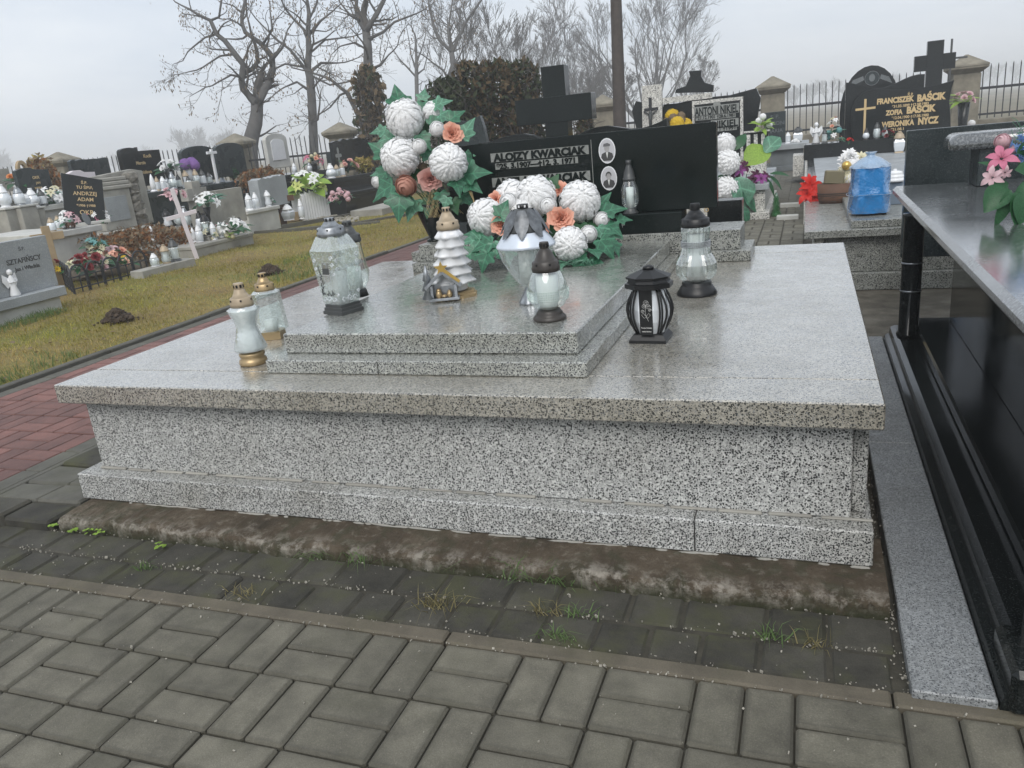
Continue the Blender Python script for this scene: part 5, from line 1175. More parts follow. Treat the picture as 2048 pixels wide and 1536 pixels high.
# red poinsettia hanging beside the basket
P = A(1624, 402, .36); mr = mpp(P)
t = thing('poinsettia', 'bright red poinsettia spray lying against the basket', 'flowers', P)
for i, (px, py, r) in enumerate(((1622, 372, 22), (1615, 388, 22), (1628, 395, 20), (1636, 398, 17), (1618, 362, 15), (1612, 376, 14))):
    pp = K(px, py, dep(P) - .03 + .01 * (i % 3)); flower(t, 'lily', 'f_red', pp, RGT * q.uniform(-.7, .3) + UPV * q.uniform(-.2, .5) - FWD, r * mr * 1.1, i)
for i in range(5): pp = K(1638 + i * 3, 375 + i * 4, dep(P)); leafat(t, 'oval', 'leaf_d' if i % 2 else 'leaf', pp, RGT * (.8 - .4 * i) + UPV * (.6 - .2 * i), -FWD + UPV, 22 * mr, i)
V = [tube([P, K(1625, 395, dep(P)), K(1630, 375, dep(P))], .004, 4)]; o = ob('stem', merge(*V), 'leaf_d', t); o.location = -t.location

# ---- grave framed in black with pale slab, and the gold lettered stones
t3 = thing('framed_tomb', 'black granite framed tomb with pale slab before the gold lettered headstone', 'tomb', (0, 0, 0))
x3 = A(1633, 372, .36).x; y3a = A(1633, 372, .36).y; yb3 = A(1633, 316, .36).y; 
ob('wall', box(x3 - .12, 4.9, y3a - .15, yb3 + .8, -.05, .335, .004), 'ter_white', t3)
ob('side_frame', box(x3 - .09, x3, y3a - .13, yb3, .3355, .362, .004), 'black', t3)
ob('pale_slab', box(x3 + .002, 4.8, y3a - .1, yb3, .3355, .358, .003), 'lgrey', t3)
zpl = AY(1640, 288, yb3).z
ob('head_plinth', box(x3 - .14, 4.9, yb3 + .002, yb3 + .5, .3355, zpl, .005), 'black', t3)
ob('step', box(x3 - .3, x3 - .141, yb3 + .01, yb3 + .6, .10, .42, .005), 'ter_white', t3)
kB = dep(Vector((3.2, yb3 + .3, .8)))
yB = yb3 + .28
def sq_px(x0, x1, yt, ybm, Y):
    p0, p1 = AY(x0, (yt + ybm) / 2, Y), AY(x1, (yt + ybm) / 2, Y); cx = (p0.x + p1.x) / 2; return cx, abs(p1.x - p0.x), AY((x0 + x1) / 2, yt, Y).z
cx, w_, zt_ = sq_px(1703, 1905, 172, 290, yB); h_ = zt_ - zpl
o = thing('headstone', 'black headstone with wavy top, gold cross and three gold names', 'headstone', (cx, yB, zpl + .001))
bo = [(-.47, 0), (.49, 0), (.475, .35), (.455, .6), (.47, .85), (.49, .99), (.40, .955), (.28, .92), (.15, .905), (.03, .905), (-.08, .925), (-.18, .955), (-.27, .975), (-.35, .96), (-.42, .90), (-.47, .79), (-.50, .62), (-.505, .42), (-.50, .2)]
s = ob('slab', prism([(a * w_, c * h_ * 1.02) for a, c in bo], -.04, .04, .004), 'black', o)
def at_(px, py): p = AY(px, py, yB - .042); return p.x - cx, p.z - zpl
for tx, x0_, x1_, py, hp, bd in (('Ś.P.', 1815, 1827, 193, 6, .02), ('FRANCISZEK', 1753, 1827, 209, 10, .05), ('BAŚCIK', 1833, 1890, 203, 12, .06), ('*31.03.1899 †12.05.1983', 1784, 1857, 216, 5, .03), ('ZOFIA', 1771, 1805, 231, 9, .05), ('BAŚCIK', 1812, 1870, 227, 12, .06), ('*12.04.1900 †17.08.1980', 1783, 1857, 239, 5, .03), ('WERONIKA', 1763, 1828, 255, 10, .05), ('NYCZ', 1835, 1876, 249, 12, .06), ('*21.08.1', 1782, 1808, 262, 5, .03)):
    x0, z = at_(x0_, py); x1, _ = at_(x1_, py); sz = hp * mpp(Vector((cx, yB, 1))) / .70; me = text(tx, round(sz, 4), .0012, bd * sz); ww = max(v_.co.x for v_ in me.vertices) - min(v_.co.x for v_ in me.vertices)
    ob('lettering', me, 'gold_text', s, ((x0 + x1) / 2, -.042, z), (pi / 2, 0, 0), ((x1 - x0) / ww, 1, 1))
for a_, b_ in (((1731, 198), (1728, 275)), ((1711, 220), (1751, 215))):
    x0, z0 = at_(*a_); x1, z1 = at_(*b_); d_ = Vector((x1 - x0, 0, z1 - z0)); nn = Vector((-d_.z, 0, d_.x)).normalized() * .016
    p0, p1 = Vector((x0, 0, z0)), Vector((x1, 0, z1))
    ob('gold_cross_bar', prism([((p0 + nn).x, (p0 + nn).z), ((p0 - nn).x, (p0 - nn).z), ((p1 - nn).x, (p1 - nn).z), ((p1 + nn).x, (p1 + nn).z)], -.0435 if a_[0] == 1731 else -.0445, -.039), 'gold_text', s)
cx, w_, zt_ = sq_px(1690, 1845, 153, 285, yB + .5)
tomb('low black plinth under the plain wavy headstone', (cx, yB + .62, 0), w_ + .1, .5, .5, 'black')
stone('plain black headstone with wavy top behind the gold lettered one', (cx, yB + .5, .501), w_, zt_ - .5, .08, 0, 'wave', 'black')
cx, w_, zt_ = sq_px(1680, 1800, 131, 280, yB + 3.0)
o = stone('tall round topped black headstone with an engraved portrait medallion', (cx, yB + 3.0, 0), w_, zt_, .1, 0, 'dome', 'black', ())
s = o.children[0]
ob('medallion', prism(arc(.02, zt_ * .87, .115, .115, 0, 2 * pi * 23 / 24, 23), -.054, -.049), 'dgrey', s)
ob('medallion_ring', sm(tube([(.02 + .12 * math.cos(a), -.053, zt_ * .87 + .12 * math.sin(a)) for a in np.linspace(0, 2 * pi, 30)], .006, 4)), 'mgrey', s)
ob('engraved_head', prism(arc(.02, zt_ * .875, .05, .065, 0, 2 * pi * 15 / 16, 15), -.058, -.0545), 'mgrey', s)
for s_ in (-1, 1): ob('engraved_wing', prism([(s_ * .13 + .02, zt_ * .86), (s_ * .36, zt_ * .80), (s_ * .30, zt_ * .87), (s_ * .15 + .02, zt_ * .90)][::s_], -.053, -.049), 'mgrey', s)
P = AY(1864, 200, yB + 2.2)
hx_ = AY(1866, 82, yB + 2.2).z; cw = AY(1909, 110, yB + 2.2).x - AY(1826, 125, yB + 2.2).x
cross('tall solid black granite cross behind the gold lettered headstone', (P.x, yB + 2.2, 0), hx_, cw, AY(1866, 125, yB + 2.2).z, 29 * mpp(P), .12, 'black')
P = AY(1900, 140, yB + 4.0); cross('slender grey metal cross beside the stone gate pillar', (P.x, yB + 4.0, 0), AY(1900, 78, yB + 4).z, .55, AY(1902, 117, yB + 4).z, .035, .03, 'greyplastic')
# flowers and lights round these stones
def rl(px, py, k): return K(px, py, k)
def on(px, py, Y, z): p = AY(px, py, Y); p.z = z; return p
yF = yb3 + .09
lantern('grey capped lantern with clear glass before the gold lettered headstone', on(1752, 300, yF, zpl + .001), .24, .06, 'plain', 'greyplastic', 'glass_frost')
lantern('second grey capped lantern among the red flowers', on(1768, 300, yF + .03, zpl + .001), .19, .05, 'globe', 'greyplastic', 'glass_frost')
lantern('brown capped lantern beside the red blossoms', on(1731, 300, yF, zpl + .001), .17, .05, 'globe', 'brownplastic', 'glass_milk')
lantern('angular white lantern with gold cap against the grey panel', on(1797, 310, yb3 - .25, .362), .30, .085, 'square', 'tan', 'glass_milk')
for nm, px, py, dy, n_, r_ in (('dark red flower cushion before the gold lettered headstone', 1772, 280, .05, 9, .04), ('small bright red bow of flowers on the black plinth', 1698, 298, -.02, 4, .035)):
    bouquet('flower_cushion', nm, on(px, py, yF + dy, zpl + .001), [('rose', 'f_darkred' if n_ > 5 else 'f_red', n_, r_)], ('oval', 'leaf_d', 8, .05), .11 if n_ > 5 else .05, .10 if n_ > 5 else .04, seed=3)
bouquet('flower_spray', 'white and teal flower spray left of the wavy headstone', on(1668, 285, yF + .1, zpl + .001), [('lily', 'f_white', 4, .05), ('rose', 'f_salmon', 3, .04), ('small', 'f_teal', 3, .045), ('rose', 'f_cream', 3, .04)], ('oval', 'leaf', 12, .07), .11, .34, seed=5)
lantern('dark lantern with arched window left of the white spray', on(1649, 285, yF + .05, zpl + .001), .22, .05, 'tower', 'greyplastic', 'glass_frost')
angel('white angel figure standing behind the dark arched lantern', on(1632, 290, yF + .3, zpl + .001) if False else Vector((AY(1632, 290, yb3 + .3).x, yb3 + .3, zpl + .0012)), .32)
P = AY(1926, 235, yB + 2.6); P.z = 0
vs_ = thing('flower_vase', 'dark tall vase beside the stone gate pillar', 'vase', P); zv = AY(1926, 205, yB + 2.6).z
ob('vase', sm(lathe([(.12, 0), (.10, .3 * zv), (.07, .6 * zv), (.10, zv), (.085, zv), (.06, .65 * zv)], 18)), 'black', vs_)
bouquet('vase_bouquet', 'pale pink roses with lime leaves in the dark tall vase', Vector((P.x, P.y, zv - .05)), [('rose', 'f_palepink', 7, .075)], ('oval', 'leaf_y', 12, .13), .16, .16, seed=9, up=.05)
bouquet('flower_cushion', 'small pink and white flowers at the foot of the pillar', Vector((AY(1935, 240, yB + 3).x, yB + 3, 0.0)), [('small', 'f_palepink', 5, .06), ('small', 'f_white', 4, .06)], ('oval', 'leaf_d', 6, .06), .16, .5, seed=2)

# ================================================================== STONES BEHIND THE MAIN HEADSTONE
YN = 9.6
zN = .38
nt_ = thing('terrazzo_tomb', 'pale terrazzo tomb in front of the framed black and terrazzo monument', 'tomb', (0, 0, 0))
xr = A(1535, 437, 0).x; y0n = A(1535, 437, 0).y
ob('base_course', box(.25, xr + .02, y0n, 9.9, -.05, .07, .005), 'ter_white', nt_)
ob('wall', box(.32, xr - .03, y0n + .06, 9.85, .0705, .31, .005), 'ter_white', nt_)
ob('cover_slab', box(.26, xr + .01, y0n + .01, 9.9, .3105, zN - .001, .006), 'lgrey', nt_)
nk = thing('headstone', 'black monument with terrazzo cross, crucifix and terrazzo framed name plate', 'headstone', (0, YN, zN))
def nx(px, py): p = AY(px, py, YN); return p.x, p.z - zN
def poly(pts, y0, y1, mat, name, par=nk): 
    pp = [nx(*p) for p in pts]
    ar = sum(pp[i][0] * pp[(i + 1) % len(pp)][1] - pp[(i + 1) % len(pp)][0] * pp[i][1] for i in range(len(pp)))
    if ar < 0: pp = pp[::-1]
    return ob(name, prism(pp, y0, y1, .004), mat, par)
poly([(1268, 300), (1272, 262), (1262, 222), (1270, 202), (1320, 214), (1400, 196), (1460, 190), (1512, 176), (1521, 196), (1512, 250), (1518, 312)], .06, .15, 'black', 'back_slab')
poly([(1349, 186), (1350, 179), (1370, 172), (1379, 152), (1376, 142), (1402, 140), (1401, 152), (1408, 165), (1426, 170), (1425, 184)], .065, .14, 'black', 'crown_piece')
poly([(1284, 172), (1324, 168), (1325, 300), (1286, 300)], -.02, .055, 'ter_white', 'cross_upright')
poly([(1325, 196), (1424, 185), (1424, 196), (1325, 208)], -.01, .055, 'ter_white', 'cross_arm')
fr = poly([(1384, 203), (1486, 193), (1487, 320), (1386, 320)], -.015, .055, 'ter_white', 'name_plate_frame')
poly([(1389, 210), (1480, 200), (1481, 312), (1391, 312)], -.018, -.0155, 'black', 'name_plate')
poly([(1326, 209), (1383, 204), (1384, 300), (1327, 300)], .02, .056, 'black', 'side_panel')
poly([(1298, 195), (1304, 195), (1305, 258), (1299, 258)], -.028, -.0205, 'iron', 'crucifix_upright')
poly([(1289, 217), (1317, 214), (1317, 220), (1289, 223)], -.0275, -.0205, 'iron', 'crucifix_arm')
x, z = nx(1302, 235); ob('corpus', sm(merge(lathe([(.012, -.13), (.02, -.05), (.03, .03), (.02, .05), (.026, .07), (.004, .1)], 8), tube([(-.09, 0, .09), (0, 0, .03), (.09, 0, .09)], .012, 5))), 'greyplastic', nk, (x, -.04, z))
for px0, px1, py, hp, s_ in ((1390, 1477, 232, 15, 'ANTONI NIKIEL'), (1393, 1470, 240, 6, '*21.12.1901 †28.6.1981'), (1424, 1476, 256, 13, 'NIKIEL'), (1418, 1472, 263, 6, '*1911 †1991')):
    x0, z0 = nx(px0, py); x1, _ = nx(px1, py); hgt = hp * mpp(Vector((1, YN, 1)))
    ob('letter_field', box(x0 - .01, x1 + .01, -.0195, -.0182, z0 - .01, z0 + hgt + .01), 'grey_text', nk)
    me = text(s_, round(hgt / .72, 4), .001, .04 * hgt); ww = max(v_.co.x for v_ in me.vertices) - min(v_.co.x for v_ in me.vertices)
    ob('lettering', me, 'black_hs', nk, ((x0 + x1) / 2, -.0212, z0), (pi / 2, 0, 0), ((x1 - x0) / ww, 1, 1))
x, z = nx(1434, 208); ob('emblem', prism([(x - .05, z - .02), (x + .05, z - .02), (x + .04, z + .03), (x - .04, z + .03)], -.021, -.0182), 'grey_text', nk)
bouquet('mum_bunch', 'bunch of round yellow chrysanthemums before the terrazzo monument', K(1348, 262, dep(Vector((.9, YN - .3, .8)))) * 1.0 if False else Vector((AY(1352, 260, YN - .35).x, YN - .35, zN)), [('spider', 'f_yellow', 5, .09), ('small', 'deadleaf', 5, .06)], ('oval', 'leaf_d', 8, .08), .13, .16, seed=4, up=.64, pot=(sm(lathe([(.07, 0), (.10, .25), (.12, .65), (.10, .65), (.06, .2)], 14)), 'black'))
# striped stand
p0 = AY(1512, 300, YN - .6); w_ = 48 * mpp(p0); h_ = 34 * mpp(p0)
t = thing('flower_stand', 'black and white striped terrazzo flower stand right of the monument', 'stand', (p0.x, YN - .6, zN))
zb_ = p0.z - zN
ob('leg', box(-w_ * .42, w_ * .42, -.06, .06, 0, max(.02, zb_), .004), 'ter_white', t)
ob('core', box(-w_ / 2, w_ / 2, -.08, .08, max(.02, zb_) + .001, zb_ + h_, .003), 'black', t)
for k in range(3): ob('white_stripe', box(-w_ * .36 + k * w_ * .29, -w_ * .36 + k * w_ * .29 + w_ * .15, -.088, -.081, zb_ + .03, zb_ + h_ - .02, .001), 'ter_white', t)
ob('rim', box(-w_ / 2 - .01, w_ / 2 + .01, -.09, .09, zb_ + h_ + .001, zb_ + h_ + .02, .002), 'ter_white', t)
bouquet('fern_bunch', 'bunch of bright green leaves hanging on the striped stand', Vector((AY(1524, 262, YN - .6).x, YN - .6, zb_ + zN + h_ + .022)), [('small', 'f_white', 3, .04)], ('oval', 'leaf_y', 18, .09), .09, .18, seed=6)
# big white and burgundy bouquet right of the main headstone
kf = 7.6; fpos = A(1462, 440, 0); fpos = Vector((A(1470, 436, .0).x, y0n - .12, 0.0))
t = thing('lily_bouquet', 'white spider mums with burgundy orchids and variegated leaves behind main headstone', 'bouquet', fpos)
kf = dep(fpos); mf = kf / CF; q = random.Random(41)
for i, (px, py, r, kd, mtn) in enumerate(((1450, 288, 20, 'mum', 'f_white'), (1455, 325, 24, 'spider', 'f_white'), (1452, 378, 24, 'spider', 'f_white'), (1478, 340, 17, 'lily', 'f_plum'), (1490, 332, 15, 'lily', 'f_burgundy'), (1470, 352, 16, 'lily', 'f_burgundy'), (1512, 352, 16, 'lily', 'f_burgundy'), (1522, 358, 15, 'lily', 'f_plum'), (1505, 362, 14, 'lily', 'f_burgundy'), (1530, 352, 12, 'lily', 'f_burgundy'), (1444, 425, 14, 'lily', 'f_plum'), (1470, 410, 10, 'small', 'f_white'), (1478, 428, 10, 'small', 'f_white'))):
    P = K(px, py, kf + q.uniform(-.08, .05)); flower(t, kd, mtn, P, RGT * q.uniform(-.1, .5) + UPV * .3 - FWD, r * mf, i)
for i, (px, py, sz, ang, mtn, kd) in enumerate(((1490, 330, 62, 38, 'leaf_y', 'broad'), (1530, 305, 44, 50, 'leaf2', 'broad'), (1475, 355, 62, 285, 'leaf2', 'broad'), (1490, 370, 60, 300, 'leaf', 'broad'), (1470, 390, 50, 260, 'leaf', 'oval'), (1535, 350, 40, 330, 'leaf_d', 'long'), (1540, 348, 40, 10, 'leaf_d', 'long'), (1530, 355, 40, 310, 'leaf_d', 'long'), (1480, 410, 40, 300, 'leaf', 'oval'), (1460, 350, 40, 200, 'leaf_d', 'oval'), (1455, 400, 44, 230, 'leaf_d', 'oval'), (1445, 350, 44, 260, 'leaf_d', 'broad'), (1470, 300, 40, 60, 'leaf_d', 'oval'))):
    P = K(px, py, kf + q.uniform(-.06, .06)); a = math.radians(ang); leafat(t, kd, mtn, P, RGT * math.cos(a) + UPV * math.sin(a) - FWD * .15, -FWD + UPV * .5, sz * mf, i)
o = ob('stems', merge(*[tube([fpos + Vector((0, 0, .0)), K(1465 + 6 * i, 400, kf + .03), K(1452 + 14 * i, 335 + 4 * i, kf + .02)], .006, 4) for i in range(5)]), 'leaf_d', t); o.location = -t.location
P = A(1552, 432, 0); lant_ = thing('grave_lantern', 'green ribbed glass lantern shaped like a little fir on the paving', 'lantern', P)
hg = 45 * mpp(P)
ob('glass', sm(lathe([(.055, .0), (.06, .02)] + [x_ for k in range(4) for x_ in ((.058 - k * .008, .03 + k * hg * .2), (.04 - k * .006, .03 + (k + .8) * hg * .2))] + [(.012, hg)], 16)), 'glass_green', lant_)
ob('tip', sm(lathe([(.02, hg * .8), (.012, hg), (.002, hg * 1.02)], 10)), 'leaf_d', lant_)
# little grey tomb with lanterns, dark stone
pg = A(1573, 342, 0); mg = mpp(pg)
tg = tomb('small grey granite tomb with two white lanterns near the iron fence', (pg.x, pg.y + .55, 0), 62 * mg, 1.0, 52 * mg, 'mgrey', 'lgrey', .10, .10, 0, None, 'tomb', (.10, .10, 'mgrey'))
zt_g = 52 * mg
stone('dark grey upright headstone on the small grey tomb', (AY(1550, 240, pg.y + .8).x, pg.y + .8, zt_g + .001), 42 * mg, 62 * mg, .1, 0, 'rect', 'dgrey', [(s_, 0, z_, .10, 'mgrey') for s_, z_ in (('S. P.', .46), ('ANTONI', .34), ('MARIA', .2))])
p = Vector((AY(1596, 277, pg.y + .35).x, pg.y + .35, zt_g + .001)); lantern('white square lantern with dark lid on the small grey tomb', p, .28, .10, 'square', 'greyplastic', 'glass_milk')
p = Vector((AY(1576, 278, pg.y + .3).x, pg.y + .3, zt_g + .001)); lantern('small white cylinder candle lamp on the small grey tomb', p, .20, .055, 'tower', 'ceramic', 'glass_milk')
bouquet('flower_cushion', 'small black and white wreath lying on the small grey tomb', Vector((p.x + .13, p.y - .1, zt_g + .001)), [('small', 'f_white', 4, .04)], ('oval', 'leaf_d', 5, .04), .05, .04, seed=8)
# kerbs of the neighbouring plots along the walk
for i, (a_, b_) in enumerate((((1560, 415), (1600, 413)), ((1553, 440), (1597, 438)))):
    pa, pb = A(*a_), A(*b_); o = ob('plot_kerb', box(pa.x, pb.x, pa.y, pa.y + .12, -.05, .04, .005), 'concrete_l'); tag(o, ('far ' if i == 0 else 'near ') + 'concrete kerb across the rear walk beside the green lantern', 'kerb')
# low dark block with orange letters behind the main headstone
p = AY(1415, 440, 2.75); tb = thing('flower_box', 'low black granite flower box with orange letters behind the main headstone', 'flower box', (2.18, 2.75, 0))
zb2 = AY(1400, 402, 2.75).z; ob('box', box(-.22, AY(1484, 430, 2.68).x - 2.18, -.07, .07, 0, zb2, .004), 'black', tb)
for s_, px in (('M', 1358), ('O', 1413)):
    p = AY(px, 424, 2.678); ob('lettering', text(s_, .035, .001, .001), 'gold_text', tb, (p.x - 2.18, -.0715, p.z), (pi / 2, 0, 0))
# arched backs just behind the main headstone
def back(label, x0, x1, ypk, Y, pts, mat='black'):
    a_, b_ = AY(x0, ypk + 20, Y), AY(x1, ypk + 10, Y); cx = (a_.x + b_.x) / 2; o = thing('headstone', label, 'headstone', (cx, Y, 0))
    ol = [(b_.x - cx, 0)] + [(AY(px, py, Y).x - cx, AY(px, py, Y).z) for px, py in pts][::-1] + [(a_.x - cx, 0)]
    ol = [ol[0]] + ol[1:]; ar = sum(ol[i][0] * ol[(i + 1) % len(ol)][1] - ol[(i + 1) % len(ol)][0] * ol[i][1] for i in range(len(ol)))
    ob('slab', prism(ol if ar > 0 else ol[::-1], -.04, .04, .003), mat, o); return o
back('black headstone with arched light edged top just behind the main headstone', 960, 1095, 268, 4.3, [(960, 286), (985, 283), (1005, 275), (1028, 269), (1050, 267), (1068, 270), (1085, 278), (1095, 283)])
back('black headstone with rising wavy top just behind the main headstone', 1150, 1335, 240, 4.4, [(1150, 275), (1172, 262), (1195, 254), (1215, 251), (1238, 254), (1262, 257), (1285, 256), (1305, 250), (1322, 243), (1335, 236)])
back('dark grey headstone with concave top between bouquet and hedge', 898, 976, 236, 6.5, [(898, 238), (912, 241), (930, 242), (948, 239), (962, 231), (970, 255), (976, 285)], 'dgrey')
# massive cross
YC = 6.2; P = AY(1115, 240, YC)
o = thing('cross', 'massive dark granite cross rising behind the main headstone', 'cross', (P.x, YC, 0))
u0, u1 = AY(1088, 160, YC), AY(1134, 160, YC); a0_, a1_ = AY(1038, 225, YC), AY(1188, 215, YC); zt0, zt1 = AY(1112, 132, YC).z, 0
za, zb3 = AY(1112, 193, YC).z, AY(1112, 245, YC).z
ob('upright', box(u0.x - P.x, u1.x - P.x, -.09, .09, .35, zt0, .004), 'black_hs', o)
ob('arm', box(a0_.x - P.x, a1_.x - P.x, -.10, .095, zb3, za, .004), 'black_hs', o)
ob('foot_block', box(u0.x - P.x - .06, u1.x - P.x + .06, -.2, .2, 0, .3495, .005), 'dgrey', o)
# wooden utility pole
P = K(1240, 255, 14.5); pole = thing('utility_pole', 'weathered brown wooden pole rising beside the terrazzo monument', 'pole', (P.x, P.y, 0))
tp = K(1232, 0, 14.5)
dz = (tp - P); sl = Vector((dz.x / dz.z, dz.y / dz.z, 1))
ob('shaft', sm(tube([Vector((0, 0, 0)) + (Vector((sl.x * (z_ - P.z), sl.y * (z_ - P.z), z_)) if True else 0) for z_ in np.linspace(0, 8, 20)], [.128 - .003 * k for k in range(20)], 14)), 'wood', pole)

# ================================================================== GRAVES ON THE LEFT (they face the red path, +X)
R90 = pi / 2
def LP(px, py, k): return K(px, py, k)
def left_stone(label, x0, x1, yt, yb_, k, kind, mat, lines=(), t=.09, group=None, tilt=0.0, ground=True, plinth=None):
    cx = (x0 + x1) / 2; P = K(cx, yb_, k); X = P.x; ym = (yt + yb_) / 2
    w_ = abs(AX(x1, ym, X).y - AX(x0, ym, X).y); h_ = AX(cx, yt, X).z - P.z
    return stone(label, P, w_, h_, t, R90, kind, mat, [(s_, x_ * w_, z_ * h_, sz * h_, m_, .03 * sz * h_) for s_, x_, z_, sz, m_ in lines], plinth, group, tilt), P, w_, h_
def left_tomb(label, x0, y0, x1, y1, k, depth_, mat, top=None, over=.03, th=.07, base=None, zmin=0.0):
    C_ = K((x0 + x1) / 2, (y0 + y1) / 2, k); X = C_.x; ya, yb_ = AX(x0, y0, X).y, AX(x1, y1, X).y; z = C_.z
    o = tomb(label, (X - depth_ / 2, (ya + yb_) / 2, 0), abs(yb_ - ya) - 2 * over, depth_ - 2 * over, z, mat, top, over, th, R90, None, 'tomb', base)
    return X, min(ya, yb_), max(ya, yb_), z
# pale tomb nearest the lawn
X, ya, yb_, z1 = left_tomb('pale concrete tomb with overhanging slab at the edge of the lawn', -75, 632, 128, 560, 6.9, 1.0, 'concrete_l', 'lgrey', .05, .09)
P = AX(50, 585, X - .16)
w_ = abs(AX(108, 560, X - .16).y - AX(-70, 600, X - .16).y); yc = (AX(108, 560, X - .16).y + AX(-70, 600, X - .16).y) / 2; h_ = AX(88, 470, X - .16).z - z1
stone('grey granite headstone with engraved dark lettering on the pale tomb', (X - .16, yc, z1 + .001), w_, h_, .09, R90, 'rect', 'lgrey', [('Ś.P.', AX(35, 497, X - .16).y - yc, h_ * .80, .04, 'dark_text'), ('SZTAFIŃSCY', AX(38, 511, X - .16).y - yc, h_ * .57, .062, 'dark_text', .001), ('Jan i Władzia', AX(45, 525, X - .16).y - yc, h_ * .43, .048, 'dark_text', .001)])
a = A(27, 574, z1); angel('white praying angel lamp standing on the pale concrete tomb', Vector((X - .08, AX(27, 574, X - .08).y, z1 + .001)), .24, None, R90)

# grave plot with a little arched border fence
pf = thing('border_fence', 'low black arched wire border fence in front of the flower plot', 'border fence', A(190, 588, 0))
A0, A1, A2 = A(112, 556, 0), A(150, 588, 0), A(300, 548, 0)
def hoop(p, d, w_, h_):
    pts = [p + Vector((0, 0, 0))] + [p + d * (w_ / 2 - w_ / 2 * math.cos(t_)) + Vector((0, 0, h_ - w_ / 2 + w_ / 2 * math.sin(t_))) for t_ in np.linspace(0, pi, 9)] + [p + d * w_]
    return tube(pts, .011, 5)
for (s_, e_) in ((A0, A1), (A1, A2)):
    d_ = (e_ - s_); L_ = d_.length; d_.normalize(); n_ = max(2, int(L_ / .20)); st_ = L_ / n_
    for i in range(n_):
        o = ob('hoop', hoop(s_ + d_ * (i * st_), d_, st_ * .92, .29), 'iron', pf); o.location = -pf.location
        o = ob('picket', tube([s_ + d_ * ((i + .5) * st_), s_ + d_ * ((i + .5) * st_) + Vector((0, 0, .18))], .008, 5), 'iron', pf); o.location = -pf.location
    for z_ in (.05, .17): o = ob('rail', tube([s_ + Vector((0, 0, z_)), e_ + Vector((0, 0, z_))], .008, 5), 'iron', pf); o.location = -pf.location
pc = (A0 + A2) / 2 + Vector((-.35, .1, 0))
m1 = ob('grave_mound', sm(lumpy(.5, 5, .1, 14, 8, .22)), 'earth', None, A(205, 550, 0) + Vector((-.2, .3, 0)), (0, 0, .6), (1.0, 1.6, 1)); tag(m1, 'low earth mound of the flower plot behind the wire border fence', 'grave')
def kfence(px): f_ = max(0, min(1, (px - 150) / 150)); return dep(A1) * (1 - f_) + dep(A2) * f_ + .1
def pick(px, py, k): 
    p = K(px, py, k); return p
for i, (px, py, spec, rx, lab) in enumerate(((160, 535, [('rose', 'f_darkred', 4, .055), ('lily', 'f_cream', 2, .06)], .12, 'dark red roses with a cream lily in the fenced plot'), (190, 525, [('rose', 'f_darkred', 4, .06), ('daisy', 'f_cream', 6, .035)], .14, 'large dark red roses with cream sprays in the fenced plot'), (232, 515, [('lily', 'f_palepink', 4, .07), ('rose', 'f_salmon', 3, .05), ('daisy', 'f_cream', 4, .04)], .15, 'pink lilies on top of the fenced flower plot'), (200, 560, [('rose', 'f_palepink', 5, .05), ('daisy', 'f_white', 5, .04)], .14, 'pale pink and white blooms low behind the wire fence'), (245, 545, [('rose', 'f_darkred', 3, .05), ('daisy', 'f_yellow', 2, .03), ('lily', 'f_salmon', 3, .05)], .13, 'red and yellow blooms at the end of the wire fence'), (190, 497, [('daisy', 'f_teal', 4, .045), ('daisy', 'f_cream', 4, .04)], .10, 'teal and cream blooms behind the red roses'), (103, 540, [('daisy', 'f_yellow', 2, .035), ('rose', 'f_darkred', 3, .045)], .10, 'yellow and wine red flowers beside the tan wooden cross'))):
    P = K(px, py, kfence(px) + (.75 if py < 520 else .35)); g0 = Vector((P.x, P.y, 0.06)); bouquet('flower_bunch', lab, g0, [(a_, b_, c_, r_ * 1.2) for a_, b_, c_, r_ in spec], ('oval', 'leaf_d', 12, .09), rx * 1.1, .13, seed=i, up=max(.08, P.z - .08))
P = A(96, 585, 0) if False else K(118, 560, 8.9); cross('plain tan wooden cross leaning behind the grey headstone', (P.x, P.y, 0), K(112, 448, 8.9).z, .34, K(112, 470, 8.9).z, .085, .03, 'wood_l', R90 * .75)

ROWS = []
# white tombs with the dark tilted plaque
X, ya, yb_, z1 = left_tomb('white concrete tomb carrying the tilted dark plaque', 92, 470, 203, 446, 10.4, 1.5, 'concrete_l', 'concrete_l', .06, .08)
ROWS += [(X, z1, 95, 150, 455, 4, True, 'on the plaque tomb'), (X, z1, 180, 205, 445, 2, False, 'beside the dark plaque')]
P = Vector((X - .35, AX(170, 440, X - .35).y, z1 + .001)); hh_ = AX(160, 350, X - .35).z - z1
o = thing('headstone', 'dark plaque with gold inscription leaning back on the white tomb', 'headstone', P, R90 * .62)
w_ = 72 * mpp(P)
s = ob('slab', prism(outline('slant', w_, hh_), -.03, .03, .003), 'black', o, (0, 0, .02), (-.10, .16, 0)); ob('plinth', box(-w_ * .6, w_ * .6, -.1, .1, 0, .04, .004), 'concrete_l', o)
for s_, z_, sz in (('Ś.P.', .80, .05), ('TU ŚPIĄ', .70, .055), ('ANDRZEJ', .57, .07), ('ADAM', .45, .07), ('*1906 †1988', .34, .045), ('OKR', .18, .085)): ob('lettering', text(s_, sz, .001, .001), 'gold_text', s, (.02, -.032, hh_ * z_), (pi / 2, 0, 0))
bouquet('flower_bunch', 'pink and white lilies in a brown pot before the dark plaque', Vector((X - .12, AX(142, 455, X - .12).y, z1 + .001)), [('lily', 'f_palepink', 3, .06), ('lily', 'f_white', 3, .06), ('rose', 'f_magenta', 2, .04)], ('oval', 'leaf', 8, .07), .12, .13, seed=4, up=.08, pot=(sm(lathe([(.05, 0), (.08, .09), (.06, .09)], 12)), 'wood_r'))
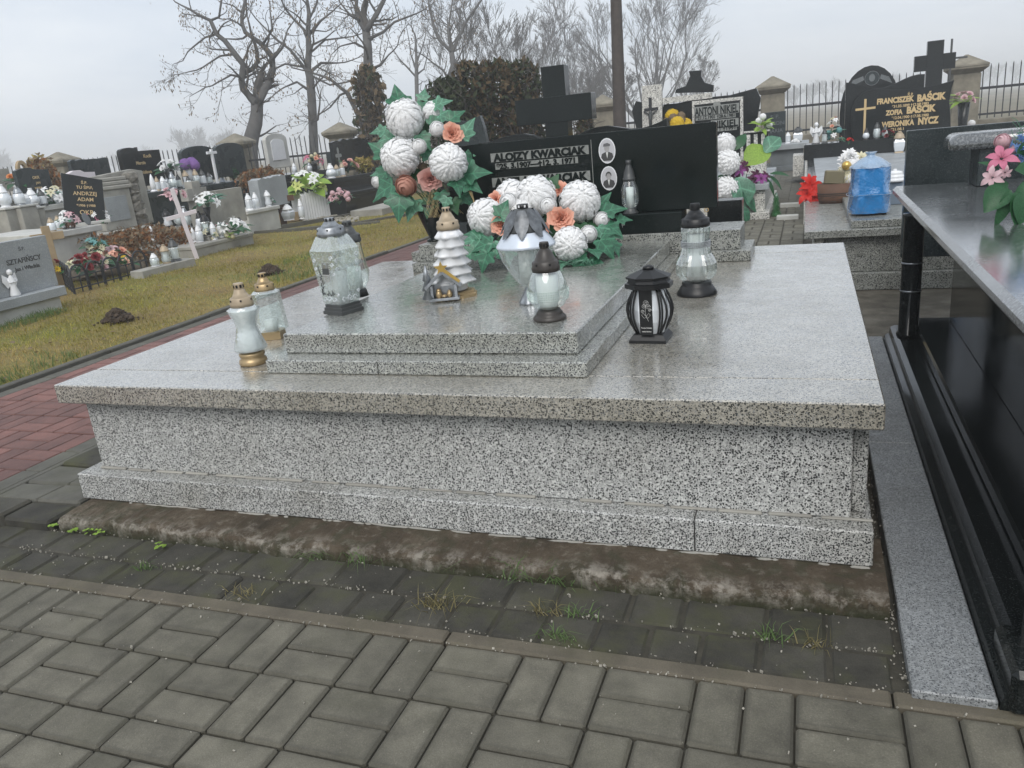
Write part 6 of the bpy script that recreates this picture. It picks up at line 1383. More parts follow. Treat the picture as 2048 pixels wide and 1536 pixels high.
o = ob('vase_disc', sm(lathe([(.002, 0), (.07, .01), (.085, .02), (.07, .02)], 18)), 'mgrey', None, Vector((X - .1, AX(172, 446, X - .1).y, z1 + .09)), (0, 1.3, .3)); tag(o, 'round pale dish leaning beside the dark plaque', 'dish')
X, ya, yb_, z1 = left_tomb('white concrete tomb crowded with lilies left of the dark plaque', 40, 418, 142, 404, 12.2, 1.5, 'concrete_l', 'concrete_l', .06, .08)
ROWS += [(X, z1, 45, 135, 408, 6, True, 'on the lily tomb'), (X, z1, 50, 95, 408, 2, False, 'on the lily tomb')]
left_stone('dark headstone with curved top and gold names behind white lilies', 42, 108, 334, 395, 13.2, 'bump', 'dgrey', [('OKR', 0.05, .62, .13, 'gold_text'), ('JAN', .08, .45, .1, 'gold_text'), ('MARIA', .05, .28, .1, 'gold_text')])
bouquet('flower_bunch', 'white lilies with green leaves beside the tilted dark plaque', Vector((X - .1, AX(108, 400, X - .1).y, z1 + .001)), [('lily', 'f_white', 6, .085), ('lily', 'f_cream', 3, .08)], ('oval', 'leaf', 12, .10), .20, .2, seed=7, up=.05)
lantern('white round lantern left of the white lilies', Vector((X - .06, AX(68, 410, X - .06).y, z1 + .001)), .28, .10, 'globe', 'ceramic', 'glass_milk')
lantern('grey capped lantern with milky glass on the lily tomb', Vector((X - .05, AX(88, 412, X - .05).y, z1 + .001)), .24, .07, 'tower', 'greyplastic', 'glass_milk')
# overgrown far left corner
X, ya, yb_, z1 = left_tomb('stained grey tomb at the far left with candles', -60, 405, 62, 385, 13.4, 1.6, 'concrete', 'concrete', .05, .08)
for i, (px, py, k, hgt, r, kd, cp_m, gm, lab) in enumerate(((13, 415, 11.5, .33, .10, 'globe', 'ceramic', 'glass_milk', 'big white globe lantern at the far left'), (42, 410, 11.6, .26, .09, 'plain', 'silver', 'glass_milk', 'silver capped white lantern at the far left'), (58, 415, 11.8, .2, .06, 'tower', 'ceramic', 'glass_milk', 'short white tower lantern at the far left'))):
    P = K(px, py, k); st_ = thing('lamp_stand', 'low concrete stand under the ' + lab, 'stand', (P.x, P.y, 0), R90); ob('block', box(-.14, .14, -.14, .14, 0, P.z - .03, .01), 'concrete', st_); ob('top_plate', box(-.16, .16, -.16, .16, P.z - .0295, P.z - .001, .005), 'concrete_l', st_)
    lantern(lab, P, hgt, r, kd, cp_m, gm)
bouquet('flower_bunch', 'orange roses with dark leaves before the far left headstone', K(35, 372, 13.0), [('rose', 'f_orange', 4, .07)], ('oval', 'leaf_d', 12, .12), .14, .16, seed=3, up=.04)
o = ob('memorial_arch', prism([(-.10, 0), (-.06, 0)] + [(-.06 * math.cos(t_), .25 + .1 * math.sin(t_)) for t_ in np.linspace(0, pi, 8)] + [(.06, 0), (.10, 0)] + [(.10 * math.cos(t_), .25 + .16 * math.sin(t_)) for t_ in np.linspace(0, pi, 10)], -.03, .03), 'wood_l', None, K(53, 372, 13.1), (0, 0, R90)); tag(o, 'small tan arch ornament against the curved dark headstone', 'ornament')
def shrub(name, label, P, rx, rz, n_, leaf, mats, up=None, group=None, cat='shrub', seed=1):
    t = thing(name, label, cat, P, 0, group); q_ = np.random.RandomState(seed); up = rz if up is None else up
    for mi, mt_ in enumerate(mats):
        m_ = n_ // len(mats); d = q_.normal(size=(m_, 3)); d /= np.linalg.norm(d, axis=1)[:, None]; r_ = q_.uniform(.35, 1.05, m_) ** .55
        lump = 1 + .16 * np.sin(d[:, 0] * 5 + mi) * np.sin(d[:, 2] * 6 + seed) + .1 * np.sin(d[:, 1] * 9)
        c = d * (r_ * lump)[:, None] * np.array([rx, rx, rz]) + np.array([0, 0, up])
        a_ = q_.normal(size=(m_, 3)); a_ /= np.linalg.norm(a_, axis=1)[:, None]; b_ = np.cross(a_, q_.normal(size=(m_, 3))); b_ /= np.linalg.norm(b_, axis=1)[:, None]
        s_ = leaf * q_.uniform(.6, 1.3, m_)[:, None]
        V = np.stack([c - a_ * s_, c + b_ * s_ * .5, c + a_ * s_, c - b_ * s_ * .5], 1).reshape(-1, 3); k_ = np.arange(m_) * 4
        me = bpy.data.meshes.new('foliage'); me.vertices.add(len(V)); me.vertices.foreach_set('co', V.ravel()); me.loops.add(m_ * 4); me.loops.foreach_set('vertex_index', np.stack([k_, k_ + 1, k_ + 2, k_ + 3], 1).ravel().astype(np.int32)); me.polygons.add(m_); me.polygons.foreach_set('loop_start', (np.arange(m_) * 4).astype(np.int32)); me.update(calc_edges=True)
        ob('foliage', me, mt_, t)
    st = []
    qq = random.Random(seed)
    for i in range(12):
        a_ = qq.uniform(0, 6.3); st.append(tube([(0, 0, 0), (math.cos(a_) * rx * .3, math.sin(a_) * rx * .3, up * .6), (math.cos(a_) * rx * qq.uniform(.4, .9), math.sin(a_) * rx * .8, up + rz * qq.uniform(-.2, .7))], [.012 + rx * .02, .01 + rx * .01, .004], 4))
    ob('stems', merge(*st), 'twig', t); return t
shrub('dry_shrub', 'rust brown withered flowers at the far left', A(35, 455, .0), .38, .35, 900, .035, ('rust', 'deadleaf'), seed=2, cat='withered plant')
shrub('dry_shrub', 'withered brown bush behind the far left headstone', Vector((K(75, 330, 14.2).x, K(75, 330, 14.2).y, 0)), .32, .5, 900, .05, ('rust', 'deadleaf'), up=1.05, seed=3, cat='withered plant')
shrub('dry_shrub', 'dry brown bush beside the pillar cap', Vector((K(75, 322, 15.8).x, K(75, 322, 15.8).y, 0)), .26, .3, 500, .05, ('deadleaf', 'grass_d'), up=1.35, seed=4, cat='withered plant')
# monument with broken rock column
X, ya, yb_, z1 = left_tomb('rough grey plinth under the broken stone monument', 205, 465, 318, 452, 12.3, 1.1, 'concrete_d', 'concrete', .03, .07)
P = Vector((X - .4, AX(258, 450, X - .4).y, z1 + .001)); mm_ = mpp(P); hm = AX(250, 345, X - .4).z - z1; yy0 = P.y
mo = thing('monument', 'weathered stone monument with blank white panel and broken rock column', 'monument', P, R90)
W2 = abs(AX(305, 400, X - .4).y - AX(200, 400, X - .4).y)
ob('back_slab', prism([(-W2 * .5, 0), (W2 * .56, 0), (W2 * .56, hm * 1.0), (W2 * .35, hm * 1.05), (-W2 * .5, hm * .97)], .05, .16, .006), 'concrete', mo)
ob('frame', box(-W2 * .52, W2 * .08, -.10, .048, .001, hm * .72, .01), 'concrete', mo)
ob('blank_panel', box(-W2 * .44, -W2 * .03, -.112, -.101, hm * .16, hm * .60, .003), 'lgrey', mo)
for k in range(3): ob('cornice', box(-W2 * (.55 - .02 * k), W2 * (.12 - .02 * k), -.13 + .02 * k, .047, hm * (.722 + .075 * k), hm * (.792 + .075 * k), .012), 'concrete', mo)
q = random.Random(6)
for k in range(7): ob('rock', lumpy(W2 * .13, 60 + k, .28, 8, 6, .9), 'rock', mo, (W2 * .20 + q.uniform(-.02, .02), -.02 + q.uniform(-.02, .02), hm * (.08 + .135 * k)))
# pinkish white cross
P0 = K(385, 475, 10.2); o = cross('thin pinkish white cross leaning over the overgrown grave', (P0.x, P0.y, 0), .92, .40, .58, .05, .03, 'pinkwhite', R90 * .7, -.02, lean=-.13)
ribbon = bouquet('flower_wreath', 'pink fabric flowers hanging behind the thin white cross', K(352, 418, 10.5), [('rose', 'f_palepink', 8, .05)], ('oval', 'f_palepink', 4, .06), .17, .10, seed=3, up=.15)
# stone cross base and plots
P = K(402, 455, 11.8); o = cross('short beige stone cross behind the white lilies', (P.x, P.y, 0), K(385, 362, 11.8).z, .42, K(385, 385, 11.8).z - .02, .17, .14, 'concrete', R90)
X, ya, yb_, z1 = left_tomb('low mossy concrete kerbed grave in front of the beige slab', 385, 500, 505, 458, 10.8, 1.5, 'concrete', 'concrete', .01, .05)
ROWS += [(X, z1, 395, 495, 475, 7, True, 'on the kerbed grave'), (X, z1, 400, 490, 470, 3, False, 'on the kerbed grave')]
left_stone('beige concrete slab headstone with pale edge behind white flowers', 420, 492, 377, 448, 11.9, 'rect', 'concrete', (), .10)
P = K(529, 388, 12.6); 
shrub('dry_shrub', 'sprawling brown withered plants on the overgrown grave', A(330, 520, 0) + Vector((-.5, .2, 0)), .75, .24, 3200, .035, ('rust', 'deadleaf'), up=.2, seed=7, cat='withered plant')
shrub('dry_shrub', 'round rust coloured withered chrysanthemum', A(290, 515, 0) + Vector((-.1, .1, 0)), .26, .16, 1000, .03, ('rust', 'rust'), up=.2, seed=8, cat='withered plant')
XK = A(325, 529, .10).x; ky0, ky1 = AX(270, 540, XK).y, AX(378, 515, XK).y
o = ob('plot_kerb', box(-.09, .09, ky0, ky1, -.02, .10, .01), 'concrete', None, (XK, 0, 0)); tag(o, 'grey concrete kerb in front of the withered plants', 'kerb')
# lanterns and bouquets on the kerbed grave and round it
for i, (px, py, k, hgt, r, kd, cp_m, gm, lab) in enumerate((
        (352, 520, 8.9, .27, .068, 'tower', 'greyplastic', 'glass_frost', 'tall clear lantern with dark cap before the withered plants'), (333, 522, 8.9, .22, .06, 'waist', 'tan', 'glass_frost', 'waisted glass lantern with tan cap before the withered plants'), (310, 527, 8.9, .15, .06, 'plain', 'ceramic', 'glass_frost', 'low clear candle glass before the rusty chrysanthemum'),
        (415, 470, 10.9, .30, .075, 'tower', 'blackplastic', 'glass', 'dark capped lantern beneath the lily vase'), (404, 462, 11.2, .28, .07, 'plain', 'blackplastic', 'glass_milk', 'black and white lantern left of the lily vase'), (375, 455, 11.3, .30, .08, 'globe', 'silver', 'glass_frost', 'silver lantern right of the thin white cross'), (360, 452, 11.3, .26, .07, 'globe', 'greyplastic', 'glass_frost', 'grey lantern behind the thin white cross'), (338, 455, 11.4, .25, .07, 'waist', 'blackplastic', 'glass_milk', 'white waisted lantern left of the thin white cross'))):
    P = K(px, py, k); b_ = max(0.0, P.z)
    if py > 515: P = AX(px, py, XK); b_ = .1008
    if b_ > .05 and py < 515:
        sb = thing('lamp_stand', 'small concrete block under the ' + lab, 'stand', (P.x, P.y, 0)); ob('block', box(-r - .02, r + .02, -r - .02, r + .02, 0, b_ - .012, .006), 'concrete', sb); ob('top_plate', box(-r - .03, r + .03, -r - .03, r + .03, b_ - .0115, b_ - .001, .002), 'concrete', sb)
    lantern(lab, Vector((P.x, P.y, b_)), hgt, r, kd, cp_m, gm)
for i, (px, py, k, hgt) in enumerate(((302, 462, 11.0, .20), (388, 478, 10.75, .20), (440, 463, 11.0, .22), (465, 455, 11.2, .24))):
    P = K(px, py, k); flame_candle('white flame shaped candle lamp among the crowded graves', Vector((P.x, P.y, z1 + .001 if i else .22)), hgt, .05, 'white flame candle lamps')
    if not i: sb = thing('lamp_stand', 'flat stone under the white flame lamp by the rock column', 'stand', (P.x, P.y, 0)); ob('block', box(-.1, .1, -.1, .1, 0, .2, .02), 'concrete', sb); ob('top_plate', box(-.11, .11, -.11, .11, .2002, .219, .005), 'concrete', sb)
zk = z1
P = K(418, 440, 11.2); bouquet('lily_bunch', 'tall white lilies on a dark stem vase before the beige slab', Vector((P.x, P.y, zk + .001)), [('lily', 'f_white', 6, .085)], ('oval', 'leaf', 10, .13), .19, .14, seed=5, up=.45, pot=(sm(lathe([(.06, 0), (.03, .05), (.025, .3), (.06, .42), (.05, .42)], 12)), 'blackplastic'))
P = K(462, 445, 11.0); bouquet('lily_bunch', 'white calla flowers in front of the beige slab', Vector((P.x, P.y, zk + .001)), [('lily', 'f_white', 7, .085)], ('oval', 'leaf_d', 12, .11), .2, .18, seed=6, up=.05)
P = K(470, 440, 11.4); angel('small white cherub beside the beige slab', Vector((P.x, P.y, zk + .001)), .18, None, R90)
P = K(440, 452, 10.95); bouquet('flower_bunch', 'little cream flowers along the mossy kerb', Vector((P.x, P.y, zk + .001)), [('small', 'f_cream', 9, .03)], ('oval', 'leaf_y', 8, .05), .18, .05, seed=8)
# rough grey stone, brown cross, timber frame
left_stone('rough light grey granite stone with irregular top behind the brown cross', 515, 572, 350, 412, 13.6, 'rough', 'lgrey', (), .2)
X, ya, yb_, z1 = left_tomb('low pale tomb edge with white lanterns beside the rough grey stone', 495, 420, 560, 412, 13.0, 1.0, 'concrete_l', 'concrete_l', .03, .06)
for px, lab, kd in ((498, 'frosted white lantern left of the rough grey stone', 'tower'), (512, 'white lantern with pointed top before the rough grey stone', 'plain'), (537, 'white pointed lantern touching the rough grey stone', 'waist')):
    P = AX(px, 408, X - .12); lantern(lab, Vector((X - .12, P.y, z1 + .001)), .26, .065, kd, 'ceramic', 'glass_milk')
tf = thing('timber_frame', 'low brown timber grave frame under the brown cross', 'grave frame', A(555, 448, 0))
A0, A1 = A(508, 452, 0), A(600, 442, 0)
for j, (p0, p1) in enumerate(((A0, (A0 + A1) / 2), ((A0 + A1) / 2, A1))):
    d_ = p1 - p0; ob('board', box(.004, d_.length - .004, -.03, .03, .01, .17, .006), 'wood_l' if j else 'wood', tf, p0 - tf.location, (0, 0, math.atan2(d_.y, d_.x)))
ob('soil_fill', box(0, (A1 - A0).length, .035, .9, 0, .09, .01), 'earth', tf, A0 - tf.location, (0, 0, math.atan2((A1 - A0).y, (A1 - A0).x)))
P = K(567, 440, 13.9); o = cross('dark brown wooden cross in the timber framed grave', (P.x, P.y, 0), K(558, 370, 13.9).z, .50, K(566, 397, 13.9).z, .10, .05, 'wood_r', R90 * .6)
for px, py, lab, cm, gm, hgt, r in ((536, 437, 'clear globe lantern with black cap in the timber frame', 'blackplastic', 'glass', .36, .10), (577, 432, 'square printed white lantern in the timber frame', 'ceramic', 'glass_milk', .27, .10), (605, 440, 'slim white lantern beside the white planter', 'ceramic', 'glass_milk', .34, .06)):
    P = K(px, py, 13.8); lantern(lab, Vector((P.x, P.y, max(.09, 0) + .001)), hgt, r, 'globe' if r == .10 and 'clear' in lab else 'square' if 'square' in lab else 'plain', cm, gm)
P = K(557, 425, 13.8); bouquet('flower_bunch', 'pale pink blossoms at the foot of the brown cross', Vector((P.x, P.y, .09)), [('rose', 'f_palepink', 5, .05)], ('oval', 'leaf_d', 6, .06), .13, .12, seed=2, up=.1)
P = K(533, 412, 13.5); bouquet('flower_bunch', 'white and green flower spray before the rough grey stone', Vector((P.x, P.y, .09)), [('small', 'f_white', 8, .035)], ('oval', 'leaf', 8, .07), .14, .12, seed=3, up=.35, pot=(sm(lathe([(.06, 0), (.07, .2), (.05, .36)], 10)), 'greyplastic'))
# white picket planter with lime lilies
A0, A1 = A(612, 441, 0), A(662, 433, 0); d_ = (A1 - A0); L_ = d_.length; ang = math.atan2(d_.y, d_.x)
pl = thing('planter_box', 'white picket planter box holding lime and white lilies', 'planter', A0, ang)
hp_ = 52 * mpp(A0); n_ = 10
for side, (ox, oy, ln, ra) in enumerate(((0, 0, L_, 0), (0, L_ * .8, L_, 0), (0, 0, L_ * .8, R90), (L_, 0, L_ * .8, R90))):
    nn_ = int(ln / .052)
    for i in range(nn_):
        c_, s_ = math.cos(ra), math.sin(ra); xx = (i + .5) * ln / nn_; w2 = ln / nn_ * .43; hh = hp_ * (1 + (.06 if i % 2 else 0))
        ob('picket', prism([(-w2, 0), (w2, 0), (w2, hh * .93), (0, hh), (-w2, hh * .93)], -.008, .008), 'white', pl, (ox + xx * c_, oy + xx * s_, 0), (0, 0, ra))
ob('soil_fill', box(.02, L_ - .02, .02, L_ * .8 - .02, .02, hp_ * .8), 'earth', pl)
cpl = A0 + Vector((math.cos(ang) * L_ / 2 - math.sin(ang) * L_ * .4, math.sin(ang) * L_ / 2 + math.cos(ang) * L_ * .4, hp_ * .8))
bouquet('lily_bunch', 'lime green and white lilies spilling from the white planter', cpl, [('lily', 'f_lime', 5, .12), ('lily', 'f_white', 6, .11)], ('broad', 'leaf_y', 12, .2), .3, .32, seed=5, up=.12)
for px, py in ((625, 432), (672, 424)):
    P = A(px, py, 0); shrub('moss_ball', 'round olive moss ball beside the white planter', P, .13, .105, 1500, .022, ('hedge', 'grass'), up=.1, group='moss balls beside the planter', cat='moss ball', seed=px)
V, F = [], []; q = random.Random(3)
for i in range(160):
    p = A(610 + q.uniform(0, 110), 436 + q.uniform(-6, 8), 0); s_ = q.uniform(.015, .045); vf = xf(lumpy(1, i, .2, 6, 4, .7), (p.x, p.y, .01), (0, 0, q.uniform(0, 6)), s_); k_ = len(V); V += vf[0]; F += [tuple(a_ + k_ for a_ in f_) for f_ in vf[1]]
tag(stuff(ob('stones', (V, F), 'pebble')), 'pale round stones scattered before the white planter', 'stones')
bouquet('flower_spray', 'long spray of dusty pink blossoms on the black tomb step', K(677, 412, 13.9) * 1.0 if False else Vector((K(680, 400, 13.9).x, K(680, 400, 13.9).y, 0.1)), [('rose', 'f_palepink', 9, .055), ('small', 'f_palepink', 6, .045)], ('oval', 'leaf', 6, .07), .2, .16, seed=6, up=.22)
# concrete edging strips of the empty plot in the lawn
for i, (a_, b_) in enumerate((((480, 470), (700, 432)), ((480, 471), (760, 448)), ((700, 452), (855, 425)))):
    p0, p1 = A(*a_), A(*b_); d_ = p1 - p0
    o = ob('plot_edging', box(0, d_.length, -.03, .03, -.05, .05, .008), 'kerb_grey', None, p0, (0, 0, math.atan2(d_.y, d_.x))); tag(o, ('long', 'near', 'right hand')[i] + ' concrete edging strip of the empty plot in the lawn', 'edging')
# black tombs of the second row
X, ya, yb_, z1 = left_tomb('dark granite table tomb with many lanterns below the arched headstones', 292, 392, 505, 352, 14.6, 1.7, 'dgrey', 'dgrey', .06, .10)
zt1, Xt1 = z1, X
ROWS += [(X, z1, 300, 430, 368, 6, True, 'on the dark table tomb')]
left_stone('dark headstone with gold crucifix and gold lettering, split top', 253, 332, 293, 372, 15.4, 'split', 'black', [('Kocik', .15, .72, .12, 'gold_text'), ('Marcin', -.05, .56, .12, 'gold_text'), ('Stanisława', .0, .32, .12, 'gold_text')])
left_stone('wide dark grey headstone with ragged top before the fence', 145, 222, 316, 352, 15.8, 'rough', 'dgrey')
left_stone('pale mauve headstone with curved top behind the tilted plaque', 148, 200, 339, 400, 13.6, 'bump', 'pinkwhite')
left_stone('plain pale slab at the far left edge', -30, 27, 338, 385, 14.3, 'rect', 'concrete')
left_stone('dark grey arched headstone left of the white cross', 372, 437, 291, 362, 15.6, 'arch', 'dgrey')
left_stone('dark grey arched headstone in front of the stone pillar', 438, 494, 285, 352, 15.8, 'arch', 'dgrey')
P = K(432, 350, 15.2); cross('small white cross between two dark arched headstones', (P.x, P.y, 0), K(428, 298, 15.2).z, .27, K(428, 305, 15.2).z, .05, .04, 'white', R90)
for i, (px, py, hgt, r, kd, cm, gm, lab) in enumerate(((326, 366, .24, .06, 'tower', 'ceramic', 'glass_milk', 'milky tower lantern on the dark table tomb'), (345, 362, .30, .08, 'globe', 'silver', 'glass_frost', 'large silver capped lantern on the dark table tomb'), (357, 362, .24, .06, 'tower', 'blackplastic', 'glass_frost', 'black capped lantern below the purple blooms'), (372, 358, .30, .07, 'waist', 'tan', 'glass_milk', 'tan capped waisted lantern below the purple blooms'), (392, 357, .30, .08, 'plain', 'tan', 'glass_frost', 'broad glass lantern right of the purple blooms'), (405, 355, .28, .07, 'tower', 'greyplastic', 'glass_milk', 'grey capped white lantern before the arched headstone'), (417, 352, .22, .06, 'tower', 'greyplastic', 'glass_frost', 'small grey lantern before the arched headstone'))):
    P = AX(px, py, Xt1 - .18); lantern(lab, Vector((Xt1 - .18, P.y, zt1 + .001)), hgt, r, kd, cm, gm)
P = AX(306, 372, Xt1 - .1); flame_candle('tall white and teal flame lamp on the dark table tomb', Vector((Xt1 - .1, P.y, zt1 + .001)), .30, .06)
P = AX(340, 350, Xt1 - .45); bouquet('flower_bunch', 'white flowers with dark leaves on the dark table tomb', Vector((Xt1 - .45, P.y, zt1 + .001)), [('rose', 'f_white', 8, .07)], ('oval', 'leaf_d', 14, .12), .18, .2, seed=5, up=.3, pot=(sm(lathe([(.07, 0), (.09, .3), (.07, .34)], 12)), 'black'))
P = AX(380, 345, Xt1 - .4); bouquet('mum_bunch', 'two round purple chrysanthemums on the dark table tomb', Vector((Xt1 - .4, P.y, zt1 + .001)), [('spider', 'f_purple', 4, .10)], ('oval', 'leaf_d', 5, .08), .13, .06, seed=5, up=.36, pot=(sm(lathe([(.06, 0), (.08, .28), (.06, .34)], 12)), 'ceramic'))
P = AX(443, 352, Xt1 - .3); angel('pale blue grey angel figure before the dark arched headstones', Vector((Xt1 - .3, P.y, zt1 + .001)), .30, None, R90, 'pearl')
P = AX(466, 350, Xt1 - .25); shrub('little_conifer', 'small dark cone shaped evergreen on the dark table tomb', Vector((Xt1 - .25, P.y, zt1)), .10, .12, 400, .03, ('leaf_d',), up=.16, seed=5, cat='conifer')
X, ya, yb_, z1 = left_tomb('long black table tomb behind the rough grey stone', 548, 354, 662, 337, 17.2, 1.4, 'black', 'black', .07, .10)
aro = left_stone('pale grey arched headstone with white inset panel by the fence', 538, 580, 268, 336, 18.0, 'arch', 'concrete_l', plinth=(.62, .3, .02, 'concrete'))
ob('inset_panel', prism(outline('arch', aro[2] * .62, aro[3] * .62), -.008, .008, .002), 'white', aro[0], (0, -.055, aro[3] * .24))
shrub('dry_shrub', 'heap of withered brown wreaths below the pale arched headstone', Vector((K(520, 350, 15.0).x, K(520, 350, 15.0).y, 0)), .42, .22, 1300, .05, ('deadleaf', 'rust'), up=.78, seed=9, cat='withered plant')
zt2, Xt2 = z1, X
ROWS += [(X, z1, 580, 655, 345, 3, True, 'on the long black tomb')]
P = AX(630, 342, Xt2 - .2); bouquet('flower_bunch', 'pink star flowers in a dark vase on the long black tomb', Vector((Xt2 - .2, P.y, zt2 + .001)), [('lily', 'f_magenta', 3, .10), ('rose', 'f_salmon', 4, .07), ('small', 'f_cream', 5, .04)], ('oval', 'leaf_d', 10, .09), .2, .18, seed=5, up=.16, pot=(sm(lathe([(.06, 0), (.08, .14), (.06, .16)], 12)), 'black'))
X, ya, yb_, z1 = left_tomb('black stepped table tomb below the wide ragged headstone', 668, 355, 790, 339, 16.2, 1.3, 'black', 'black', .07, .10)
Xs, _, _, zs_ = left_tomb('lower black step of the stepped tomb with petals', 690, 384, 805, 366, 15.5, .5, 'black', 'black', .05, .08)
o = ob('tomb_apron', box(-.55, .95, -.5, .14, -.03, .12, .01), 'concrete', None, A(745, 428, 0) + Vector((-.05, 0.1, 0)), (0, 0, R90)); tag(o, 'pale concrete apron in front of the stepped black tomb', 'apron')
left_stone('wide black headstone with ragged wavy top and thin cross', 672, 768, 274, 338, 17.2, 'rough', 'black', [('†', -.42, .2, .75, 'grey_text')])
for px, py, hgt, r, kd, cm, gm, lab in ((663, 352, .28, .10, 'globe', 'ceramic', 'glass_milk', 'round white lantern on the stepped black tomb'), (675, 350, .24, .06, 'square', 'tan', 'glass_frost', 'small square lantern on the stepped black tomb'), (686, 348, .27, .06, 'tower', 'tan', 'glass_milk', 'slim white lantern on the stepped black tomb')):
    P = AX(px, py, X - .15); lantern(lab, Vector((X - .15, P.y, z1 + .001)), hgt, r, kd, cm, gm)
P = AX(700, 345, X - .3); bouquet('flower_bunch', 'pink roses on the stepped black tomb', Vector((X - .3, P.y, z1 + .001)), [('rose', 'f_pink', 6, .07)], ('oval', 'leaf_d', 8, .09), .17, .14, seed=1, up=.14)
P = AX(728, 345, X - .25); shrub('dry_shrub', 'dry olive wreath lying on the stepped black tomb', Vector((X - .25, P.y, z1)), .2, .16, 700, .04, ('grass_d', 'grass'), up=.16, seed=12, cat='withered plant')
P = K(664, 330, 16.9); o = cross('dark grey memorial post left of the ragged black headstone', (P.x, P.y, 0), K(664, 303, 16.9).z, .17, K(664, 310, 16.9).z - .1, .15, .12, 'dgrey', R90)
# crowded little lights and flowers on the tombs of the left rows
q = random.Random(77)
dens = []
def row(X_, z_, px0, px1, py, n_, lanterns_, kindlab):
    for i in range(n_):
        px = px0 + (px1 - px0) * (i + .5 + q.uniform(-.25, .25)) / n_; xx = X_ - q.uniform(.08, .4); P = Vector((xx, AX(px, py, xx).y, z_ + .001))
        if lanterns_: lantern('little grave lamp among the crowded lights ' + kindlab, P, q.uniform(.15, .26), q.uniform(.045, .065), q.choice(('plain', 'tower', 'globe', 'waist')), q.choice(('ceramic', 'greyplastic', 'tan', 'silver')), q.choice(('glass_milk', 'glass_milk', 'glass_frost')), group='little lamps ' + kindlab)
        else: bouquet('flower_bunch', 'little mixed flower bunch ' + kindlab, P, [(q.choice(('rose', 'lily', 'daisy')), q.choice(('f_white', 'f_palepink', 'f_pink', 'f_cream', 'f_magenta')), 5, .05)], ('oval', 'leaf_d', 7, .07), .11, .11, seed=i, up=.05, group='little bunches ' + kindlab)
for rw in ROWS: row(*rw)
# mole hills
for i, (px, py, s_) in enumerate(((235, 642, .13), (540, 546, .12))):
    P = A(px, py, 0); q = random.Random(i); parts = []
    for k in range(230):
        rr = abs(q.gauss(0, s_ * .62)); a_ = q.uniform(0, 6.3); zz = s_ * .75 * math.exp(-(rr / s_) ** 2 * 1.6) * q.uniform(.3, 1); c_ = q.uniform(.008, .026) * (1.2 if rr < s_ else .6)
        parts.append(xf(lumpy(c_, 300 + k, .25, 6, 4, .8), (rr * math.cos(a_), rr * math.sin(a_) * .8, zz)))
    tag(ob('mole_hill', merge(*parts), 'dirt', None, P), ('mole hill of dark earth in the lawn near the pale tomb', 'mole hill of dark earth in the lawn near the red path')[i], 'mole hill')

# ================================================================== FENCE
pill = [(-160, 21.0), (112, 20.2), (470, 19.6), (681, 19.1), (945, 18.7), (1207, 18.3), (1545, 17.4), (1928, 16.2), (2330, 15.0)]
near_desc = ['standing left of the frame edge', 'behind the curved dark headstone on the left', 'behind the dark arched headstone', 'behind the ragged black headstone', 'hidden behind the tall bouquet', 'beside the wooden pole', 'beside the small grey tomb', 'behind the solid black cross', 'right of the far field']
PP = []
for i, (px, k) in enumerate(pill):
    P = K(px, 300 - px * .06, k); P.z = 0; PP.append(P)
for i, P in enumerate(PP):
    nb = PP[min(i + 1, len(PP) - 1)] - PP[max(i - 1, 0)]; a_ = math.atan2(nb.y, nb.x)
    t = thing('gate_pillar', 'yellowish stone fence pillar with pyramid cap ' + near_desc[i], 'pillar', P, a_)
    ob('shaft', box(-.25, .25, -.25, .25, -.08, 1.44, .02), 'stone', t)
    ob('neck', lathe([(.25 * 1.414, 1.44), (.36 * 1.414, 1.53), (.36 * 1.414, 1.57)], 4, pi / 4), 'stone', t)
    ob('cap', lathe([(.37 * 1.414, 1.5705), (.36 * 1.414, 1.60), (.03, 1.80)], 4, pi / 4), 'stone', t)
PK = mkmesh('picket', *merge(box(-.009, .009, -.009, .009, .0, 1.0), lathe([(.013, 1.0), (.001, 1.05)], 4, pi / 4))); PK.materials.append(MAT['iron'])
for i in range(len(PP) - 1):
    a_, b_ = PP[i], PP[i + 1]; d_ = b_ - a_; L_ = d_.length; ang = math.atan2(d_.y, d_.x)
    t = thing('iron_fence', 'black iron picket fence panel between the stone pillars ' + ('at the left end', 'behind the curved dark headstones', 'behind the leaning bare tree', 'behind the tall bouquet', 'behind the evergreen bushes', 'behind the terrazzo monument', 'before the misty field', 'at the right end')[i], 'fence', a_, ang)
    ob('plinth_wall', box(.26, L_ - .26, -.12, .12, -.08, .52, .01), 'stone', t)
    ob('rail', box(.24, L_ - .24, -.02, .02, 1.10, 1.15), 'iron', t); ob('rail', box(.24, L_ - .24, -.02, .02, .60, .64), 'iron', t)
    n_ = int((L_ - .5) / .125)
    for j in range(n_): ob('picket', PK, None, t, (.25 + (j + .5) * (L_ - .5) / n_, -.0305, .54))

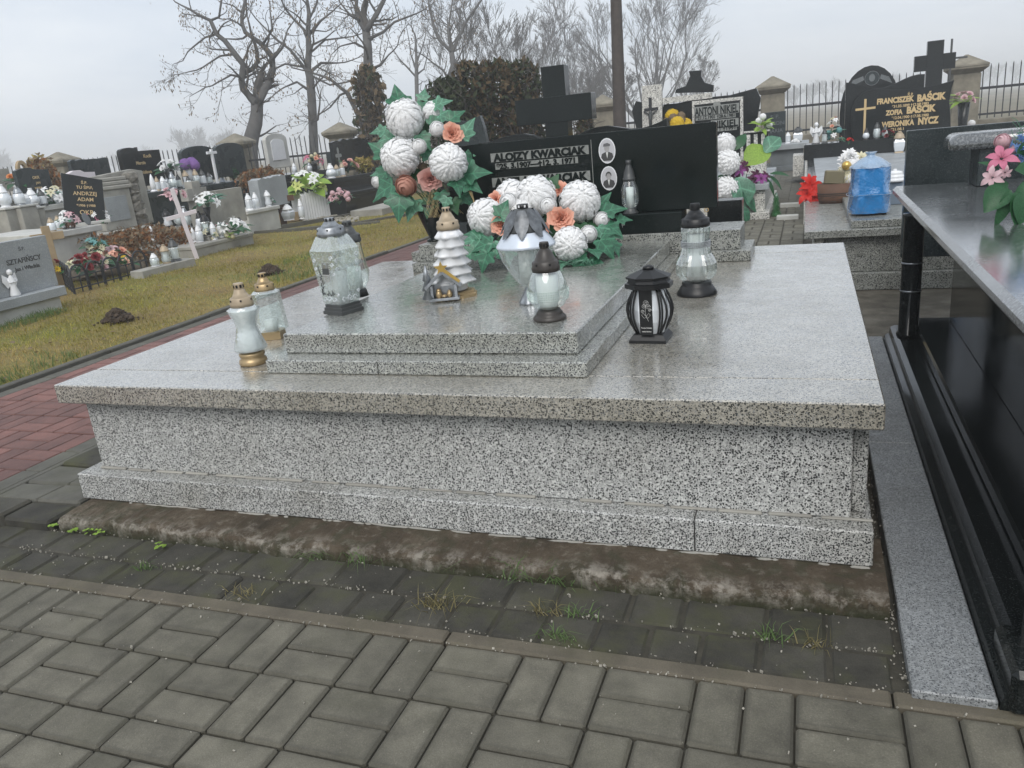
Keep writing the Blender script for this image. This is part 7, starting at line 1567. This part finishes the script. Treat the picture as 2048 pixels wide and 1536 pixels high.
# ================================================================== TREES AND HEDGES
def grow(out, ends, p, d, L, r, lev, q, maxlev, trop=.12, spread=.6, wig=.16, kids=(3, 5), ratio=.62, rmin=.006):
    n_ = 5 if lev < 2 else 4 if lev < 3 else 3; pts = [p.copy()]; rad = [r]; d = d.normalized()
    for i in range(n_):
        d = (d + Vector((q.gauss(0, wig), q.gauss(0, wig), q.gauss(0, wig * .7) + trop * .35))).normalized(); p = p + d * (L / n_); pts.append(p.copy()); rad.append(max(rmin * .6, r * (1 - .62 * (i + 1) / n_)))
    out.append((pts, rad, 6 if lev == 0 else 5 if lev == 1 else 3))
    if lev >= maxlev: ends.append(p); return
    for c in range(q.randint(*kids)):
        t_ = q.uniform(.28, 1.0) if c else 1.0; x = t_ * n_; i = min(n_ - 1, int(x)); f_ = x - i; s = pts[i].lerp(pts[i + 1], f_); rr = rad[i] * (1 - f_) + rad[i + 1] * f_
        dd = (pts[i + 1] - pts[i]).normalized(); ax = dd.cross(Vector((q.gauss(0, 1), q.gauss(0, 1), q.gauss(0, 1)))).normalized()
        nd = dd + ax * q.uniform(spread * .6, spread * 1.35); grow(out, ends, s, nd, L * ratio * q.uniform(.7, 1.15) * (1.15 - .35 * t_), max(rmin, rr * .62), lev + 1, q, maxlev, trop, spread, wig, kids, ratio, rmin)
def build_tree(label, base, limbs, k, seed, maxlev=3, sub=.9, name='bare_tree', leaves=0, dens=5, rmin=.0065, trop=.1, group=None):
    """limbs: list of photo-traced centre lines [(px, py, width px)] at depth k; smaller branches grow from them"""
    q = random.Random(seed); t = thing(name, label, 'tree', base, 0, group); main, small, ends = [], [], []
    for li, lb in enumerate(limbs):
        j = [q.uniform(-.5, .5) if i else 0 for i in range(len(lb))]; off = 0; pts, rad = [], []
        for i, (px, py, w_) in enumerate(lb):
            off += (j[i] if li else j[i] * .3) * .5; pts.append(K(px, py, k + off) - base); rad.append(w_ * k / CF / 2)
        main.append((pts, rad, 8 if li == 0 else 6))
        tot = sum((pts[i + 1] - pts[i]).length for i in range(len(pts) - 1))
        for i in range(len(pts) - 1):
            if li == 0 and i == 0 and len(limbs) > 1: continue
            seg = pts[i + 1] - pts[i]; m_ = max(1, int(seg.length * dens * (.5 if li == 0 else 1)))
            for c in range(m_):
                f_ = q.random(); s = pts[i].lerp(pts[i + 1], f_); r = (rad[i] * (1 - f_) + rad[i + 1] * f_)
                ax = seg.normalized().cross(Vector((q.gauss(0, 1), q.gauss(0, 1), q.gauss(0, 1)))).normalized()
                grow(small, ends, s, seg.normalized() * .5 + ax, sub * q.uniform(.6, 1.5), min(r * .5, .045), 1, q, maxlev, trop, .75, .22, (2, 4), .62, rmin)
        grow(small, ends, pts[-1], pts[-1] - pts[-2], sub * 1.3, rad[-1], 1, q, maxlev, trop, .7, .2, (3, 5), .65, rmin)
    ob('trunk', sm(merge(*[tube(p_, r_, s_, True) for p_, r_, s_ in main])), 'bark', t)
    ob('crown', merge(*[tube(p_, r_, s_, False) for p_, r_, s_ in small]), 'twig', t)
    if leaves:
        V, F = [], []
        for i in range(leaves):
            e = q.choice(ends) + Vector((q.gauss(0, .08), q.gauss(0, .08), q.gauss(-.06, .08))); a_ = q.uniform(0, 6.3); s_ = q.uniform(.025, .055); k_ = len(V); u = Vector((math.cos(a_), math.sin(a_), 0)); w_ = Vector((q.uniform(-.3, .3), q.uniform(-.3, .3), -1)).normalized()
            V += [e - u * s_ * .35, e + w_ * s_ - u * s_ * .3, e + w_ * s_ * 1.6, e + w_ * s_ + u * s_ * .35, e + u * s_ * .35]; F.append((k_, k_ + 1, k_ + 2, k_ + 3, k_ + 4))
        stuff(ob('seed_pods', (V, F), 'deadleaf', t))
    return t
def base_at(px, k): 
    p = K(px, 300, k); q_ = K(px, 320, k); f_ = (0 - p.z) / (q_.z - p.z); r_ = p.lerp(q_, f_); return Vector((r_.x, r_.y, -.06))
def gp(px, k):  # photo row where depth k meets the ground in that column
    p = K(px, 300, k); q_ = K(px, 320, k); return 300 + 20 * (0 - p.z) / (q_.z - p.z)
k1 = 24.0; b1 = base_at(502, k1)
build_tree('crooked bare tree with forked leaning trunk behind the fence', b1, [[(505, gp(505, k1), 34), (500, 300, 30), (503, 275, 29), (511, 246, 27), (514, 225, 25), (514, 206, 26)],
    [(512, 205, 18), (503, 197, 16), (487, 178, 15), (483, 160, 14), (487, 130, 13), (471, 109, 11), (450, 82, 10), (433, 68, 9), (421, 41, 8), (399, 31, 6), (382, 20, 5), (358, 8, 3)],
    [(517, 205, 18), (520, 197, 17), (536, 167, 16), (546, 137, 14), (544, 113, 13), (525, 89, 11), (491, 65, 9), (484, 48, 8), (484, 31, 8), (491, 0, 6), (496, -30, 4)],
    [(509, 190, 8), (512, 165, 7), (519, 148, 6)], [(487, 150, 7), (505, 137, 9), (517, 122, 9), (514, 104, 8)], [(421, 41, 6), (438, 34, 5), (443, 0, 4), (446, -20, 3)], [(484, 155, 6), (462, 150, 4), (435, 165, 3)], [(470, 108, 6), (440, 112, 4), (405, 135, 3)], [(544, 120, 6), (565, 95, 5), (575, 60, 3)], [(525, 89, 6), (545, 60, 5), (540, 20, 3)], [(433, 68, 5), (410, 75, 4), (385, 95, 3)]], k1, 5, 3, .75, leaves=1300, dens=3.2)
k2 = 28.0; b2 = base_at(630, k2)
build_tree('straight bare tree with many side branches behind the fence', b2, [[(630, gp(630, k2), 20), (628, 300, 18), (624, 205, 17), (620, 154, 16), (615, 137, 14), (618, 102, 12), (616, 61, 10), (618, 27, 8), (614, 0, 6), (614, -40, 4)],
    [(614, 178, 6), (594, 164, 5), (570, 174, 3)], [(612, 140, 7), (580, 99, 6), (553, 79, 5), (522, 48, 3)], [(622, 143, 7), (642, 126, 6), (676, 126, 3)], [(619, 68, 7), (642, 41, 5), (664, 24, 3)], [(616, 80, 7), (607, 58, 6), (587, 38, 5), (570, 17, 4), (563, 0, 3)], [(620, 150, 5), (660, 170, 4), (690, 165, 3)], [(616, 110, 5), (650, 80, 4), (690, 75, 3)], [(613, 135, 5), (570, 128, 4), (545, 140, 3)], [(618, 40, 5), (632, 10, 4), (640, -20, 3)]], k2, 8, 3, .95, leaves=400, dens=2.8)
k3 = 25.0; b3_ = base_at(730, k3)
build_tree('tall bare tree with low second stem left of the tall bouquet', b3_, [[(728, gp(728, k3), 32), (729, 285, 28), (732, 250, 24), (734, 205, 21), (736, 147, 20), (736, 96, 17), (732, 61, 16)],
    [(732, 62, 12), (719, 41, 11), (712, 17, 9), (714, -10, 7), (708, -40, 5)], [(733, 62, 13), (741, 48, 12), (754, 27, 10), (768, 0, 9), (780, -30, 6)], [(737, 78, 7), (765, 65, 6), (789, 44, 5), (833, 27, 3)], [(726, 250, 12), (707, 212, 9), (693, 185, 8), (659, 157, 6), (628, 147, 4)], [(738, 140, 6), (761, 130, 5), (778, 109, 3)], [(719, 41, 6), (700, 30, 5), (680, 5, 3)], [(735, 100, 5), (710, 85, 4), (690, 90, 3)], [(693, 185, 5), (680, 190, 4), (660, 215, 3)], [(754, 27, 6), (740, 5, 4)]], k3, 11, 3, .85, leaves=800, dens=3.0)
k4 = 45.0; build_tree('small distant bare tree with upright forked branches', base_at(835, k4), [[(835, gp(835, k4), 10), (834, 200, 8), (833, 154, 8), (833, 120, 6), (831, 75, 4)], [(833, 155, 4), (815, 135, 4), (800, 120, 3), (790, 105, 2)], [(833, 140, 4), (822, 110, 3), (818, 80, 2)], [(833, 150, 4), (848, 138, 3), (855, 110, 2)], [(833, 125, 4), (843, 100, 3), (850, 75, 2)]], k4, 3, 3, .9, dens=1.2, rmin=.012, trop=.3)
k5 = 34.0; build_tree('bare tree with wide twisting fork above the dark bushes', base_at(893, k5), [[(893, gp(893, k5), 15), (894, 190, 14), (897, 161, 13), (907, 130, 12), (903, 103, 11)], [(903, 104, 8), (881, 82, 7), (869, 58, 6), (860, 20, 5), (854, -15, 3)], [(904, 104, 8), (915, 80, 7), (932, 44, 6), (963, 0, 4), (975, -20, 3)], [(903, 103, 6), (896, 61, 5), (905, 0, 3)], [(898, 160, 6), (886, 140, 5), (865, 125, 3)], [(907, 130, 5), (930, 120, 4), (945, 135, 3)]], k5, 6, 3, .9, dens=2.0, leaves=500)
def generic(label, px, pyt, k, seed, stems=1, spread=.5, maxlev=4, r0=None, group=None, rmin=.012, kids=(3, 5), trop=.25, wide=.16):
    q = random.Random(seed); base = base_at(px, k); top = K(px, pyt, k); Ht = top.z; t = thing('bare_tree', label, 'tree', base, 0, group); out, ends = [], []
    for s in range(stems):
        a_ = 2 * pi * s / stems + q.uniform(-.3, .3); l_ = 0 if stems == 1 else wide * q.uniform(.5, 1.5)
        grow(out, ends, Vector((0, 0, 0)), Vector((math.cos(a_) * l_, math.sin(a_) * l_, 1)), Ht * (.62 if stems == 1 else .66) * q.uniform(.9, 1.05), r0 or Ht * .012, 0, q, maxlev, trop, spread, .09, kids, .58, rmin)
    tr = [x for x in out if x[2] == 6]; ob('trunk', sm(merge(*[tube(*x, False) for x in tr])), 'bark', t); ob('crown', merge(*[tube(*x, False) for x in out if x[2] != 6]), 'twig', t); return t
generic('slim bare tree directly above the dark bushes', 948, -15, 46, 21, kids=(5, 7), spread=.5); generic('slim bare tree right of the dark bushes top', 972, -10, 48, 22, kids=(5, 7), spread=.45)
generic('bare tree behind the brown hedge with upright twigs', 1025, 38, 54, 23, kids=(4, 6), stems=2); generic('low spreading bare tree left of the massive cross', 1062, 42, 56, 24, kids=(4, 6), stems=3)
generic('bare tree above the massive cross', 1105, 48, 58, 25, kids=(4, 6), stems=3); generic('small rounded bare tree right of the massive cross', 1165, 95, 60, 26, kids=(4, 6), stems=5, wide=.5); generic('bushy bare shrub between cross and wooden pole', 1195, 150, 52, 27, kids=(4, 6), stems=6, wide=.6)
generic('large multi stemmed bare tree right of the wooden pole', 1302, -25, 62, 31, stems=9, spread=.5, kids=(4, 6), wide=.62, r0=.12, trop=.16, rmin=.012)
generic('bare bush right of the large multi stemmed tree', 1385, 105, 62, 32, stems=5, kids=(4, 5), wide=.75)
# far trees fading in the mist, copies of two shapes
far = [(-6, 286, 230), (20, 296, 250), (385, 246, 210), (412, 256, 230), (470, 248, 190), (455, 262, 230), (1590, 165, 230), (1622, 158, 250), (1655, 152, 240), (1690, 165, 270), (1790, 140, 300), (1985, 125, 300), (1965, 135, 320), (2030, 120, 330), (1580, 175, 260), (300, 285, 300), (235, 300, 320)]
proto = []
for s in range(3):
    out, ends = [], []; q = random.Random(70 + s)
    for i in range(5): a_ = i * 1.256; grow(out, ends, Vector((0, 0, 0)), Vector((math.cos(a_) * .35, math.sin(a_) * .35, 1)), 5.5, .16, 0, q, 3, .2, .6, .12, (4, 6), .62, .05)
    mt_ = mkmesh('trunk', *merge(*[tube(*x, False) for x in out if x[2] == 6])); mc_ = mkmesh('crown', *merge(*[tube(*x, False) for x in out if x[2] != 6])); mt_.materials.append(MAT['bark']); mc_.materials.append(MAT['twig']); hm_ = max(v_.co.z for v_ in mc_.vertices); proto.append((mt_, mc_, hm_))
for i, (px, py, k) in enumerate(far):
    b_ = base_at(px, k); Ht = K(px, py, k).z; mt_, mc_, hm_ = proto[i % 3]
    t = thing('misty_tree', 'far bare tree fading into the mist beyond the fields', 'tree', b_, i * 1.3, 'far trees in the mist'); t.scale = (Ht / hm_ * 1.15, Ht / hm_ * 1.15, Ht / hm_); ob('trunk', mt_, None, t); ob('crown', mc_, None, t)
# hedges and ivy columns
def column(name, label, px, pyt, k, wpx, n_, mats, seed, leaf=.07, cat='hedge'):
    b_ = base_at(px, k); Ht = K(px, pyt, k).z; w_ = wpx * k / CF / 2; t = thing(name, label, cat, b_); q_ = np.random.RandomState(seed)
    for mi, mt_ in enumerate(mats):
        m_ = n_ // len(mats); z = q_.uniform(.05, 1, m_) ** .8; a_ = q_.uniform(0, 2 * pi, m_); lim = w_ * np.minimum(1, np.sqrt(np.maximum(0, 1 - z ** 26))) * (1 + .22 * np.sin(a_ * 3 + z * 7 + seed) * np.sin(z * 5 + seed) + .2 * np.sin(z * 17 + a_ * 4 + mi + seed)); r_ = lim * q_.uniform(.15, 1.25, m_) ** .6
        c = np.stack([np.cos(a_) * r_, np.sin(a_) * r_, z * Ht * (1 + .03 * np.sin(a_ * 4 + seed))], 1); u = q_.normal(size=(m_, 3)); u[:, 2] += .6; u /= np.linalg.norm(u, axis=1)[:, None]; v_ = np.cross(u, q_.normal(size=(m_, 3))); v_ /= np.linalg.norm(v_, axis=1)[:, None]; s_ = leaf * q_.uniform(.5, 1.3, m_)[:, None]
        V = np.stack([c - u * s_, c + v_ * s_ * .45, c + u * s_, c - v_ * s_ * .45], 1).reshape(-1, 3)
        me = bpy.data.meshes.new('foliage'); k_ = np.arange(m_) * 4; me.vertices.add(len(V)); me.vertices.foreach_set('co', V.ravel()); me.loops.add(m_ * 4); me.loops.foreach_set('vertex_index', np.stack([k_, k_ + 1, k_ + 2, k_ + 3], 1).ravel().astype(np.int32)); me.polygons.add(m_); me.polygons.foreach_set('loop_start', (np.arange(m_) * 4).astype(np.int32)); me.update(calc_edges=True); ob('foliage', me, mt_, t)
    q = random.Random(seed); st = []
    for i in range(70):
        a_ = q.uniform(-1.2, 1.2) + 5.0; z_ = Ht * q.uniform(.25, .97); p_ = Vector((math.cos(a_) * w_ * q.uniform(.8, 1.12), math.sin(a_) * w_ * 1.05, z_)); L_ = q.uniform(.15, .4); d_ = Vector((q.gauss(0, 1), q.gauss(0, .4), q.gauss(.2, 1))).normalized(); e_ = Vector((q.gauss(0, 1), q.gauss(0, .3), q.gauss(0, 1))).normalized(); st.append(tube([p_, p_ + d_ * L_ * .5, p_ + d_ * L_ * .8 + e_ * L_ * .4], [.008, .006, .003], 3))
    for i in range(26):
        a_ = q.uniform(0, 6.3); r_ = w_ * q.uniform(.3, .95); st.append(tube([(math.cos(a_) * r_ * .4, math.sin(a_) * r_ * .4, 0), (math.cos(a_ + .3) * r_, math.sin(a_ + .3) * r_, Ht * .45), (math.cos(a_ - .2) * r_ * 1.05, math.sin(a_ - .2) * r_ * 1.05, Ht * q.uniform(.6, 1.02))], [.03, .018, .006], 4))
    ob('branches', merge(*st), 'twig', t); return t
column('ivy_column', 'brown green ivy covered trunk left of the tall bouquet', 768, 135, 18.0, 52, 1500, ('hedge_b', 'hedge', 'deadleaf'), 1, .09)
column('evergreen_bush', 'dark green clipped evergreen right of the tall bouquet', 918, 158, 11.8, 78, 3000, ('hedge', 'hedge'), 2, .055)
column('evergreen_bush', 'dark browning evergreen hedge left of the massive cross', 965, 128, 12.2, 70, 2600, ('hedge', 'hedge_b'), 3, .06)
column('evergreen_bush', 'broad brown dying evergreen hedge behind the massive cross', 1012, 124, 12.6, 90, 3000, ('hedge_b', 'hedge', 'hedge_b'), 4, .06)
column('evergreen_bush', 'dark evergreen bush directly behind the massive cross', 1068, 122, 12.9, 70, 2600, ('hedge', 'hedge_b', 'hedge'), 5, .06)
column('evergreen_bush', 'small leafy bush between the massive cross and the wooden pole', 1180, 225, 12.4, 34, 1000, ('hedge', 'hedge_b'), 6, .06)

# ================================================================== MIST
hz = ob('haze', box(-560, 560, -60, 860, -1.2, 13.5), None)
m = bpy.data.materials.new('mist'); m.use_nodes = True; n = m.node_tree; n.nodes.clear(); o_ = n.nodes.new('ShaderNodeOutputMaterial'); pv = n.nodes.new('ShaderNodeVolumePrincipled')
pv.inputs['Color'].default_value = (0.965, 0.98, 1.0, 1); pv.inputs['Density'].default_value = 0.0044; pv.inputs['Anisotropy'].default_value = 0.2
n.links.new(pv.outputs[0], o_.inputs['Volume']); hz.data.materials.append(m); stuff(hz); hz['label'] = 'thin pale winter mist over the cemetery and fields'; hz['category'] = 'mist'
